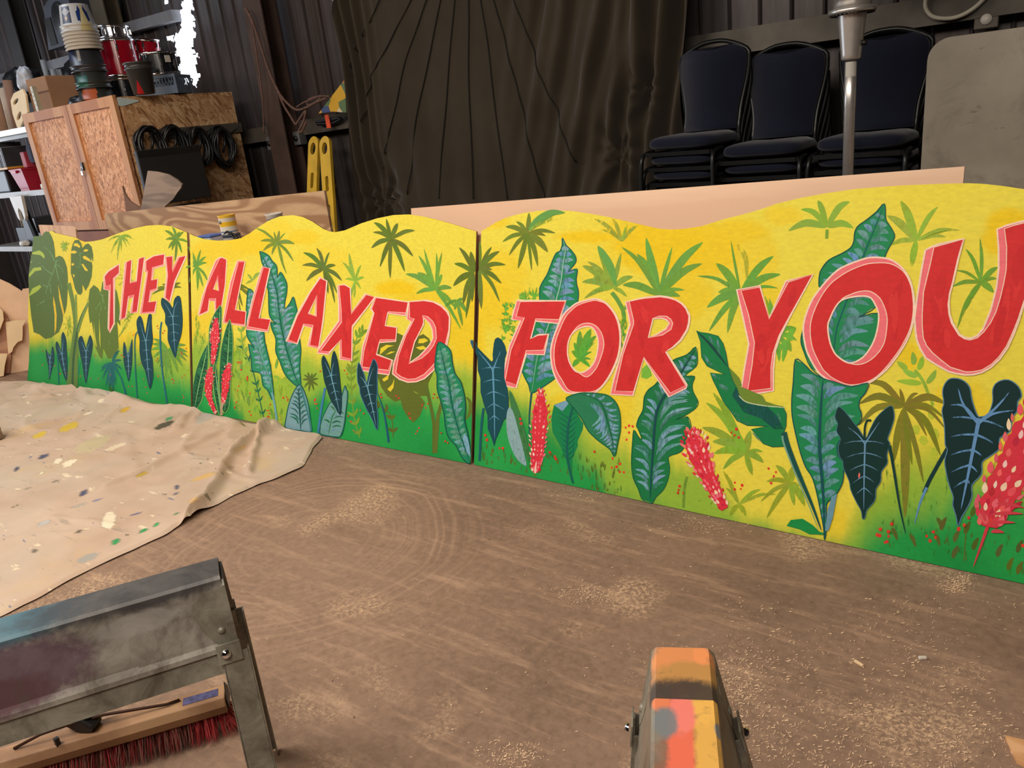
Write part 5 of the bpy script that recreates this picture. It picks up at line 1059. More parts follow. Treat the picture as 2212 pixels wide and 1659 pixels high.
for (px, py, n, name, rz) in ((1532, 92, 12, 'the stack beside the drape', -8), (1696, 97, 11, 'the middle stack', -3), (1908, 66, 12, 'the stack behind the heater pole', -4)):
    top = onY(px, py, 4.72); h0 = top.z - .985
    for k in range(n):
        c = chair0 if not used else dup(chair0); used = True
        lvl = n - 1 - k
        c.location = (top.x + .02 * 0, 4.50 + .018 * k, h0 - k * .09 if True else 0); c.rotation_euler = (0, 0, R(rz))
        dz = h0 / (n - 1); c.location.z = lvl * dz + .004; c.location.y = 4.47 + .018 * k
        w = 'lowest' if k == n - 1 else NUMW[k + 1]
        c['label'] = ('navy banquet chair, %s in %s' % (w, name)); c['group'] = 'stacked navy banquet chairs'

# ================================================================== PATIO HEATER
hx, hy = -.908, 4.0
t = thing('patio_heater', 'stainless steel patio heater with a tall pole in front of the chairs', 'heater', (hx, hy, 0))
MB().lathe([(.0, .0), (.17, 0), (.175, .02), (.165, .05), (.16, .08), (.16, .74), (.15, .78), (.05, .80), (0, .80)], n=40).obj('tank_housing', M_STEEL, t)
MB().lathe([(.0245, .78), (.0245, 1.53), (.0255, 1.535), (.0255, 1.745)], n=32).obj('pole', M_STEEL, t)
b = MB().lathe([(.03, 1.735), (.038, 1.735), (.0415, 1.742), (.043, 1.76), (.060, 1.92), (.061, 1.925)], n=40); b.obj('burner_cone', M_STEEL, t)
kn = MB().lathe([(0, 0), (.012, 0), (.012, .02), (0, .022)], (.046, -.01, 1.80), 12, M=Matrix.Rotation(R(90), 3, 'Y')); kn.obj('knob', M_DKSTEEL, t)
d = MB().lathe([(.05, 1.922), (.096, 1.928), (.100, 1.936), (.098, 1.948), (.08, 1.952)], n=48)
d.obj('flange', M_STEEL, t)
sl = MB()
for i in range(30):
    a = 2 * pi * i / 30; sl.box((.082 * cos(a), .082 * sin(a), 1.924), (.022, .008, .006), rotz(a))
sl.obj('vent_slots', M_DKSTEEL, t)
MB().lathe([(.078, 1.95), (.078, 2.02), (.084, 2.03), (.084, 2.36)], n=40).obj('emitter_screen', M_STEEL, t)
MB().lathe([(.42, 2.36), (.30, 2.42), (.12, 2.47), (0, 2.48)], n=40).obj('reflector_dome', M_STEEL, t)
st = MB(); st.grid(lambda a, b: V((.0262 * cos(R(-130 + 110 * a)), .0262 * sin(R(-130 + 110 * a)), 1.665 + .062 * b)), 8, 1); o = st.obj('paper_sticker', simple('dull_sticker', (186, 182, 174), .7), t)
o['label'] = 'pale paper sticker'

# ================================================================== FOLDING TABLE, CABLE, OUTLET
a_, b_ = onY(2009, 92, 4.25), onY(1985, 345, 4.25)
t = thing('folding_table', 'scuffed pale folding table top standing on end by the back wall', 'table', (a_.x - .01, 4.25, 0))
rr = .09; W_, H_ = .77, a_.z + .012
out = []
for (cx, cz, a0) in ((rr, H_ - rr, 180), (W_ - rr, H_ - rr, 90), (W_ - rr, rr, 0), (rr, rr, 270)):
    for i in range(7): q = R(a0 - 15 * i); out.append((cx + rr * cos(q), cz + rr * sin(q)))
def mat_table():
    n = NT('scuffed_table_top'); p = n.pos(); base = n.ramp(n.noise(p, 1.6, 5, .6), [(.3, lin((120, 112, 98))), (.7, lin((160, 150, 134)))])
    g = n.ramp(n.noise(n.pos(loc=(2, 1, 5)), 3.2, 7, .7, .8), [(.53, 0.0), (.68, 1.0)]); base = n.mix(n.math('MULTIPLY', g, .45), base, lin((74, 66, 56)))
    s_ = n.ramp(n.noise(n.pos(scale=(9, 9, 30), rot=(0, .6, 0)), 1, 6, .7), [(.64, 0.0), (.70, 1.0)]); base = n.mix(n.math('MULTIPLY', s_, .6), base, lin((66, 58, 50)))
    n.base(base); n.set(.5); return n.m
MB().prism(out, (0, 0, 0), (1, 0, 0), (0, .035, 1), .045).obj('table_top', mat_table(), t, bevel=.006)
lg = MB(); lg.tube([(.12, .07, .3), (.12, .10, .95), (.65, .10, .95), (.65, .07, .3)], .013, 8); lg.obj('folded_leg', M_GREYP, t)
W_ = [onY(x, y, 5.03) for x, y in ((2008, -30), (2000, 0), (2001, 20), (2016, 36), (2046, 40), (2075, 34), (2106, 16), (2135, -12), (2150, -30))]
tag(MB().tube(catmull(W_, 5), .011, 8).obj('cable_loop', simple('pale_cable', (196, 190, 172), .6)), 'pale cable hanging in a loop over the right girt', 'cable')
p = onY(2132, 42, 5.10); ob = thing('outlet_box', 'grey metal outlet box with a round socket under the right girt', 'outlet', (p.x, 5.10, p.z))
MB().box((0, 0, 0), (.11, .06, .09), bev=.006).obj('box', M_GIRT, ob)
MB().lathe([(0, .0), (.026, 0), (.026, .008), (0, .01)], (0, -.03, 0), 20, M=Matrix.Rotation(R(90), 3, 'X')).obj('socket', M_WHITEP, ob)

# ================================================================== SHEETS BEHIND THE MURAL
def sheet_poly(name, label, cat, pxs, Y, m, th=.012, lean=0.0, zmin=None, group=None):
    """board cut to an outline, standing in the plane y=Y (leaning back by lean) with its foot on the floor"""
    P_ = [onp(x, y, V((0, Y, 0)), V((0, 1, 0)) if not lean else V((0, cos(lean), -sin(lean)))) for x, y in pxs]
    P_ = [(q.x, q.z / cos(lean)) for q in P_]
    lo = sorted(z for x, z in P_)[1]; P_ = [(x, 0.0 if z <= lo + 1e-6 else z) for x, z in P_]
    o = MB().prism(P_, (0, Y, 0), (1, 0, 0), (0, sin(lean), cos(lean)), -th).obj(name, m)
    return tag(o, label, cat, group)
Lr, Yb = R(10), 2.93
pl = [onp(x, y, V((0, Yb, 0)), V((0, cos(Lr), -sin(Lr)))) for x, y in ((888, 450), (2081, 359.5))]
o = MB().prism([(pl[0].x, 0.0), (pl[1].x + .0, 0.0), (pl[1].x + .004, pl[1].z / cos(Lr)), (pl[0].x, pl[0].z / cos(Lr))], (0, Yb, 0), (1, 0, 0), (0, sin(Lr), cos(Lr)), -.012).obj('plywood_sheet', M_BIRCH)
tag(o, 'pale pinkish bare plywood sheet leaning behind the mural under the chairs', 'plywood')
Yp = 3.34
p0, p1 = onY(225, 462, Yp), onY(700, 412, Yp)
o = MB().prism([(p0.x - .02, 0), (p1.x - .02, 0), (p1.x, p1.z), (p0.x, p0.z)], (0, Yp, 0), (1, 0, 0), (0, 0, 1), -.018).obj('plywood_sheet', M_PLY)
tag(o, 'knotty grained plywood sheet standing in front of the strand board cabinet', 'plywood')
M_CUT = mat_wood('dull_offcut', (122, 100, 82), (150, 126, 104), (2, 2, 14), 1.4)
sheet_poly('plywood_offcut', 'wave-edged plywood offcut sticking up before the black screen', 'plywood offcut', [(319, 369), (340, 371), (364, 377), (382, 388), (393, 398), (391, 406), (383, 416), (374, 430), (356, 446), (340, 560), (290, 560), (304, 450)], 3.46, M_CUT)
sheet_poly('plywood_offcut', 'small brown hollow-edged offcut at the foot of the cabinet corner', 'plywood offcut', [(264, 402), (270, 420), (282, 436), (304, 449), (316, 560), (266, 560)], 3.50, simple('brown_offcut', (128, 92, 70), .8))
sheet_poly('plywood_offcut', 'pale striped offcut standing behind the big monstera leaf', 'plywood offcut', [(83, 486), (120, 487), (158, 489), (163, 495), (166, 520), (176, 640), (118, 640)], 3.16, mat_wood('striped_pine', (222, 170, 128), (240, 196, 156), (14, 2, 1), 1.5), zmin=0)
# pile of curved offcuts on the floor at the far left
A_, B2 = onZ(-60, 822), onZ(58, 800); e_ = (B2 - A_); e_.z = 0; e_.normalize(); nn = V((-e_.y, e_.x, 0)); nn = nn if nn.y > 0 else -nn
def pile(label, pxs, off, m, th=.012, lean=.10):
    uz = V((0, 0, 1)) * cos(lean) + nn * sin(lean); o0 = A_ - nn * off; nrm = e_.cross(uz)
    Q = [onp(x, y, o0, nrm) - o0 for x, y in pxs]; Q = [(q.dot(e_), max(0.0, q.dot(uz))) for q in Q]
    return tag(MB().prism(Q, o0, e_, uz, .012 if nrm.dot(nn) > 0 else -.012).obj('plywood_offcut', m), label, 'plywood offcut', 'offcuts piled at the left')
M_PEACH = simple('peach_ply', (240, 202, 166), .7, 0, .06); M_CRM = simple('cream_ply', (244, 216, 172), .7, 0, .05); M_TAN = mat_wood('tan_ply', (176, 128, 100), (196, 148, 116), (2, 2, 16), 1.0)
pile('large pale curved offcut leaning left of the mural, rearmost of its pile', [(-80, 584), (-30, 594), (0, 603), (20, 612), (40, 624), (47, 629), (49, 624), (64, 622), (66, 801), (0, 812), (-80, 824)], 0, M_PEACH)
pile('tan offcut strip in the pile left of the mural', [(-60, 690), (-8, 690), (6, 674), (12, 678), (22, 700), (24, 770), (20, 806), (-60, 822)], .03, M_TAN)
pile('cream offcut with a bitten corner in the pile left of the mural', [(12, 696), (34, 692), (56, 692), (49, 705), (49, 722), (48, 735), (38, 739), (29, 750), (26, 760), (18, 765)] , .06, M_CRM)
pile('leftmost pale offcut in the pile left of the mural', [(-50, 640), (-10, 655), (6, 672), (8, 690), (0, 712), (-14, 730), (-50, 740)], .09, M_CRM)
pile('low cream offcut at the front of the pile left of the mural', [(-60, 764), (16, 764), (10, 790), (8, 812), (-60, 826)], .10, M_CRM)

# narrow bench behind the mural, with paint things on it
t = thing('narrow_bench', 'narrow wooden bench behind the mural holding paint cans', 'bench', (-4.6, 3.19, 0))
MB().box((0, 0, 1.015), (1.9, .2, .03)).obj('bench_top', M_PINE, t)
for x in (-.85, .85):
    for y in (-.07, .07): MB().box((x, y, .5), (.05, .045, 1.0)).obj('leg', M_PINE, t)
def paint_can(px, z, r, h, label, m, bail=True, Y=3.18, parts=True):
    p = onY(px, 490, Y); t = thing('paint_can', label, 'can', (p.x, Y, z))
    MB().lathe([(r, 0), (r * 1.02, .004), (r, .008), (r, h - .008), (r * 1.03, h - .004), (r * 1.0, h), (r * .9, h), (r * .88, h - .005), (0, h - .006)], n=36).obj('body', m, t)
    if bail:
        MB().lathe([(0, 0), (.010, 0), (.010, .005), (0, .006)], (0, -r, h * .66), 12, M=Matrix.Rotation(R(90), 3, 'X')).obj('handle_ear', M_GREYP, t)
    return t
def mat_can(name, cols):
    n = NT(name); at = n.pos('gen'); sp = n.add('ShaderNodeSeparateXYZ'); n.l.new(at, sp.inputs[0])
    n.base(n.ramp(sp.outputs[2], cols, 'CONSTANT')); n.set(.35, 0, .5); return n.m
paint_can(496, 1.03, .058, .112, 'dark lower paint can with a white band under the yellow can', mat_can('dark_can', [(0, lin((40, 44, 50))), (.35, lin((190, 186, 178))), (.82, lin((60, 70, 84)))]), False)
paint_can(494, 1.142, .055, .125, 'yellow and white paint can on top of another can', mat_can('yellow_can', [(0, lin((206, 200, 190))), (.12, lin((60, 90, 140))), (.17, lin((214, 208, 196))), (.42, lin((226, 180, 40))), (.66, lin((214, 206, 190))), (.86, lin((220, 176, 50)))]))
p = onY(453, 500, 3.17); t = thing('storage_tub', 'clear plastic tub with a blue lid behind the mural dip', 'tub', (p.x, 3.17, 1.03))
MB().box((0, 0, .05), (.125, .10, .10), bev=.012).obj('tub_body', simple('cloudy_plastic', (190, 194, 204), .3), t); MB().box((0, 0, .106), (.135, .11, .014), bev=.005).obj('lid', simple('blue_lid', (92, 124, 200), .4), t)
p = onY(428, 505, 3.16); t = thing('small_tub', 'small white tub left of the blue-lidded one', 'tub', (p.x, 3.16, 1.03)); MB().lathe([(.035, 0), (.042, .085), (.044, .09), (0, .09)], n=24).obj('tub_body', M_WHITEP, t)
p = onY(593, 470, 3.17); x = p.x
paint_can(590, 1.03, .06, .115, 'plain grey paint can carrying the white yogurt tub', M_GREYP, False)
t = thing('yogurt_tub', 'white yogurt tub peeking over the mural edge', 'tub', (x, 3.17, 1.146)); MB().lathe([(.040, 0), (.052, .11), (.055, .113), (.055, .119), (.049, .119), (.047, .108), (0, .106)], n=28).obj('tub_body', M_WHITEP, t)
lb = MB(); lb.grid(lambda a, b: V((.0505 * cos(R(-95 + 60 * a)), .0505 * sin(R(-95 + 60 * a)), .062 + .026 * b)), 8, 2); o = lb.obj('printed_patch', simple('purple_print', (84, 60, 130), .5), t); o['label'] = 'purple oval print'
W_ = [onY(x, y, 3.13) for x, y in ((486, 520), (484, 508), (490, 500), (497, 503), (503, 512), (510, 516), (517, 510), (521, 516), (516, 524))]
tag(MB().tube(catmull(W_, 5), .006, 6).tube(catmull([q + V((.02, .012, -.012)) for q in W_[::-1]], 5), .006, 6).obj('power_cord', M_BLACK), 'black power cord bunched before the paint cans', 'cord')
# ================================================================== STRAND BOARD CABINET
cx0, cx1, cy0, cy1, cz = -8.22, -6.59, 3.80, 4.96, 2.19
t = thing('storage_cabinet', 'tall strand board cabinet with framed doors behind the mural', 'cabinet', ((cx0 + cx1) / 2, (cy0 + cy1) / 2, 0))
ox, oy = (cx0 + cx1) / 2, (cy0 + cy1) / 2
c = MB(); w, d = cx1 - cx0, cy1 - cy0
c.box((0, .0, cz / 2), (w - .004, d - .05, cz - .01)); c.obj('body', M_OSB, t)
k = MB(); k.box((0, -d / 2 + .0, .565), (w, .03, 1.06)); o = k.obj('lower_panel', simple('brown_ply_panel', (150, 96, 74), .7, 0, .12), t); o['label'] = 'reddish brown lower panel'
def door(x0, x1, name='door'):
    z0, z1, yf = 1.11, cz + .012, -d / 2 - .012
    m_ = MB(); m_.box(((x0 + x1) / 2, yf + .004, (z0 + z1) / 2), (x1 - x0 - .01, .012, z1 - z0), mi=1)
    fw = .085
    for (a, b, cc, dd) in ((x0, x0 + fw, z0, z1), (x1 - fw, x1, z0, z1), (x0 + fw, x1 - fw, z0, z0 + fw), (x0 + fw, x1 - fw, z1 - fw, z1)):
        m_.box(((a + b) / 2, yf - .012, (cc + dd) / 2), (b - a - .003, .022, dd - cc - .003), mi=0)
    return m_.obj(name, [M_PINE, M_OSBD], t)
xm = onY(152, 235, cy0).x - ox
dl = door(-w / 2, xm); dr = door(xm + .004, w / 2)
p = onY(184, 368, cy0 - .03)
lk = MB(); lk.box((p.x - ox, -d / 2 - .045, p.z + .035), (.03, .012, .07)); lk.obj('hasp', M_DKSTEEL, dl)
lk = MB(); lk.box((p.x - ox + .004, -d / 2 - .058, p.z - .02), (.034, .022, .04), bev=.004); lk.tube(catmull([(p.x - ox - .008, -d / 2 - .058, p.z), (p.x - ox - .008, -d / 2 - .058, p.z + .022), (p.x - ox + .004, -d / 2 - .058, p.z + .032), (p.x - ox + .016, -d / 2 - .058, p.z + .022), (p.x - ox + .016, -d / 2 - .058, p.z)], 4), .0035, 6)
o = lk.obj('padlock', M_CHROME, dl)
hx_ = w / 2 + .004
MB().prism([(-d / 2 + .0, cz - .075), (-d / 2 + .03, cz - .08), (-d / 2 + .18, cz - .05), (-d / 2 + .185, cz - .038), (-d / 2 + .03, cz - .012), (-d / 2, cz - .012)], (hx_, 0, 0), (0, 1, 0), (0, 0, 1), .004).obj('strap_hinge', simple('pale_zinc', (206, 224, 222), .45, .1, .05), t)
# grey rail with four pegs on the side that faces the room
MB().box((w / 2 + .012, .10, 1.865), (.02, d - .22, .085)).obj('hook_rail', M_GIRT, t)
for q in ((330, 283), (390, 280), (447, 278), (508, 274)):
    p = onX(q[0] - 8, q[1] + 10, cx1 + .04)
    MB().tube([(w / 2 + .02, p.y - oy, p.z - .02), (w / 2 + .16, p.y - oy, p.z + .03)], .006, 6).obj('peg', M_BLKMET, t)
# four coiled cables hanging from the pegs
for i, (qx, qy, ry, rz_, lab) in enumerate(((322, 318, .115, .165, 'coil of black cable on the first peg, next to the cabinet doors'), (372, 316, .125, .165, 'coil of black cable on the second peg from the cabinet doors'), (425, 318, .105, .17, 'coil of black cable on the third peg, above the screen edge'), (478, 318, .115, .18, 'coil of black cable on the last peg, at the rear of the cabinet'))):
    p = onX(qx, qy, cx1 + .07); m_ = MB()
    for k in range(11):
        ph = ru(0, 6); a, b = ry * ru(.68, 1.08), rz_ * ru(.76, 1.05); off = .040 + .009 * k
        m_.tube([V((off + .012 * sin(3 * th + ph), a * sin(th) * (1 + .05 * sin(2 * th + ph)), -b * cos(th) * 1.0)) for th in [2 * pi * j / 30 for j in range(30)]], .0105, 6, closed=True)
    m_.tube([V((.10, -.02, -.05)), V((.115, .01, .03)), V((.10, .03, .12))], .012, 6)
    tag(m_.obj('cable_coil', M_BLACK, loc=(cx1 + .01, p.y, p.z)), lab, 'cable', 'coiled black cables')
# flat black screen on a stand before the strand board side
t = thing('display_screen', 'flat black screen on a stand before the strand board cabinet side', 'screen', (cx1 + .30, 3.97, 0))
qs = [onX(x, y, cx1 + .30) for x, y in ((297, 317), (437, 319), (447, 432), (312, 441))]
sw = (qs[1].y - qs[0].y + qs[2].y - qs[3].y) / 2; zt, zb = (qs[0].z + qs[1].z) / 2, (qs[2].z + qs[3].z) / 2; yc = sum(q.y for q in qs) / 4 - 3.97
MB().box((0, yc, (zt + zb) / 2), (.045, sw, zt - zb), bev=.008).obj('panel', simple('matt_black_panel', (40, 40, 42), .55, 0, .08), t)
MB().box((.024, yc, zt - .03), (.004, sw - .01, .05)).obj('top_strip', simple('black_strip', (30, 30, 32), .4), t)
MB().box((0, yc + .06, zb - .035), (.06, .24, .02)).box((0, yc + .06, zb - .30), (.05, .06, .52)).box((0, yc + .06, zb - .60), (.07, .07, .12)).obj('stand_post', M_BLACK, t)
MB().box((0, yc + .06, (zb - .6) / 2), (.05, .05, zb - .6)).box((0, yc + .06, .02), (.24, .5, .04), bev=.01).obj('stand_foot', M_BLACK, t)

# ================================================================== ON TOP OF THE CABINET
def bucket(loc, r0, r1, h, m, label, up=False, group=None, cat='bucket', rz=0, rims=True):
    r1_ = r1
    """five gallon pail turned upside down (rim at the foot) unless up"""
    t = thing('bucket', label, cat, loc, rz, group)
    P_ = [(r1, 0), (r1 + .012, 0), (r1 + .012, .012), (r1 + .003, .014), (r1 + .001, .045), (r1 + .012, .047), (r1 + .012, .056), (r1, .06), (r0, h - .004), (r0 - .008, h), (0, h)]
    if not rims: P_ = [q for q in P_ if q[1] < .02 or q[1] > .058]
    if up: P_ = [(r, h - z) for r, z in reversed(P_)]
    MB().lathe(P_, n=40, capb=False).obj('pail', m, t); return t
def mat_pail(name, base, items, rough=.35):
    """pail with painted shapes: items are (angle, z, width angle, height, colour, kind) in object space"""
    n = NT(name); p = n.pos(True); sp = n.add('ShaderNodeSeparateXYZ'); n.l.new(p, sp.inputs[0])
    an = n.math('ARCTAN2', sp.outputs[1], sp.outputs[0]); col = lin(base)
    col = n.ramp(n.noise(p, 12, 4), [(.3, tuple(x * .85 for x in col)), (.7, col)])
    for (a, z, wa, hz, cc, kd) in items:
        da = n.math('ABSOLUTE', n.math('DIVIDE', n.math('SUBTRACT', an, a), wa)); dz = n.math('DIVIDE', n.math('SUBTRACT', sp.outputs[2], z), hz); ad = n.math('ABSOLUTE', dz)
        if kd == 'box': e = n.math('MAXIMUM', da, ad)
        elif kd == 'diamond': e = n.math('ADD', da, ad)
        elif kd == 'tri': e = n.math('ADD', n.math('MULTIPLY', da, 1.0), n.math('MULTIPLY', n.math('ADD', dz, 1.0), .5))
        elif kd == 'star': e = n.math('ADD', n.math('SQRT', n.math('ADD', n.math('MULTIPLY', da, da), n.math('MULTIPLY', dz, dz))), n.math('MULTIPLY', n.noise(p, 26, 1), .6)); e = n.math('SUBTRACT', e, .25)
        k = n.math('LESS_THAN', e, 1.0); col = n.mix(k, col, lin(cc))
    n.base(col); n.set(rough, 0, .5); return n.m
FA = -.62   # angle on a pail that faces the room
M_PW = mat_pail('white_pail_with_blue_shapes', (206, 204, 200), [(FA - .55, .135, .34, .068, (40, 36, 60), 'box'), (FA - .55, .160, .34, .034, (160, 152, 148), 'diamond'), (FA - .55, .108, .09, .026, (210, 170, 120), 'diamond'), (FA + .36, .125, .22, .085, (28, 52, 110), 'diamond'), (FA + .74, .125, .22, .085, (28, 52, 110), 'diamond'), (FA + .55, .120, .40, .040, (28, 52, 110), 'box'), (FA + .55, .185, .14, .045, (206, 190, 140), 'tri')])
M_PWH = simple('worn_white_pail', (196, 186, 170), .5, 0, .12)
by_ = 4.10; bx_ = onY(207, 203, by_).x
z = cz
M_PD1 = mat_pail('dark_pail_with_orange_star', (52, 54, 52), [(FA - .25, .12, .55, .10, (184, 92, 52), 'star'), (FA - .25, .23, .12, .03, (210, 160, 80), 'diamond')])
M_PD2 = mat_pail('dark_pail_with_yellow_patch', (50, 52, 48), [(FA - .55, .205, .34, .055, (196, 164, 48), 'box'), (FA + .45, .2, .3, .05, (104, 74, 60), 'box'), (FA - .55, .06, .4, .05, (38, 92, 78), 'box')])
M_PD3 = mat_pail('dark_pail_with_pale_cross', (48, 48, 52), [(FA - .30, .20, .10, .11, (150, 146, 138), 'box'), (FA - .25, .25, .28, .018, (150, 146, 138), 'box'), (FA - .9, .2, .3, .1, (40, 48, 84), 'box')])
for m_, lab, hh in ((M_PD1, 'dark pail painted with an orange star, lowest in the pail tower', .14), (M_PD2, 'dark pail with a yellow patch in the pail tower', .14), (M_PD3, 'dark pail with a pale cross below the white pails', .165)):
    bucket((bx_ + ru(-.01, .01), by_, z), .118, .142, .30, m_, lab, group='upside-down pails on the cabinet'); z += hh
z += .02
for i, lab in enumerate(('lowest of the nested white pails in the tower', 'second nested white pail from below', 'third nested white pail from below', 'fourth nested white pail from below', 'fifth nested white pail from below')[:5]):
    bucket((bx_ + .01, by_, z), .100, .142, .19, M_PWH, lab, rims=False, group='upside-down pails on the cabinet'); z += .029
bucket((bx_ + .01, by_, z), .115, .142, .225, M_PW, 'white pail painted with blue shapes on top of the pail tower', group='upside-down pails on the cabinet')
def drum(loc, r, h, m, label, lugs=8, M=None, head=True, n=48):
    t = thing('drum', label, 'drum', loc)
    if M is not None: t.rotation_euler = M
    MB().lathe([(r, .014), (r, h - .014)], n=n, capb=False, capt=False).obj('shell', m, t)
    for z0 in (0, h - .02): MB().lathe([(r + .002, z0), (r + .010, z0), (r + .010, z0 + .02), (r + .002, z0 + .02)], n=n, capb=False, capt=False).obj('hoop', M_CHROME, t)
    MB().lathe([(r, h - .010), (0, h - .008)], n=n, capb=False).obj('drum_head', M_WHITEP, t); MB().lathe([(0, .008), (r, .01)], n=n, capt=False).obj('drum_head', M_WHITEP, t)
    for i in range(lugs):
        a = 2 * pi * i / lugs + .3
        MB().box(((r + .008) * cos(a), (r + .008) * sin(a), h / 2 if h < .2 else h * .78), (.014, .02, min(.05, h * .4)), rotz(a), bev=.003).tube([((r + .012) * cos(a), (r + .012) * sin(a), .01), ((r + .012) * cos(a), (r + .012) * sin(a), h - .01)], .0028, 5).obj('lug', M_CHROME, t)
    return t
dX = onY(270, 200, 4.50).x
drum((dX, 4.50, cz), .165, .24, simple('black_drum_wrap', (24, 26, 30), .2), 'black drum below the big red one on the cabinet')
drum((dX + .03, 4.50, cz + .245), .175, .33, M_RED, 'big glossy red drum between the pails and the wall')
drum((dX + .03, 4.50, cz + .58), .155, .115, M_CHROME, 'chrome snare drum resting on the big red drum', 10)
X2 = onY(338, 190, 4.82).x
t_ = drum((X2 - .04, 4.82, cz + .36), .12, .24, M_RED, 'smaller red drum half hidden behind the big red one', 6); t_.rotation_euler = (0, R(10), 0)
blk = thing('drum_case', 'black box carrying the rear red drum on the cabinet', 'box', (X2 - .02, 4.82, cz)); MB().box((0, 0, .175), (.24, .22, .35), bev=.01).obj('case_body', M_BLACK, blk)
def crate(loc, label):
    t = thing('milk_crate', label, 'crate', loc); m_ = MB(); W_, D_, H_ = .38, .26, .16
    for z0 in (.036, H_ - .012): 
        for s_ in (-1, 1): m_.box((0, s_ * D_ / 2, z0), (W_, .012, .022 if z0 > .05 else .068)); m_.box((s_ * W_ / 2, 0, z0), (.012, D_, .022 if z0 > .05 else .068))
    m_.box((0, 0, .006), (W_, D_, .008))
    for s_ in (-1, 1):
        for i in range(14):
            x = -W_ / 2 + W_ * i / 13
            for dx in (-.04, .04):
                if abs(x + dx) <= W_ / 2 + .001: m_.span((x, s_ * D_ / 2, .03), (x + dx, s_ * D_ / 2, H_ - .015), .004, .005)
        for i in range(8):
            y = -D_ / 2 + D_ * i / 7
            for dy in (-.035, .035):
                if abs(y + dy) <= D_ / 2 + .001: m_.span((s_ * W_ / 2, y, .03), (s_ * W_ / 2, y + dy, H_ - .015), .004, .005)
        for x in (-W_ / 2, W_ / 2): m_.box((x, s_ * D_ / 2, H_ / 2), (.018, .018, H_))
    m_.obj('crate_body', simple('blue_grey_crate', (112, 128, 150), .45), t); return t
cr = crate((-6.90, 4.28, cz), 'blue grey milk crate on the cabinet corner'); cX = onY(388, 200, 4.36); cr.rotation_euler = (0, 0, R(28)); cr.location = (min(-6.76, cX.x), 4.36, cz)
dr_ = drum((min(-6.76, cX.x) + .01, 4.37, cz + .165), .140, .19, simple('black_drum_wrap', (24, 26, 30), .2), 'black drum with a white tag standing on the milk crate', 8)
o = MB().box((.175, -.03, .12), (.004, .05, .055)).obj('paper_tag', M_WHITEP, dr_); o['label'] = 'white paper tag'
bb = bucket((onY(312, 200, 4.02).x, 4.02, cz), .085, .105, .25, mat_pail('grey_pail_with_red_patch', (60, 58, 56), [(FA - .3, .05, .4, .06, (190, 36, 40), 'tri')]), 'grey pail with a red patch near the milk crate', up=True)
bucket((-7.02, 4.08, cz + .275), .125, .135, .05, simple('brown_lid_ring', (58, 54, 50), .6), 'dark shallow pail lid resting on the red-patched pail', up=False, cat='lid') if False else None
t = thing('trash_bin', 'grey plastic bin heaped with black cloth beside the pail tower', 'bin', (-7.93, 4.46, cz))
MB().lathe([(.11, 0), (.135, .22), (.150, .225), (.150, .245), (.138, .245), (.128, .23), (.10, .02), (0, .02)], n=36).obj('bin_body', M_GREYP, t)
def lump(c, r, m, name, parent=None, seed=0, sq=(1, 1, 1), n=(28, 18)):
    def f(a, b):
        th, ph = 2 * pi * a, pi * b; d = V((sin(ph) * cos(th), sin(ph) * sin(th), -cos(ph)))
        k = r * (1 + .22 * noise.noise(d * 1.9 + V((seed, 0, 0))) + .08 * noise.noise(d * 5 + V((0, seed, 0))))
        return V(c) + V((d.x * k * sq[0], d.y * k * sq[1], max(-r * sq[2] * .8, d.z * k * sq[2])))
    return MB().grid(f, *n).obj(name, m, parent)
M_BAG = simple('black_bin_bag', (22, 22, 25), .38, 0, .2); M_WBAG = simple('white_bin_bag', (190, 192, 198), .35, 0, .08)
hat = MB().lathe([(.0, .10), (.10, .085), (.15, .03), (.165, 0)], n=32, capb=False); o = hat.obj('heaped_cloth', M_BAG, t, loc=(0, -.02, .25)); 
o = MB().lathe([(.165, .0), (.172, .005), (.150, .06), (.148, .055)], n=32, capb=False, capt=False).obj('pale_rim', M_GREYP, t, loc=(0, -.02, .255))
tag(lump((-7.66, 4.05, cz + .05), .085, M_BAG, 'dark_cloth', seed=4, sq=(1.5, 1, .7)), 'dark crumpled cloth at the foot of the pail tower', 'cloth')
lab_ = 'black bin bag bulging above the shelf behind the grey pipes'

# ================================================================== STEEL SHELVING AT THE FAR LEFT
sx0, sx1, sy0, sy1 = -10.6, -8.36, 4.02, 4.50
t = thing('steel_shelving', 'slotted steel shelving unit at the far left, loaded with clutter', 'shelving', ((sx0 + sx1) / 2, (sy0 + sy1) / 2, 0))
qx, qy = (sx0 + sx1) / 2, (sy0 + sy1) / 2
for x in (sx0, sx1):
    for y in (sy0, sy1):
        m_ = MB(); s1 = -1 if x > qx else 1; s2 = -1 if y > qy else 1
        m_.box((x - qx, y - qy + s2 * .0, 1.23), (.004, .04, 2.46)); m_.box((x - qx + s1 * .02, y - qy - .0 - s2 * .02, 1.23), (.044, .003, 2.46))
        if x == sx1 and y == sy0:
            for i in range(60): m_.box((x - qx + s1 * .02, y - qy - s2 * .02 - .002, .05 + i * .04), (.010, .001, .016), mi=1)
        m_.obj('upright', [M_CREAMM, M_BLACK], t)
M_SHELF = simple('daylit_shelf_steel', (212, 212, 208), .35, .1, .05)  # top shelf only: bright daylight on it is put into the whiter colour
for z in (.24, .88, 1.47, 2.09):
    MSH = M_SHELF if z > 2 else simple('shaded_shelf_steel', (150, 148, 142), .45, .1, .1)  # lower shelves: darker copy of the same steel, weaker daylight painted in
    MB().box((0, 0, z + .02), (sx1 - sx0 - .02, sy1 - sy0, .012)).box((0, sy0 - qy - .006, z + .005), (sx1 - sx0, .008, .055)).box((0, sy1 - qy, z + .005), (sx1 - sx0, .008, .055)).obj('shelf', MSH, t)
S1, S2, S3 = 2.118, 1.498, .908
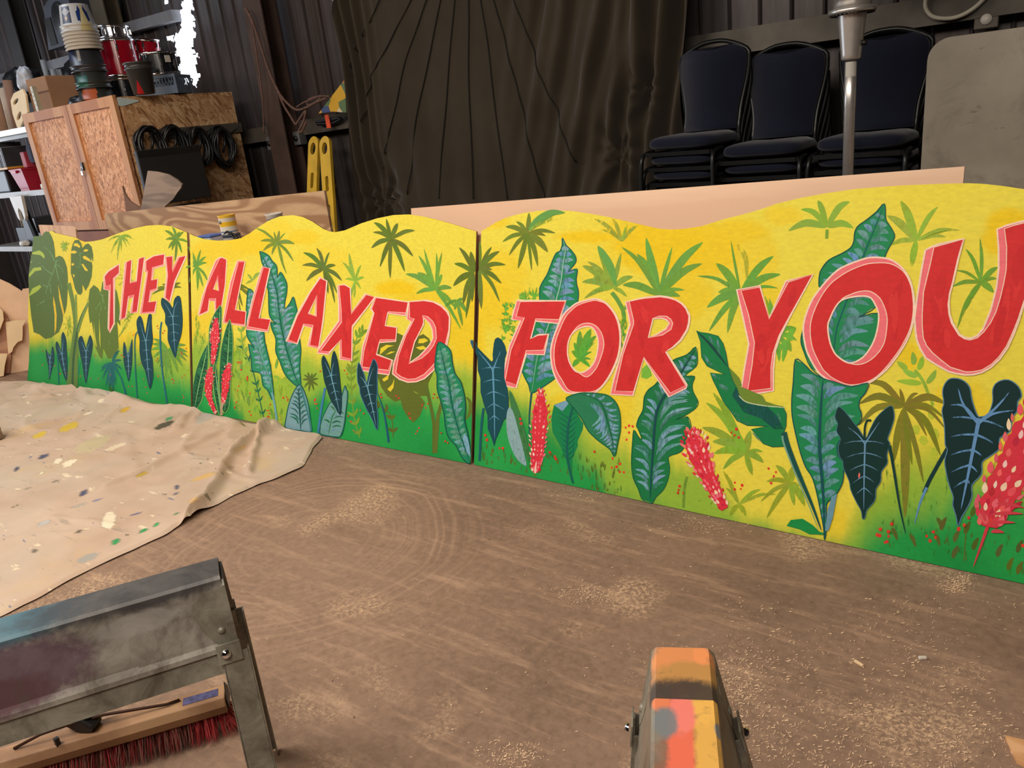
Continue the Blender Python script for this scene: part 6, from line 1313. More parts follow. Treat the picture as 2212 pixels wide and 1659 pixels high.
def bxt(name, label, cat, px, z, dims, m, Y=4.24, rz=0, bev=.008, flaps=False):
    p = onY(px[0], px[1], Y); t = thing(name, label, cat, (p.x, Y, z), R(rz))
    MB().box((0, 0, dims[2] / 2), dims, bev=bev).obj('box_body', m, t)
    return t
t = bxt('cardboard_box', 'big brown cardboard box on the top shelf next to the cabinet', 'box', (104, 235), S1, (.36, .30, .44), M_CARD, 4.30, 4)
t.location.x = -8.58
MB().box((0, -.152, .30), (.35, .006, .012)).obj('flap_seam', simple('box_seam', (104, 70, 46), .9), t)
for i, (px, z1, r_, lab) in enumerate(((97, 128, .026, 'tallest grey pipe standing in the cardboard box'), (113, 148, .026, 'grey pipe second from the left in the cardboard box'), (121, 146, .02, 'thin grey pipe in the cardboard box'), (133, 143, .024, 'rightmost grey pipe in the cardboard box'))):
    p = onY(px, z1, 4.25); x_ = max(-8.72, min(-8.44, p.x - .05))
    tag(MB().lathe([(r_, 0), (r_, p.z - S1 - .05), (r_ * .8, p.z - S1 - .05), (r_ * .8, p.z - S1 - .15), (0, p.z - S1 - .15)], (x_, 4.25 + .03 * i, S1 + .05), 16).obj('plastic_pipe', M_GREYP), lab, 'pipe', 'grey pipes in the box')
p = onY(58, 205, 4.18)
t = thing('cutout_board', 'cream cut board with oval slots on the top shelf', 'board', (p.x, 4.06, S1))
oc = lambda cx, cz, a, b, th=0: [(cx + a * cos(q) * cos(th) - b * sin(q) * sin(th), cz + a * cos(q) * sin(th) + b * sin(q) * cos(th)) for q in [2 * pi * i / 14 for i in range(14)]]
MB().prism([(-.15, .02), (-.10, -.0), (.02, .08), (.14, .14), (.16, .30), (.12, .36), (-.08, .34), (-.18, .28), (-.19, .15)], (0, 0, 0), (1, 0, 0), (0, .1, 1), -.02, 0, [oc(-.07, .26, .07, .02, .3), oc(-.06, .12, .07, .025, .5)]).obj('board_body', M_CRM, t)
p = onY(40, 150, 4.3); o = tag(lump((0, 0, .16), .22, M_BAG, 'bin_bag', seed=2, sq=(1.25, .8, .9)), 'black bin bag slumped at the left end of the top shelf', 'bag'); o.location = (p.x - .22, 4.42, S1 + .28)
p = onY(68, 158, 4.3); o = tag(lump((0, 0, .10), .11, M_WBAG, 'bin_bag', seed=6, sq=(.8, .7, 1.2)), 'white plastic bag beside the black bag on the top shelf', 'bag'); o.location = (p.x, 4.22, p.z - .17)
o = tag(lump((0, 0, .2), .24, M_BAG, 'bin_bag', seed=9, sq=(1.1, .7, 1.0)), lab_, 'bag'); p = onY(125, 140, 4.46); o.location = (p.x, 4.70, p.z - .34)
hp = thing('storage_box', 'dark box behind the shelves carrying the bulging black bag', 'box', (p.x, 4.74, 0)); MB().box((0, 0, (p.z - .38) / 2), (.5, .3, p.z - .38), bev=.01).obj('box_body', M_BLACK, hp)
for i, (px, r_, h_, cc, lab) in enumerate(((8, .05, .52, (168, 128, 100), 'fat brown paper roll at the left of the top shelf'), (24, .035, .42, (190, 170, 150), 'pale paper roll leaning on the top shelf'), (36, .045, .48, (140, 104, 84), 'brown paper roll right of the pale one'))):
    p = onY(px, 270, 4.12); o = tag(MB().lathe([(r_, 0), (r_, h_), (r_ * .6, h_), (r_ * .6, h_ - .1), (0, h_ - .1)], n=18).obj('paper_roll', simple('paper_%d' % i, cc, .85)), lab, 'paper roll', 'rolls of brown paper'); o.location = (p.x, 4.12, S1 + .005); o.rotation_euler = (R(-4), R(-8 + 4 * i), 0)
# second shelf: totes, sewing machine, folders
p = onY(24, 372, 4.2)
t = thing('storage_tote', 'black storage tote with a flat yellow lid on the middle shelf', 'tote', (p.x - .05, 4.24, S2)); MB().box((0, 0, .12), (.50, .38, .24), bev=.02).obj('tote_body', M_BLACK, t); MB().box((0.05, 0, .254), (.72, .44, .024), bev=.006).obj('lid', simple('amber_lid', (210, 150, 60), .45), t)
p = onY(64, 372, 4.16); t = thing('storage_tote', 'crimson storage tote on the middle shelf by the sewing machine', 'tote', (p.x - .04, 4.2, S2)); MB().grid(lambda a, b: V(((.10 + .04 * b) * (1, 1, -1, -1, 1)[int(a * 4)], (.12 + .04 * b) * (-1, 1, 1, -1, -1)[int(a * 4)], .02 + .205 * b)), 4, 1, smooth=False).box((0, 0, .01), (.2, .24, .02)).obj('tote_body', M_REDP, t); MB().box((0, 0, .226), (.30, .33, .02), bev=.006).box((-.02, -.17, .205), (.12, .02, .03), bev=.004).obj('lid', M_REDP, t)
p = onY(96, 398, 4.06); t = thing('sewing_machine', 'old cream sewing machine on the middle shelf behind the upright', 'sewing machine', (p.x + .0, 4.16, S2))
MB().box((.02, 0, .03), (.34, .16, .06), bev=.012).obj('machine_base', M_CREAMM, t); MB().box((.15, 0, .15), (.08, .11, .2), bev=.02).box((0, 0, .225), (.36, .10, .09), bev=.022).box((-.14, 0, .16), (.07, .09, .09), bev=.016).obj('machine_arm', M_CREAMM, t)
MB().lathe([(0, 0), (.055, .0), (.055, .03), (0, .035)], (.18, 0, .2), 24, M=Matrix.Rotation(R(90), 3, 'Y')).obj('hand_wheel', M_CREAMM, t); MB().tube(catmull([(-.08, 0, .27), (-.06, 0, .31), (.03, 0, .31), (.05, 0, .27)], 4), .007, 6).obj('carry_handle', M_GREYP, t)
for i in range(9):
    p = onY(2 + i * 3.6, 325, 4.2); hh = ru(.20, .27)
    tag(MB().box((p.x, 4.2, S2 + .268 + hh / 2), (.022, .26, hh)).obj('document_folder', simple('folder_%d' % (i % 3), [(90, 92, 96), (176, 178, 182), (52, 54, 58)][i % 3], .6)), 'thin upright folder in the row on the yellow tote lid', 'folder', 'folders on the yellow tote lid')
bxt('small_box', 'small red box on the crimson tote', 'box', (62, 325), S2 + .268 - .03, (.09, .16, .16), simple('red_card', (170, 50, 64), .6), 4.18)
bxt('fabric_bag', 'dark blue cloth bag above the crimson tote', 'bag', (82, 322), S2 + .268, (.16, .18, .2), simple('dark_blue_cloth', (38, 42, 66), .8), 4.2, bev=.05).location.x += -.02
# lower clutter in the dark
p = onY(34, 408, 3.99); t = thing('plastic_bracket', 'white plastic bracket hanging from the middle shelf edge', 'bracket', (p.x, 3.99, 1.2))
MB().prism([(-.14, .26), (.14, .26), (.10, .05), (.06, .0), (.04, .10), (0, .14), (-.04, .10), (-.05, .0), (-.09, .03)], (0, 0, 0), (1, 0, 0), (0, 0, 1), .03).obj('bracket_body', M_WHITEP, t); MB().span((0.0, .03, .1), (.06, .05, -.31), .04, .04).obj('stem', M_BLACK, t)
for i, (px, py, dm_, cc, lab) in enumerate(((75, 420, (.30, .3, .30), (58, 60, 66), 'dull dark tote in the shadow under the sewing machine shelf'), (60, 460, (.22, .26, .2), (40, 42, 46), 'small dark tote left of it on the lower shelf'), (112, 470, (.26, .3, .14), (70, 54, 46), 'brown flat box on the lower shelf near the cabinet'))):
    bxt('storage_tote', lab, 'tote', (px, py), S3, dm_, simple('dark_tote_%d' % i, cc, .5), 4.24)
p = onY(46, 508, 4.05); t = thing('scrap_paper', 'crumpled pale paper on the lower shelf edge', 'paper', (p.x, 4.06, S3)); lump((0, 0, .03), .05, M_WHITEP, 'paper_body', t, seed=3, sq=(1.8, 1, .7))

# ================================================================== ON THE BACK WALL
p = onY(150, 60, 4.98); t = thing('loudspeaker', 'dark wedge loudspeaker fixed high on the wall behind the pails', 'speaker', (-8.86, 4.94, 2.90))
MB().prism([(-.36, .0), (.30, .0), (.34, .10), (.30, .44), (-.05, .46), (-.22, .40)], (0, .09, 0), (1, 0, 0), (0, 0, 1), .34, 0).obj('cabinet', simple('grey_black_vinyl', (52, 54, 62), .5), t)
MB().lathe([(.17, 0), (.16, .012), (0, .004)], n=36, M=Matrix.Rotation(R(90), 3, 'X') @ Matrix.Diagonal((.8, 1, 1)), c=(.05, -.256, .24)).obj('speaker_cone', M_BLACK, t)
MB().box((-.20, -.252, .16), (.14, .012, .26)).obj('grille', M_DKSTEEL, t)
MB().box((0, .12, -.06), (.08, .10, .14)).box((0, .0, -.005), (.3, .3, .012)).obj('wall_bracket', M_DKSTEEL, t)
Yr = 4.84
for L, lab in (([(530, 17), (545, 45), (562, 95), (580, 150), (600, 195), (618, 220), (640, 237), (662, 232), (685, 220), (705, 212)], 'thick brown rope sagging from the column to the painted triangle'), ([(540, 30), (548, 75), (566, 200), (570, 290)], 'thin brown cord hanging straight down beside the rust column'), ([(598, 190), (612, 225), (628, 252), (634, 262), (640, 268), (648, 256), (660, 240), (655, 265), (646, 282), (652, 284), (662, 262)], 'tangled rope loops drooping over the left girt'), ([(640, 232), (655, 222), (680, 212), (695, 206), (680, 222), (664, 226), (668, 214), (690, 208), (712, 208)], 'coiled rope end lying by the painted triangle')):
    W_ = catmull([onY(x, y, Yr) for x, y in L], 6); m_ = MB(); m_.tube(W_, .011 if 'thick' in lab or 'tangled' in lab else .007, 7)
    tag(m_.obj('rope', M_ROPE), lab, 'rope', 'ropes on the back wall')
def mat_patch():
    n = NT('patchwork_paint'); v = n.add('ShaderNodeTexVoronoi'); n.l.new(n.pos(), v.inputs['Vector']); v.inputs['Scale'].default_value = 9.0
    s_ = n.add('ShaderNodeSeparateColor'); n.l.new(v.outputs['Color'], s_.inputs[0])
    n.base(n.ramp(s_.outputs[0], [(0, lin((178, 54, 50))), (.22, lin((214, 166, 52))), (.42, lin((70, 86, 130))), (.58, lin((96, 120, 84))), (.74, lin((222, 200, 160))), (.86, lin((196, 120, 60)))], 'CONSTANT')); n.set(.5); return n.m
q = [onY(x, y, 4.86) for x, y in ((744, 172), (688, 245), (718, 241), (748, 243))]
t = thing('painted_triangle', 'patchwork painted triangular board propped on the left girt by the drape', 'painted board', (q[2].x, 4.9, q[1].z - .005))
MB().prism([(a.x - q[2].x, a.z - q[1].z + .005) for a in q], (0, -.04, 0), (1, 0, 0), (0, .0, 1), -.025).obj('board_body', mat_patch(), t)
p = onY(712, 262, 5.02); tag(MB().box((p.x, 5.0, p.z), (.05, .008, .11)).obj('orange_tag', simple('orange_tape', (236, 92, 56), .5)), 'small bright orange tag hanging on the left girt', 'tag')
W_ = [onY(x, y, 5.02) for x, y in ((684, 264), (700, 262), (720, 258), (738, 256), (720, 266), (700, 268), (686, 268))]
tag(MB().tube(catmull(W_, 4), .014, 6).obj('black_cable', M_BLACK), 'black cable lying in the girt under the painted triangle', 'cable')
for i, (x0, y0, lab) in enumerate(((590, 309, 'grey bracket under the girt, left of three'), (614, 303, 'grey bracket under the girt, middle of three'), (648, 298, 'grey bracket under the girt, right of three'))):
    p = onY(x0, y0, 5.05); t = thing('girt_bracket', lab, 'bracket', (p.x, 5.05, p.z), 0, 'brackets under the girt')
    MB().box((0, 0, 0), (.085, .09, .12), bev=.01).obj('bracket_plate', simple('grey_bracket', (104, 104, 104), .5, .2), t)
    if i != 1: MB().lathe([(0, 0), (.024, 0), (.024, .01), (0, .01)], (0, -.05, .0), 16, M=Matrix.Rotation(R(90), 3, 'X')).obj('hole', M_BLACK, t)
# yellow slotted rails
t = thing('slotted_ladder', 'yellow slotted steel ladder rails leaning on the dark wall by the drape', 'ladder', (-5.45, 4.5, 0))
tops = [onY(677, 300, 4.9), onY(700, 300, 4.9)]; bots = [onY(672, 480, 4.62), onY(712, 480, 4.62)]
for a, b in zip(tops, bots):
    dr = (b - a); kf = a.z / (a.z - b.z); foot = a + dr * kf; u = (a - foot).normalized(); L = (a - foot).length; sd = V((1, 0, 0)); sd = (sd - u * sd.dot(u)).normalized(); wv = .062
    out = [(-wv, 0), (wv, 0), (wv, L - .06)] + [(wv * cos(R(15 * i)), L - .06 + .07 * sin(R(15 * i))) for i in range(1, 12)] + [(-wv, L - .06)]
    hs = []
    n_ = int(L / .26)
    for i in range(n_):
        c_ = .15 + i * .26; hs.append([(.02 * cos(R(30 * j)), c_ + (.05 if 0 <= j % 12 < 6 else -.05) + .02 * sin(R(30 * j))) for j in range(12)])
    if hs: hs[-1] = [(.034 * cos(R(30 * j)), L - .10 + .055 * sin(R(30 * j))) for j in range(12)]
    MB().prism(out, foot - V(t.location) + V((0, 0, .012)), sd, u, -.03, 0, hs).obj('rail', M_YEL, t)
MB().span(tops[0] - V(t.location) + V((0, .03, -.4)), tops[1] - V(t.location) + V((0, .03, -.4)), .03, .03).obj('rung', M_YEL, t)
# ================================================================== DROP CLOTH
RIDGE = [([(592, 932), (560, 945), (512, 980), (478, 1030), (455, 1075), (390, 1152), (372, 1168)], .055, .035, 1), ([(575, 935), (556, 960), (545, 1000), (538, 1030)], .03, .022, 1), ([(520, 925), (470, 945), (420, 970), (360, 1000), (310, 1026), (230, 1060)], .030, .03, 1), ([(430, 890), (402, 905), (385, 935)], .022, .03, 0), ([(0, 945), (70, 930), (150, 908), (220, 885)], .02, .05, 0), ([(22, 884), (60, 872), (110, 862)], .03, .03, 0), ([(180, 848), (195, 866), (240, 872), (272, 880)], .035, .04, 0), ([(60, 842), (150, 846), (178, 838), (200, 842), (240, 862), (300, 880), (360, 888), (420, 888)], .035, .05, 0), ([(0, 1180), (60, 1170), (170, 1160)], .012, .04, 0), ([(110, 1125), (160, 1130), (250, 1142)], .008, .02, 0), ([(0, 1000), (120, 985), (260, 950)], .01, .05, 0)]
RW = []
for L, h, w, s in RIDGE:
    RW.append(([V((q.x, q.y)) for q in catmull([onZ(x, y) for x, y in L], 6)], h, w, s))
def seg_d(p, a, b):
    d = b - a; t = max(0, min(1, (p - a).dot(d) / max(1e-9, d.length_squared))); q = a + d * t; s = d.x * (p.y - a.y) - d.y * (p.x - a.x)
    return (p - q).length, s
CLX1, CLX0, CLY1, CLY0 = -3.35, -8.3, 2.70, -.05
def cloth_edge(y): return CLX1 + .05 * noise.noise(V((y * 2.2, 0, 0))) + .015 * noise.noise(V((y * 9, 0, 4))) - .16 * sst(2.35, 2.75, y) + .05 * sst(2.0, 2.3, y) * (1 - sst(2.3, 2.6, y))
def cloth_z(x, y):
    p = V((x, y)); z = .006 + .006 * (1 + noise.noise(V((x * 1.5, y * 2.6, 0)))) + .006 * (1 + noise.noise(V((x * 4 + y * 2, y * 8 - x * 3, 1)))) + .010 * max(0, .25 - abs(noise.noise(V((x * 2.2 - y * 1.2, y * 3.4 + x * 1.6, 6))))) * 4 * sst(1.0, 2.6, y)
    n1 = .02 * noise.noise(V((x * 6, y * 6, 9)))
    for L, h, w, s in RW:
        best = 9; sg = 0
        for a, b in zip(L, L[1:]):
            if abs(a.x - x) > .6 and abs(b.x - x) > .6: continue
            d, k = seg_d(p, a, b)
            if d < best: best = d; sg = k
        if best < .3:
            q = (best + n1) / w
            if s and sg < 0: q *= 2.2
            z += h * math.exp(-q * q) * (1 + .3 * noise.noise(V((x * 8, y * 8, 3))))
    return z
NX, NY = 380, 240
def cl(a, b):
    y = CLY0 + (CLY1 - CLY0) * b; x1 = cloth_edge(y); xq = CLX0 + (x1 - CLX0) * (1 - (1 - a) ** 1.25); y += b ** 6 * (-.004 + .042 * sst(-7.2, -4.86, xq) + .022 * sst(-4.8, -2.6, xq) - .30 * sst(7.05, 7.7, -xq)); x = CLX0 + (x1 - CLX0) * (1 - (1 - a) ** 1.25)
    y2 = y + (.03 * noise.noise(V((x * 2, 5, 0))) if b > .98 else 0)
    k = min(1, (x1 - x) / .02)
    return V((x, y2, cloth_z(x, y) * (.4 + .6 * k)))
cm = MB().grid(cl, NX, NY)
n = NT('canvas_drop_cloth'); at = n.add('ShaderNodeAttribute', attribute_name='stain'); p = n.pos()
f = n.noise(p, 2.6, 6, .6); base = n.ramp(f, [(.3, lin((198, 170, 148))), (.7, lin((216, 193, 173)))])
gr = n.ramp(n.noise(n.pos(loc=(2, 5, 0)), 1.1, 4, .6), [(.45, 0.0), (.7, 1.0)]); base = n.mix(n.math('MULTIPLY', gr, .5), base, lin((190, 184, 168)))
yl = n.ramp(n.noise(n.pos(loc=(9, 2, 0)), 1.7, 5, .65), [(.58, 0.0), (.72, 1.0)]); base = n.mix(n.math('MULTIPLY', yl, .28), base, lin((222, 190, 96)))
sm = n.ramp(n.noise(n.pos(scale=(2, 12, 1), rot=(0, 0, R(-20))), 1.6, 5, .7), [(.60, 0.0), (.68, 1.0)]); base = n.mix(n.math('MULTIPLY', sm, .5), base, lin((150, 142, 128)))
cr = n.ramp(n.noise(n.pos(loc=(1, 8, 0), scale=(1, 2.2, 1)), 5.5, 4, .6), [(.64, 0.0), (.67, 1.0)]); base = n.mix(n.math('MULTIPLY', cr, .8), base, lin((240, 226, 196)))
sp = n.ramp(n.noise(n.pos(loc=(4, 1, 0), scale=(1, 1.8, 1)), 13, 3, .5), [(.70, 0.0), (.72, 1.0)]); base = n.mix(n.math('MULTIPLY', sp, .8), base, lin((120, 112, 92)))
sb = n.ramp(n.noise(n.pos(loc=(14, 3, 0), scale=(1, 2.6, 1), rot=(0, 0, R(35))), 8, 3, .5), [(.71, 0.0), (.73, 1.0)]); base = n.mix(n.math('MULTIPLY', sb, .8), base, lin((112, 122, 150)))
base = n.mix(at.outputs['Alpha'], base, at.outputs['Color'])
n.base(base); n.set(.9, 0, .15); n.bump(n.noise(p, 320, 2), .2, .002)
cloth = cm.obj('drop_cloth', n.m, fix=False); tag(cloth, 'paint-spattered canvas drop cloth spread on the floor before the mural', 'drop cloth')
BLOT = [(355, 918, 22, 6, (70, 74, 60), .9), (365, 905, 9, 4, (70, 160, 110), .9), (250, 1170, 10, 6, (70, 160, 100), 1), (310, 1146, 9, 4, (70, 160, 100), 1), (338, 1133, 6, 4, (80, 170, 110), 1), (380, 1110, 8, 2, (60, 140, 90), .8), (150, 922, 22, 8, (220, 190, 60), .9), (85, 940, 16, 6, (220, 190, 60), .9), (270, 885, 10, 5, (220, 176, 50), .9), (305, 1025, 14, 4, (200, 170, 50), .9), (440, 1030, 30, 5, (226, 182, 80), .6), (180, 1065, 8, 6, (92, 96, 122), 1), (94, 986, 12, 4, (92, 96, 122), 1), (36, 1013, 5, 5, (80, 86, 108), 1), (382, 1052, 5, 5, (92, 96, 122), 1), (380, 1066, 5, 3, (92, 96, 122), .9), (235, 1125, 16, 18, (244, 234, 206), .9), (150, 1000, 16, 7, (246, 236, 210), .9), (125, 996, 10, 6, (246, 236, 210), .9), (90, 1022, 6, 3, (246, 236, 210), .9), (190, 1205, 24, 8, (156, 164, 162), .7), (210, 1080, 22, 2, (130, 140, 176), .8), (295, 1110, 16, 2, (104, 110, 146), .9), (520, 968, 14, 4, (226, 176, 60), .6), (460, 890, 34, 10, (178, 178, 168), .8), (440, 905, 20, 8, (184, 182, 172), .7), (200, 960, 40, 14, (206, 198, 150), .5), (120, 1040, 8, 2, (140, 130, 110), .8), (60, 1055, 10, 2, (130, 130, 120), .7), (75, 1190, 6, 4, (90, 90, 80), .8), (170, 1092, 40, 3, (178, 174, 160), .8), (95, 1130, 14, 5, (190, 194, 196), .8), (170, 1148, 7, 3, (70, 80, 70), .9), (500, 1010, 8, 2, (110, 100, 84), .6), (240, 1060, 6, 2, (130, 60, 90), .0), (420, 1080, 12, 6, (232, 190, 110), .6), (250, 965, 24, 5, (240, 226, 196), .7), (190, 893, 12, 3, (244, 232, 206), .8)]
me = cloth.data; ca = me.color_attributes.new('stain', 'FLOAT_COLOR', 'POINT'); flat = []
for v in me.vertices:
    x, y = px_of(v.co); c = (0, 0, 0); a = 0
    for (bx, by, rx, ry, cc, al) in BLOT:
        if abs(x - bx) > rx * 1.8 or abs(y - by) > ry * 1.8: continue
        d = ((x - bx) / rx) ** 2 + ((y - by + .35 * (x - bx)) / ry) ** 2 + .7 * noise.noise(V((x * .12, y * .2, 0)))
        k = al * (1 - sst(.7, 1.2, d))
        if k > a: a = k; c = lin(cc)
    flat += list(c) + [a]
ca.data.foreach_set('color', flat)

# ================================================================== SAWHORSES
def sawhorse(name, label, end, direc, top_mat, body_mat, h=.69, near=1, cap=.15):
    """folded steel sawhorse: x runs along the beam away from the end, y across it"""
    L = 1.02; t = thing(name, label, 'sawhorse', (end.x, end.y, .008), math.atan2(direc.y, direc.x), 'steel sawhorses')
    def chan(x0, x1, prof_, nm, m, taper=None):
        th = .0035; o_ = MB(); P_ = prof_; q = []
        for i, (y, z) in enumerate(P_):
            a = V(P_[max(0, i - 1)]); b = V(P_[min(len(P_) - 1, i + 1)]); d = (b - a).normalized(); nn = V((-d.y, d.x)); q.append((y + nn.x * th, z + nn.y * th))
        k = len(P_); nseg = 10
        for j in range(nseg + 1):
            f = j / nseg
            for r_, (y, z) in enumerate(list(P_) + q):
                x = x0 + (x1 - x0) * f + (taper(z) if (taper and j == 0) else 0)
                o_.v.append((x, y, z))
        for j in range(nseg):
            for i in range(k - 1):
                A = j * 2 * k + i; B = A + 2 * k
                o_.f.append((A, A + 1, B + 1, B)); o_.f.append((A + k, B + k, B + k + 1, A + k + 1)); o_.mi += [0, 0]; o_.sm += [False, False]
            for i in (0, k - 1):
                A = j * 2 * k + i; B = A + 2 * k; o_.f.append((A, B, B + k, A + k)); o_.mi.append(0); o_.sm.append(False)
        for j in (0, nseg):
            for i in range(k - 1): A = j * 2 * k + i; o_.f.append((A, A + 1, A + 1 + k, A + k)); o_.mi.append(0); o_.sm.append(False)
        return o_.obj(nm, m, t)
    # upper beam with flared sides and a rolled lower lip
    main = [(-.0885, h - .174), (-.087, h - .163), (-.0785, h - .148), (-.0505, h - .004), (-.0475, h), (.0475, h), (.0505, h - .004), (.0785, h - .148), (.087, h - .163), (.0885, h - .174)]
    chan(cap, L - cap, main, 'beam', top_mat)
    endp = [(-.090, h - .235), (-.083, h - .150), (-.050, h - .020), (-.045, h - .013), (.045, h - .013), (.050, h - .020), (.083, h - .150), (.090, h - .235)]
    endp = [(-.084, h - .168), (-.0535, h - .020), (-.047, h - .012), (.047, h - .012), (.0535, h - .020), (.084, h - .168)]
    for x0, x1 in ((0, .22), (L, L - .22)):
        chan(x0, x1, endp, 'end_cap', top_mat, taper=None)
    for s_ in (-1, 1):
        # rounded corner plates with a rivet, and the rail that ties the legs together under the beam
        for x0, sg in ((0.0, 1), (L, -1)):
            nrm = V((0, s_ * .98, .21)); u = V((0, -s_ * .21, .98)); c0 = V((x0, s_ * .0665, h - .095))
            out = [(sg * .000, -.068), (sg * .045, -.060), (sg * .066, -.03), (sg * .084, .02), (sg * .080, .05), (sg * .055, .068), (sg * .0, .074)]
            MB().prism(out, c0 + nrm * .004, (1, 0, 0), u, .003 * (1 if V((1, 0, 0)).cross(u).dot(nrm) > 0 else -1)).lathe([(.009, 0), (.009, .002), (.006, .005), (0, .006)], c0 + nrm * .006 + V((sg * .03, 0, 0)) - u * .03, 14, M=Matrix((V((1, 0, 0)), u, nrm)).transposed(), capb=False).obj('corner_plate', body_mat, t)
        MB().span((.0, s_ * .088, h - .198), (L, s_ * .088, h - .198), .006, .060, up=(0, -s_ * .25, 1)).obj('side_rail', body_mat, t)
        for x0, sg in ((0.0, 1), (L, -1)):
            a = V((x0 + sg * .012, s_ * .094, h - .18)); b = V((x0 + sg * .02, s_ * (.20 if s_ > 0 else .15), .0)) if near > 0 else V((x0 + sg * .02, s_ * (.15 if s_ > 0 else .20), .0)); d = (b - a).normalized(); nrm = V((0, s_ * .93, .37)); nrm = (nrm - d * nrm.dot(d)).normalized(); sd = d.cross(nrm).normalized()
            m_ = MB(); w_ = .030
            M3 = Matrix((d, sd, nrm)).transposed()
            Lg = (b - a).length
            m_.box((a + b) / 2 + nrm * .004, (Lg, 2 * w_, .004), M3); m_.box((a + b) / 2 + sd * w_ - nrm * .010, (Lg, .004, .032), M3); m_.box((a + b) / 2 - sd * w_ - nrm * .010, (Lg, .004, .032), M3)
            m_.obj('leg', body_mat, t)
            # pivot bracket and bright bolt
            MB().box(a + nrm * .0075 + V((sg * .012, 0, .005)), (.055, .004, .05), Matrix((V((1, 0, 0)), nrm, V((1, 0, 0)).cross(nrm))).transposed(), bev=.0015).obj('pivot_plate', body_mat, t)
            MB().lathe([(.012, 0), (.011, .004), (.007, .008), (0, .009)], a + nrm * .013 + V((sg * .020, 0, .006)), 16, M=Matrix((V((1, 0, 0)), V((1, 0, 0)).cross(nrm) * -1, nrm)).transposed(), capb=False).obj('bolt', M_CHROME, t)
    return t
GB, GD = (128, 122, 110), (74, 68, 58)
M_SAWB = mat_metal_dirty('dull_zinc_sheet', (150, 146, 132), (96, 90, 78), .5, .25)
M_SAWL = mat_metal_dirty('grimy_beam_sheet', (166, 162, 152), (92, 85, 77), .5, .2, [((.52, .0, .69), (.24, .10, .035), (52, 104, 122), .85), ((.18, 0, .69), (.30, .10, .035), (56, 56, 60), .8), ((.50, -.07, .60), (.24, .05, .10), (96, 66, 88), .75), ((.50, .07, .60), (.24, .05, .10), (96, 66, 88), .75), ((.60, -.07, .56), (.26, .05, .06), (92, 56, 60), .6), ((.60, .07, .56), (.26, .05, .06), (92, 56, 60), .6), ((.2, .06, .64), (.12, .05, .03), (176, 174, 170), .5)])
M_SAWR = mat_metal_dirty('sprayed_beam_sheet', (150, 146, 132), (100, 94, 82), .5, .2, [((.45, .0, .69), (.42, .06, .03), (150, 104, 82), .85), ((.30, -.006, .69), (.30, .026, .03), (244, 120, 92), .95), ((.30, .036, .69), (.34, .028, .03), (240, 186, 92), .95), ((.165, .030, .69), (.05, .026, .03), (246, 192, 96), 1), ((.18, -.004, .69), (.06, .024, .03), (250, 138, 124), 1), ((.155, -.038, .69), (.03, .018, .03), (244, 140, 96), .9), ((.205, -.030, .69), (.04, .024, .03), (128, 134, 138), .95), ((.215, .052, .69), (.02, .008, .03), (136, 140, 144), .9), ((.20, -.065, .62), (.3, .03, .08), (142, 112, 92), .4), ((.40, .07, .62), (.3, .03, .07), (146, 132, 70), .5), ((.045, .0, .677), (.09, .07, .02), (240, 156, 96), .92), ((.075, .01, .677), (.045, .07, .02), (190, 148, 84), .8), ((.128, 0, .677), (.050, .09, .02), (78, 68, 62), .97), ((.020, .034, .677), (.03, .02, .02), (252, 160, 100), .9)])
eL = (onZ(475, 1214, .69) + onZ(485, 1247, .69)) / 2
dL = (onZ(0, 1342, .69) + onZ(0, 1393, .69)) / 2 - eL
sawhorse('sawhorse', 'grimy grey steel sawhorse with teal overspray at the left foreground', eL, dL, M_SAWL, M_SAWB, cap=.006)
eR = (onZ(1407, 1410, .678) + onZ(1542, 1410, .678)) / 2
dR = (onZ(1404, 1560, .69) + onZ(1556, 1560, .69)) / 2 - eR
sr = sawhorse('sawhorse', 'steel sawhorse with orange and pink sprayed top seen end-on', eR, dR, M_SAWR, M_SAWB)
hl = MB()
for x, y, z in ((.022, .006, .6786), (.026, -.008, .6786), (.158, .020, .6906), (.158, -.021, .6906)): hl.lathe([(0.004, 0), (.004, .0006), (0, .0007)], (x, y, z), 12)
hl.obj('screw_holes', M_BLACK, sr)

# ================================================================== PUSH BROOM
a, b = onZ(492, 1513, .075), onZ(-40, 1668, .075); d = (b - a).normalized(); nz = V((0, 0, 1)); sd = d.cross(nz); sd = -sd if (onZ(400, 1659) - a).dot(sd) < 0 else sd
t = thing('push_broom', 'wooden push broom with red bristles under the left sawhorse', 'broom', (a.x, a.y, 0)); L = .66; tl = R(48)
fd = (sd * cos(tl) - nz * sin(tl)).normalized(); tp_ = (sd * sin(tl) + nz * cos(tl)).normalized()     # bristle direction, top face normal
# block: top faces up and away, bristles leave it towards the camera side
org = V((0, 0, .092))
bl = MB()
sec = [(-.034, -.026), (.048, -.026), (.050, .0), (.036, .022), (-.030, .022), (-.040, .004)]
vs = []
for x in (.004, 0.0, L): vs.append([org + d * x + sd * y * (1 if x else .96) + nz * z for y, z in sec])
f_ = [v for r_ in vs[1:] for v in r_]; n_ = 6
bl.add(f_, [(i, (i + 1) % n_, (i + 1) % n_ + n_, i + n_) for i in range(n_)] + [tuple(range(n_)), tuple(reversed(range(n_, 2 * n_)))])
bl.obj('broom_block', mat_wood('worn_broom_wood', (150, 112, 80), (184, 144, 106), (3, 3, 3), 1.5), t, bevel=.003)
MB().box(org + d * .07 + nz * .0225 + sd * .002, (.10, .034, .0015), Matrix((d, sd, nz)).transposed()).obj('blue_stamp', simple('worn_blue_print', (78, 78, 122), .7, 0, .5, 60), t)
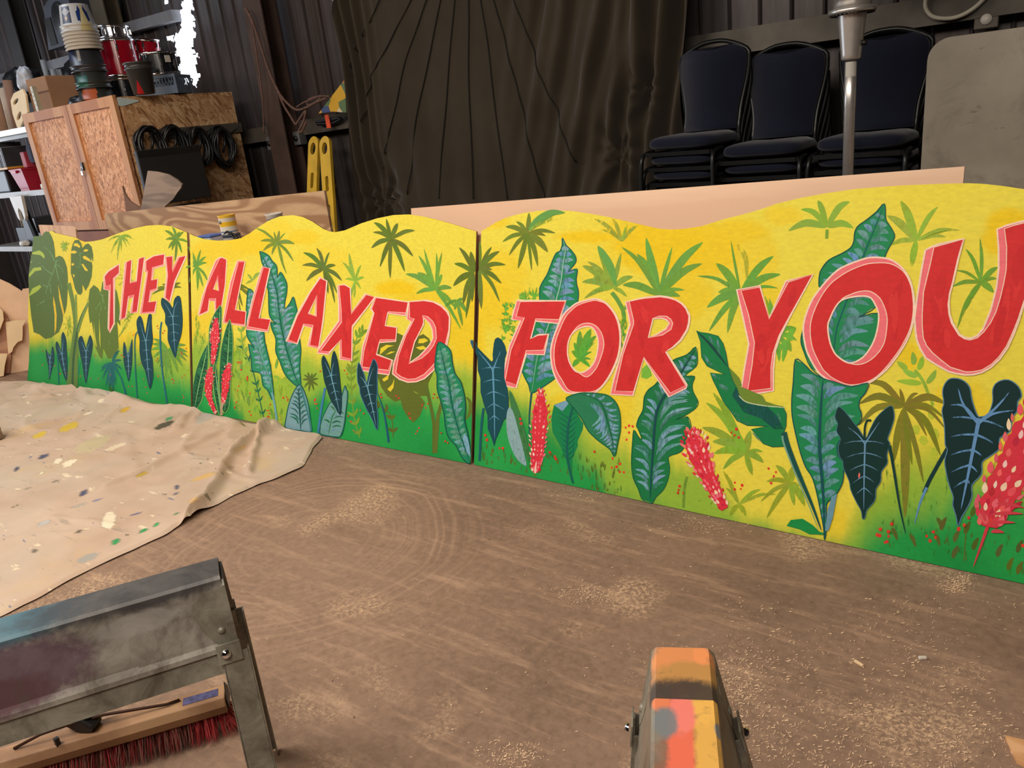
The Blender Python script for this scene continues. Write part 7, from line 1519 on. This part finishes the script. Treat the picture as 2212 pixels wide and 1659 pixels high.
MB().prism([(-.034, -.022), (.034, -.022), (.036, .01), (0, .05), (-.036, .01)], org - d * .002, sd, nz, -.003).obj('end_plate', M_DKSTEEL, t)
br = MB(); random.seed(11)
for i in range(3600):
    x = ru(.0, L); row = ru(-1, 1); s0 = org + d * x + sd * (row * .032 + .010) - nz * .022
    fl = (1 - min(1, x / .05)); ln = ru(.082, .102)
    dv = (-nz * .80 + sd * (.42 + row * .28 + ru(-.1, .1)) - d * (fl * .9 * rnd() + ru(-.12, .12))).normalized(); e = s0 + dv * ln
    if e.z < .004: e = s0 + dv * ln * ((s0.z - .004) / max(.001, (s0.z - e.z)))
    wv = dv.cross(V((rnd() - .5, rnd() - .5, rnd() - .5))).normalized() * .0009; mid = s0.lerp(e, .55) + V((ru(-.004, .004), ru(-.004, .004), 0))
    br.add([s0 - wv, s0 + wv, mid + wv, mid - wv, e], [(0, 1, 2, 3), (3, 2, 4)], 0 if rnd() < (.95 if x < .10 else .45) else 1)
o = br.obj('bristles', [simple('red_bristle', (168, 46, 50), .6, 0, .3), simple('dusty_bristle', (138, 88, 76), .7, 0, .3)], t, fix=False); o['kind'] = 'stuff'
W_ = [org + d * .13 + nz * .026 - sd * .01, org + d * .165 + nz * .03, org + d * .33 + nz * .055, org + d * .43 + nz * .055, org + d * .50 + nz * .05, org + d * .575 + nz * .026 - sd * .004]
MB().tube(W_, .0045, 7).obj('wire_brace', simple('rusty_wire', (66, 40, 28), .6, .3), t)
MB().span(org + d * .36 + nz * .02 + sd * .004, org + d * .43 + nz * .075 - sd * .03, .045, .05, bev=.008).lathe([(.02, 0), (.024, .07), (.02, .075)], org + d * .385 + nz * .045 - sd * .006, 20, M=Matrix.Rotation(R(-35), 3, 'X')).box(org + d * .455 + nz * .03 + sd * .03, (.012, .012, .03)).obj('handle_socket', M_BLACK, t)

# ================================================================== LITTER ON THE FLOOR
q = [onZ(x, y) for x, y in ((2171, 1596), (2240, 1613), (2240, 1672), (2196, 1650))]
o = V((q[0].x, q[0].y, .001)); tag(MB().prism([((p - o).x, (p - o).y) for p in q], o, (1, 0, 0), (0, 1, 0), .011).obj('wood_offcut', mat_wood('fresh_offcut', (214, 160, 110), (236, 186, 138), (4, 30, 4), 1)), 'fresh pale wood offcut at the right edge of the floor', 'wood offcut')
a, b = onZ(1846, 1427, .004), onZ(1864, 1438, .004); tag(MB().span(a, b, .006, .006).obj('wood_splinter', M_CRM), 'pale wood splinter on the sawdust right of the end-on sawhorse', 'splinter')
p = onZ(1993, 1421, .006); tag(MB().span(p + V((-.010, -.006, 0)), p + V((.010, .006, 0)), .011, .010, bev=.004).obj('white_peg', M_WHITEP), 'small white plastic peg on the floor at the right', 'peg')
p = onZ(2, 955); t = thing('wooden_post', 'short grey post standing on the drop cloth at the left edge', 'post', (p.x - .03, p.y, .02)); MB().box((0, 0, .10), (.07, .05, .20), bev=.004).obj('post_body', M_CUT, t)
sh = MB(); random.seed(23)
def flake(p, s, up=.0):
    a = ru(0, pi); l, w = s * ru(.5, 1.6), s * ru(.15, .35); c = V((cos(a), sin(a), 0)); k = V((-sin(a), cos(a), 0)); z = V((0, 0, ru(.001, .003)))
    sh.add([p - c * l - k * w + z, p + c * l - k * w + z, p + c * l + k * w + z * 1.5 + V((0, 0, up * rnd() * s)), p - c * l + k * w + z], [(0, 1, 2, 3)])
for i in range(4600):
    x, y = ru(1560, 2230), ru(1290, 1680); k = .5 + noise.noise(V((x * .006, y * .008, 0))) + .6 * sst(1480, 1620, y) - .5 * sst(1950, 2150, x)
    if rnd() < k * .75: flake(onZ(x, y), ru(.0012, .0042), .5)
for (cx, cy, sx, sy, n_) in ((1268, 1284, 34, 12, 420), (2075, 1252, 18, 8, 240), (2062, 1270, 16, 7, 200), (1105, 1632, 40, 16, 300), (1500, 1135, 50, 14, 180), (1640, 1135, 40, 10, 60), (1250, 1070, 40, 8, 120), (1450, 1440, 60, 30, 160), (1590, 1460, 40, 40, 400), (1600, 1540, 40, 50, 260), (1300, 1190, 200, 60, 160), (900, 1400, 300, 120, 160)):
    for i in range(n_): flake(onZ(random.gauss(cx, sx), random.gauss(cy, sy)), ru(.0012, .0036), .4)
o = sh.obj('wood_shavings', simple('pale_sawdust', (238, 206, 170), .8, 0, .12), fix=False); tag(o, 'pale wood shavings and sawdust scattered over the right of the floor', 'shavings', kind='stuff')
# ================================================================== LIGHT
w = bpy.data.worlds.new('daylight'); scene.world = w; w.use_nodes = True
bg = w.node_tree.nodes['Background']; bg.inputs[0].default_value = (.80, .88, 1.0, 1); bg.inputs[1].default_value = 4.0
def area(name, loc, look, size, energy, col, sy=None, spread=180):
    l = bpy.data.lights.new(name, 'AREA'); l.shape = 'RECTANGLE'; l.size = size; l.size_y = sy or size; l.energy = energy; l.color = col; l.spread = R(spread)
    o = bpy.data.objects.new(name, l); COL.objects.link(o); o.location = loc
    o.rotation_euler = (V(look) - V(loc)).to_track_quat('-Z', 'Y').to_euler(); return o
WARM = (1.0, .89, .77)
area('work_lamp', (-3.2, -.6, 3.9), (-3.0, 1.6, 0), 2.6, 150, WARM, 1.2)
area('work_lamp', (-6.4, .2, 3.9), (-6.2, 2.0, 0), 2.2, 95, WARM, 1.2)
area('work_lamp', (-.2, -.8, 3.8), (-.4, 1.8, .2), 2.0, 105, WARM, 1.2)
area('upper_left_cool_fill', (-8.6, 3.2, 4.7), (-8.4, 4.6, 2.2), 1.6, 42, (.76, .86, 1.0), 1.0)  # added cool fill for the upper-left wall and pails; the roof has no opening
area('door_daylight', (-12.8, 1.9, 1.9), (-9, 3.6, 1.6), 2.4, 50, (.80, .88, 1.0), 2.0)
scene.view_settings.view_transform = 'Standard'; scene.view_settings.look = 'None'; scene.view_settings.gamma = 1.0; scene.view_settings.use_curve_mapping = False
scene.cycles.transparent_max_bounces = 32
scene.view_settings.exposure = 0.0
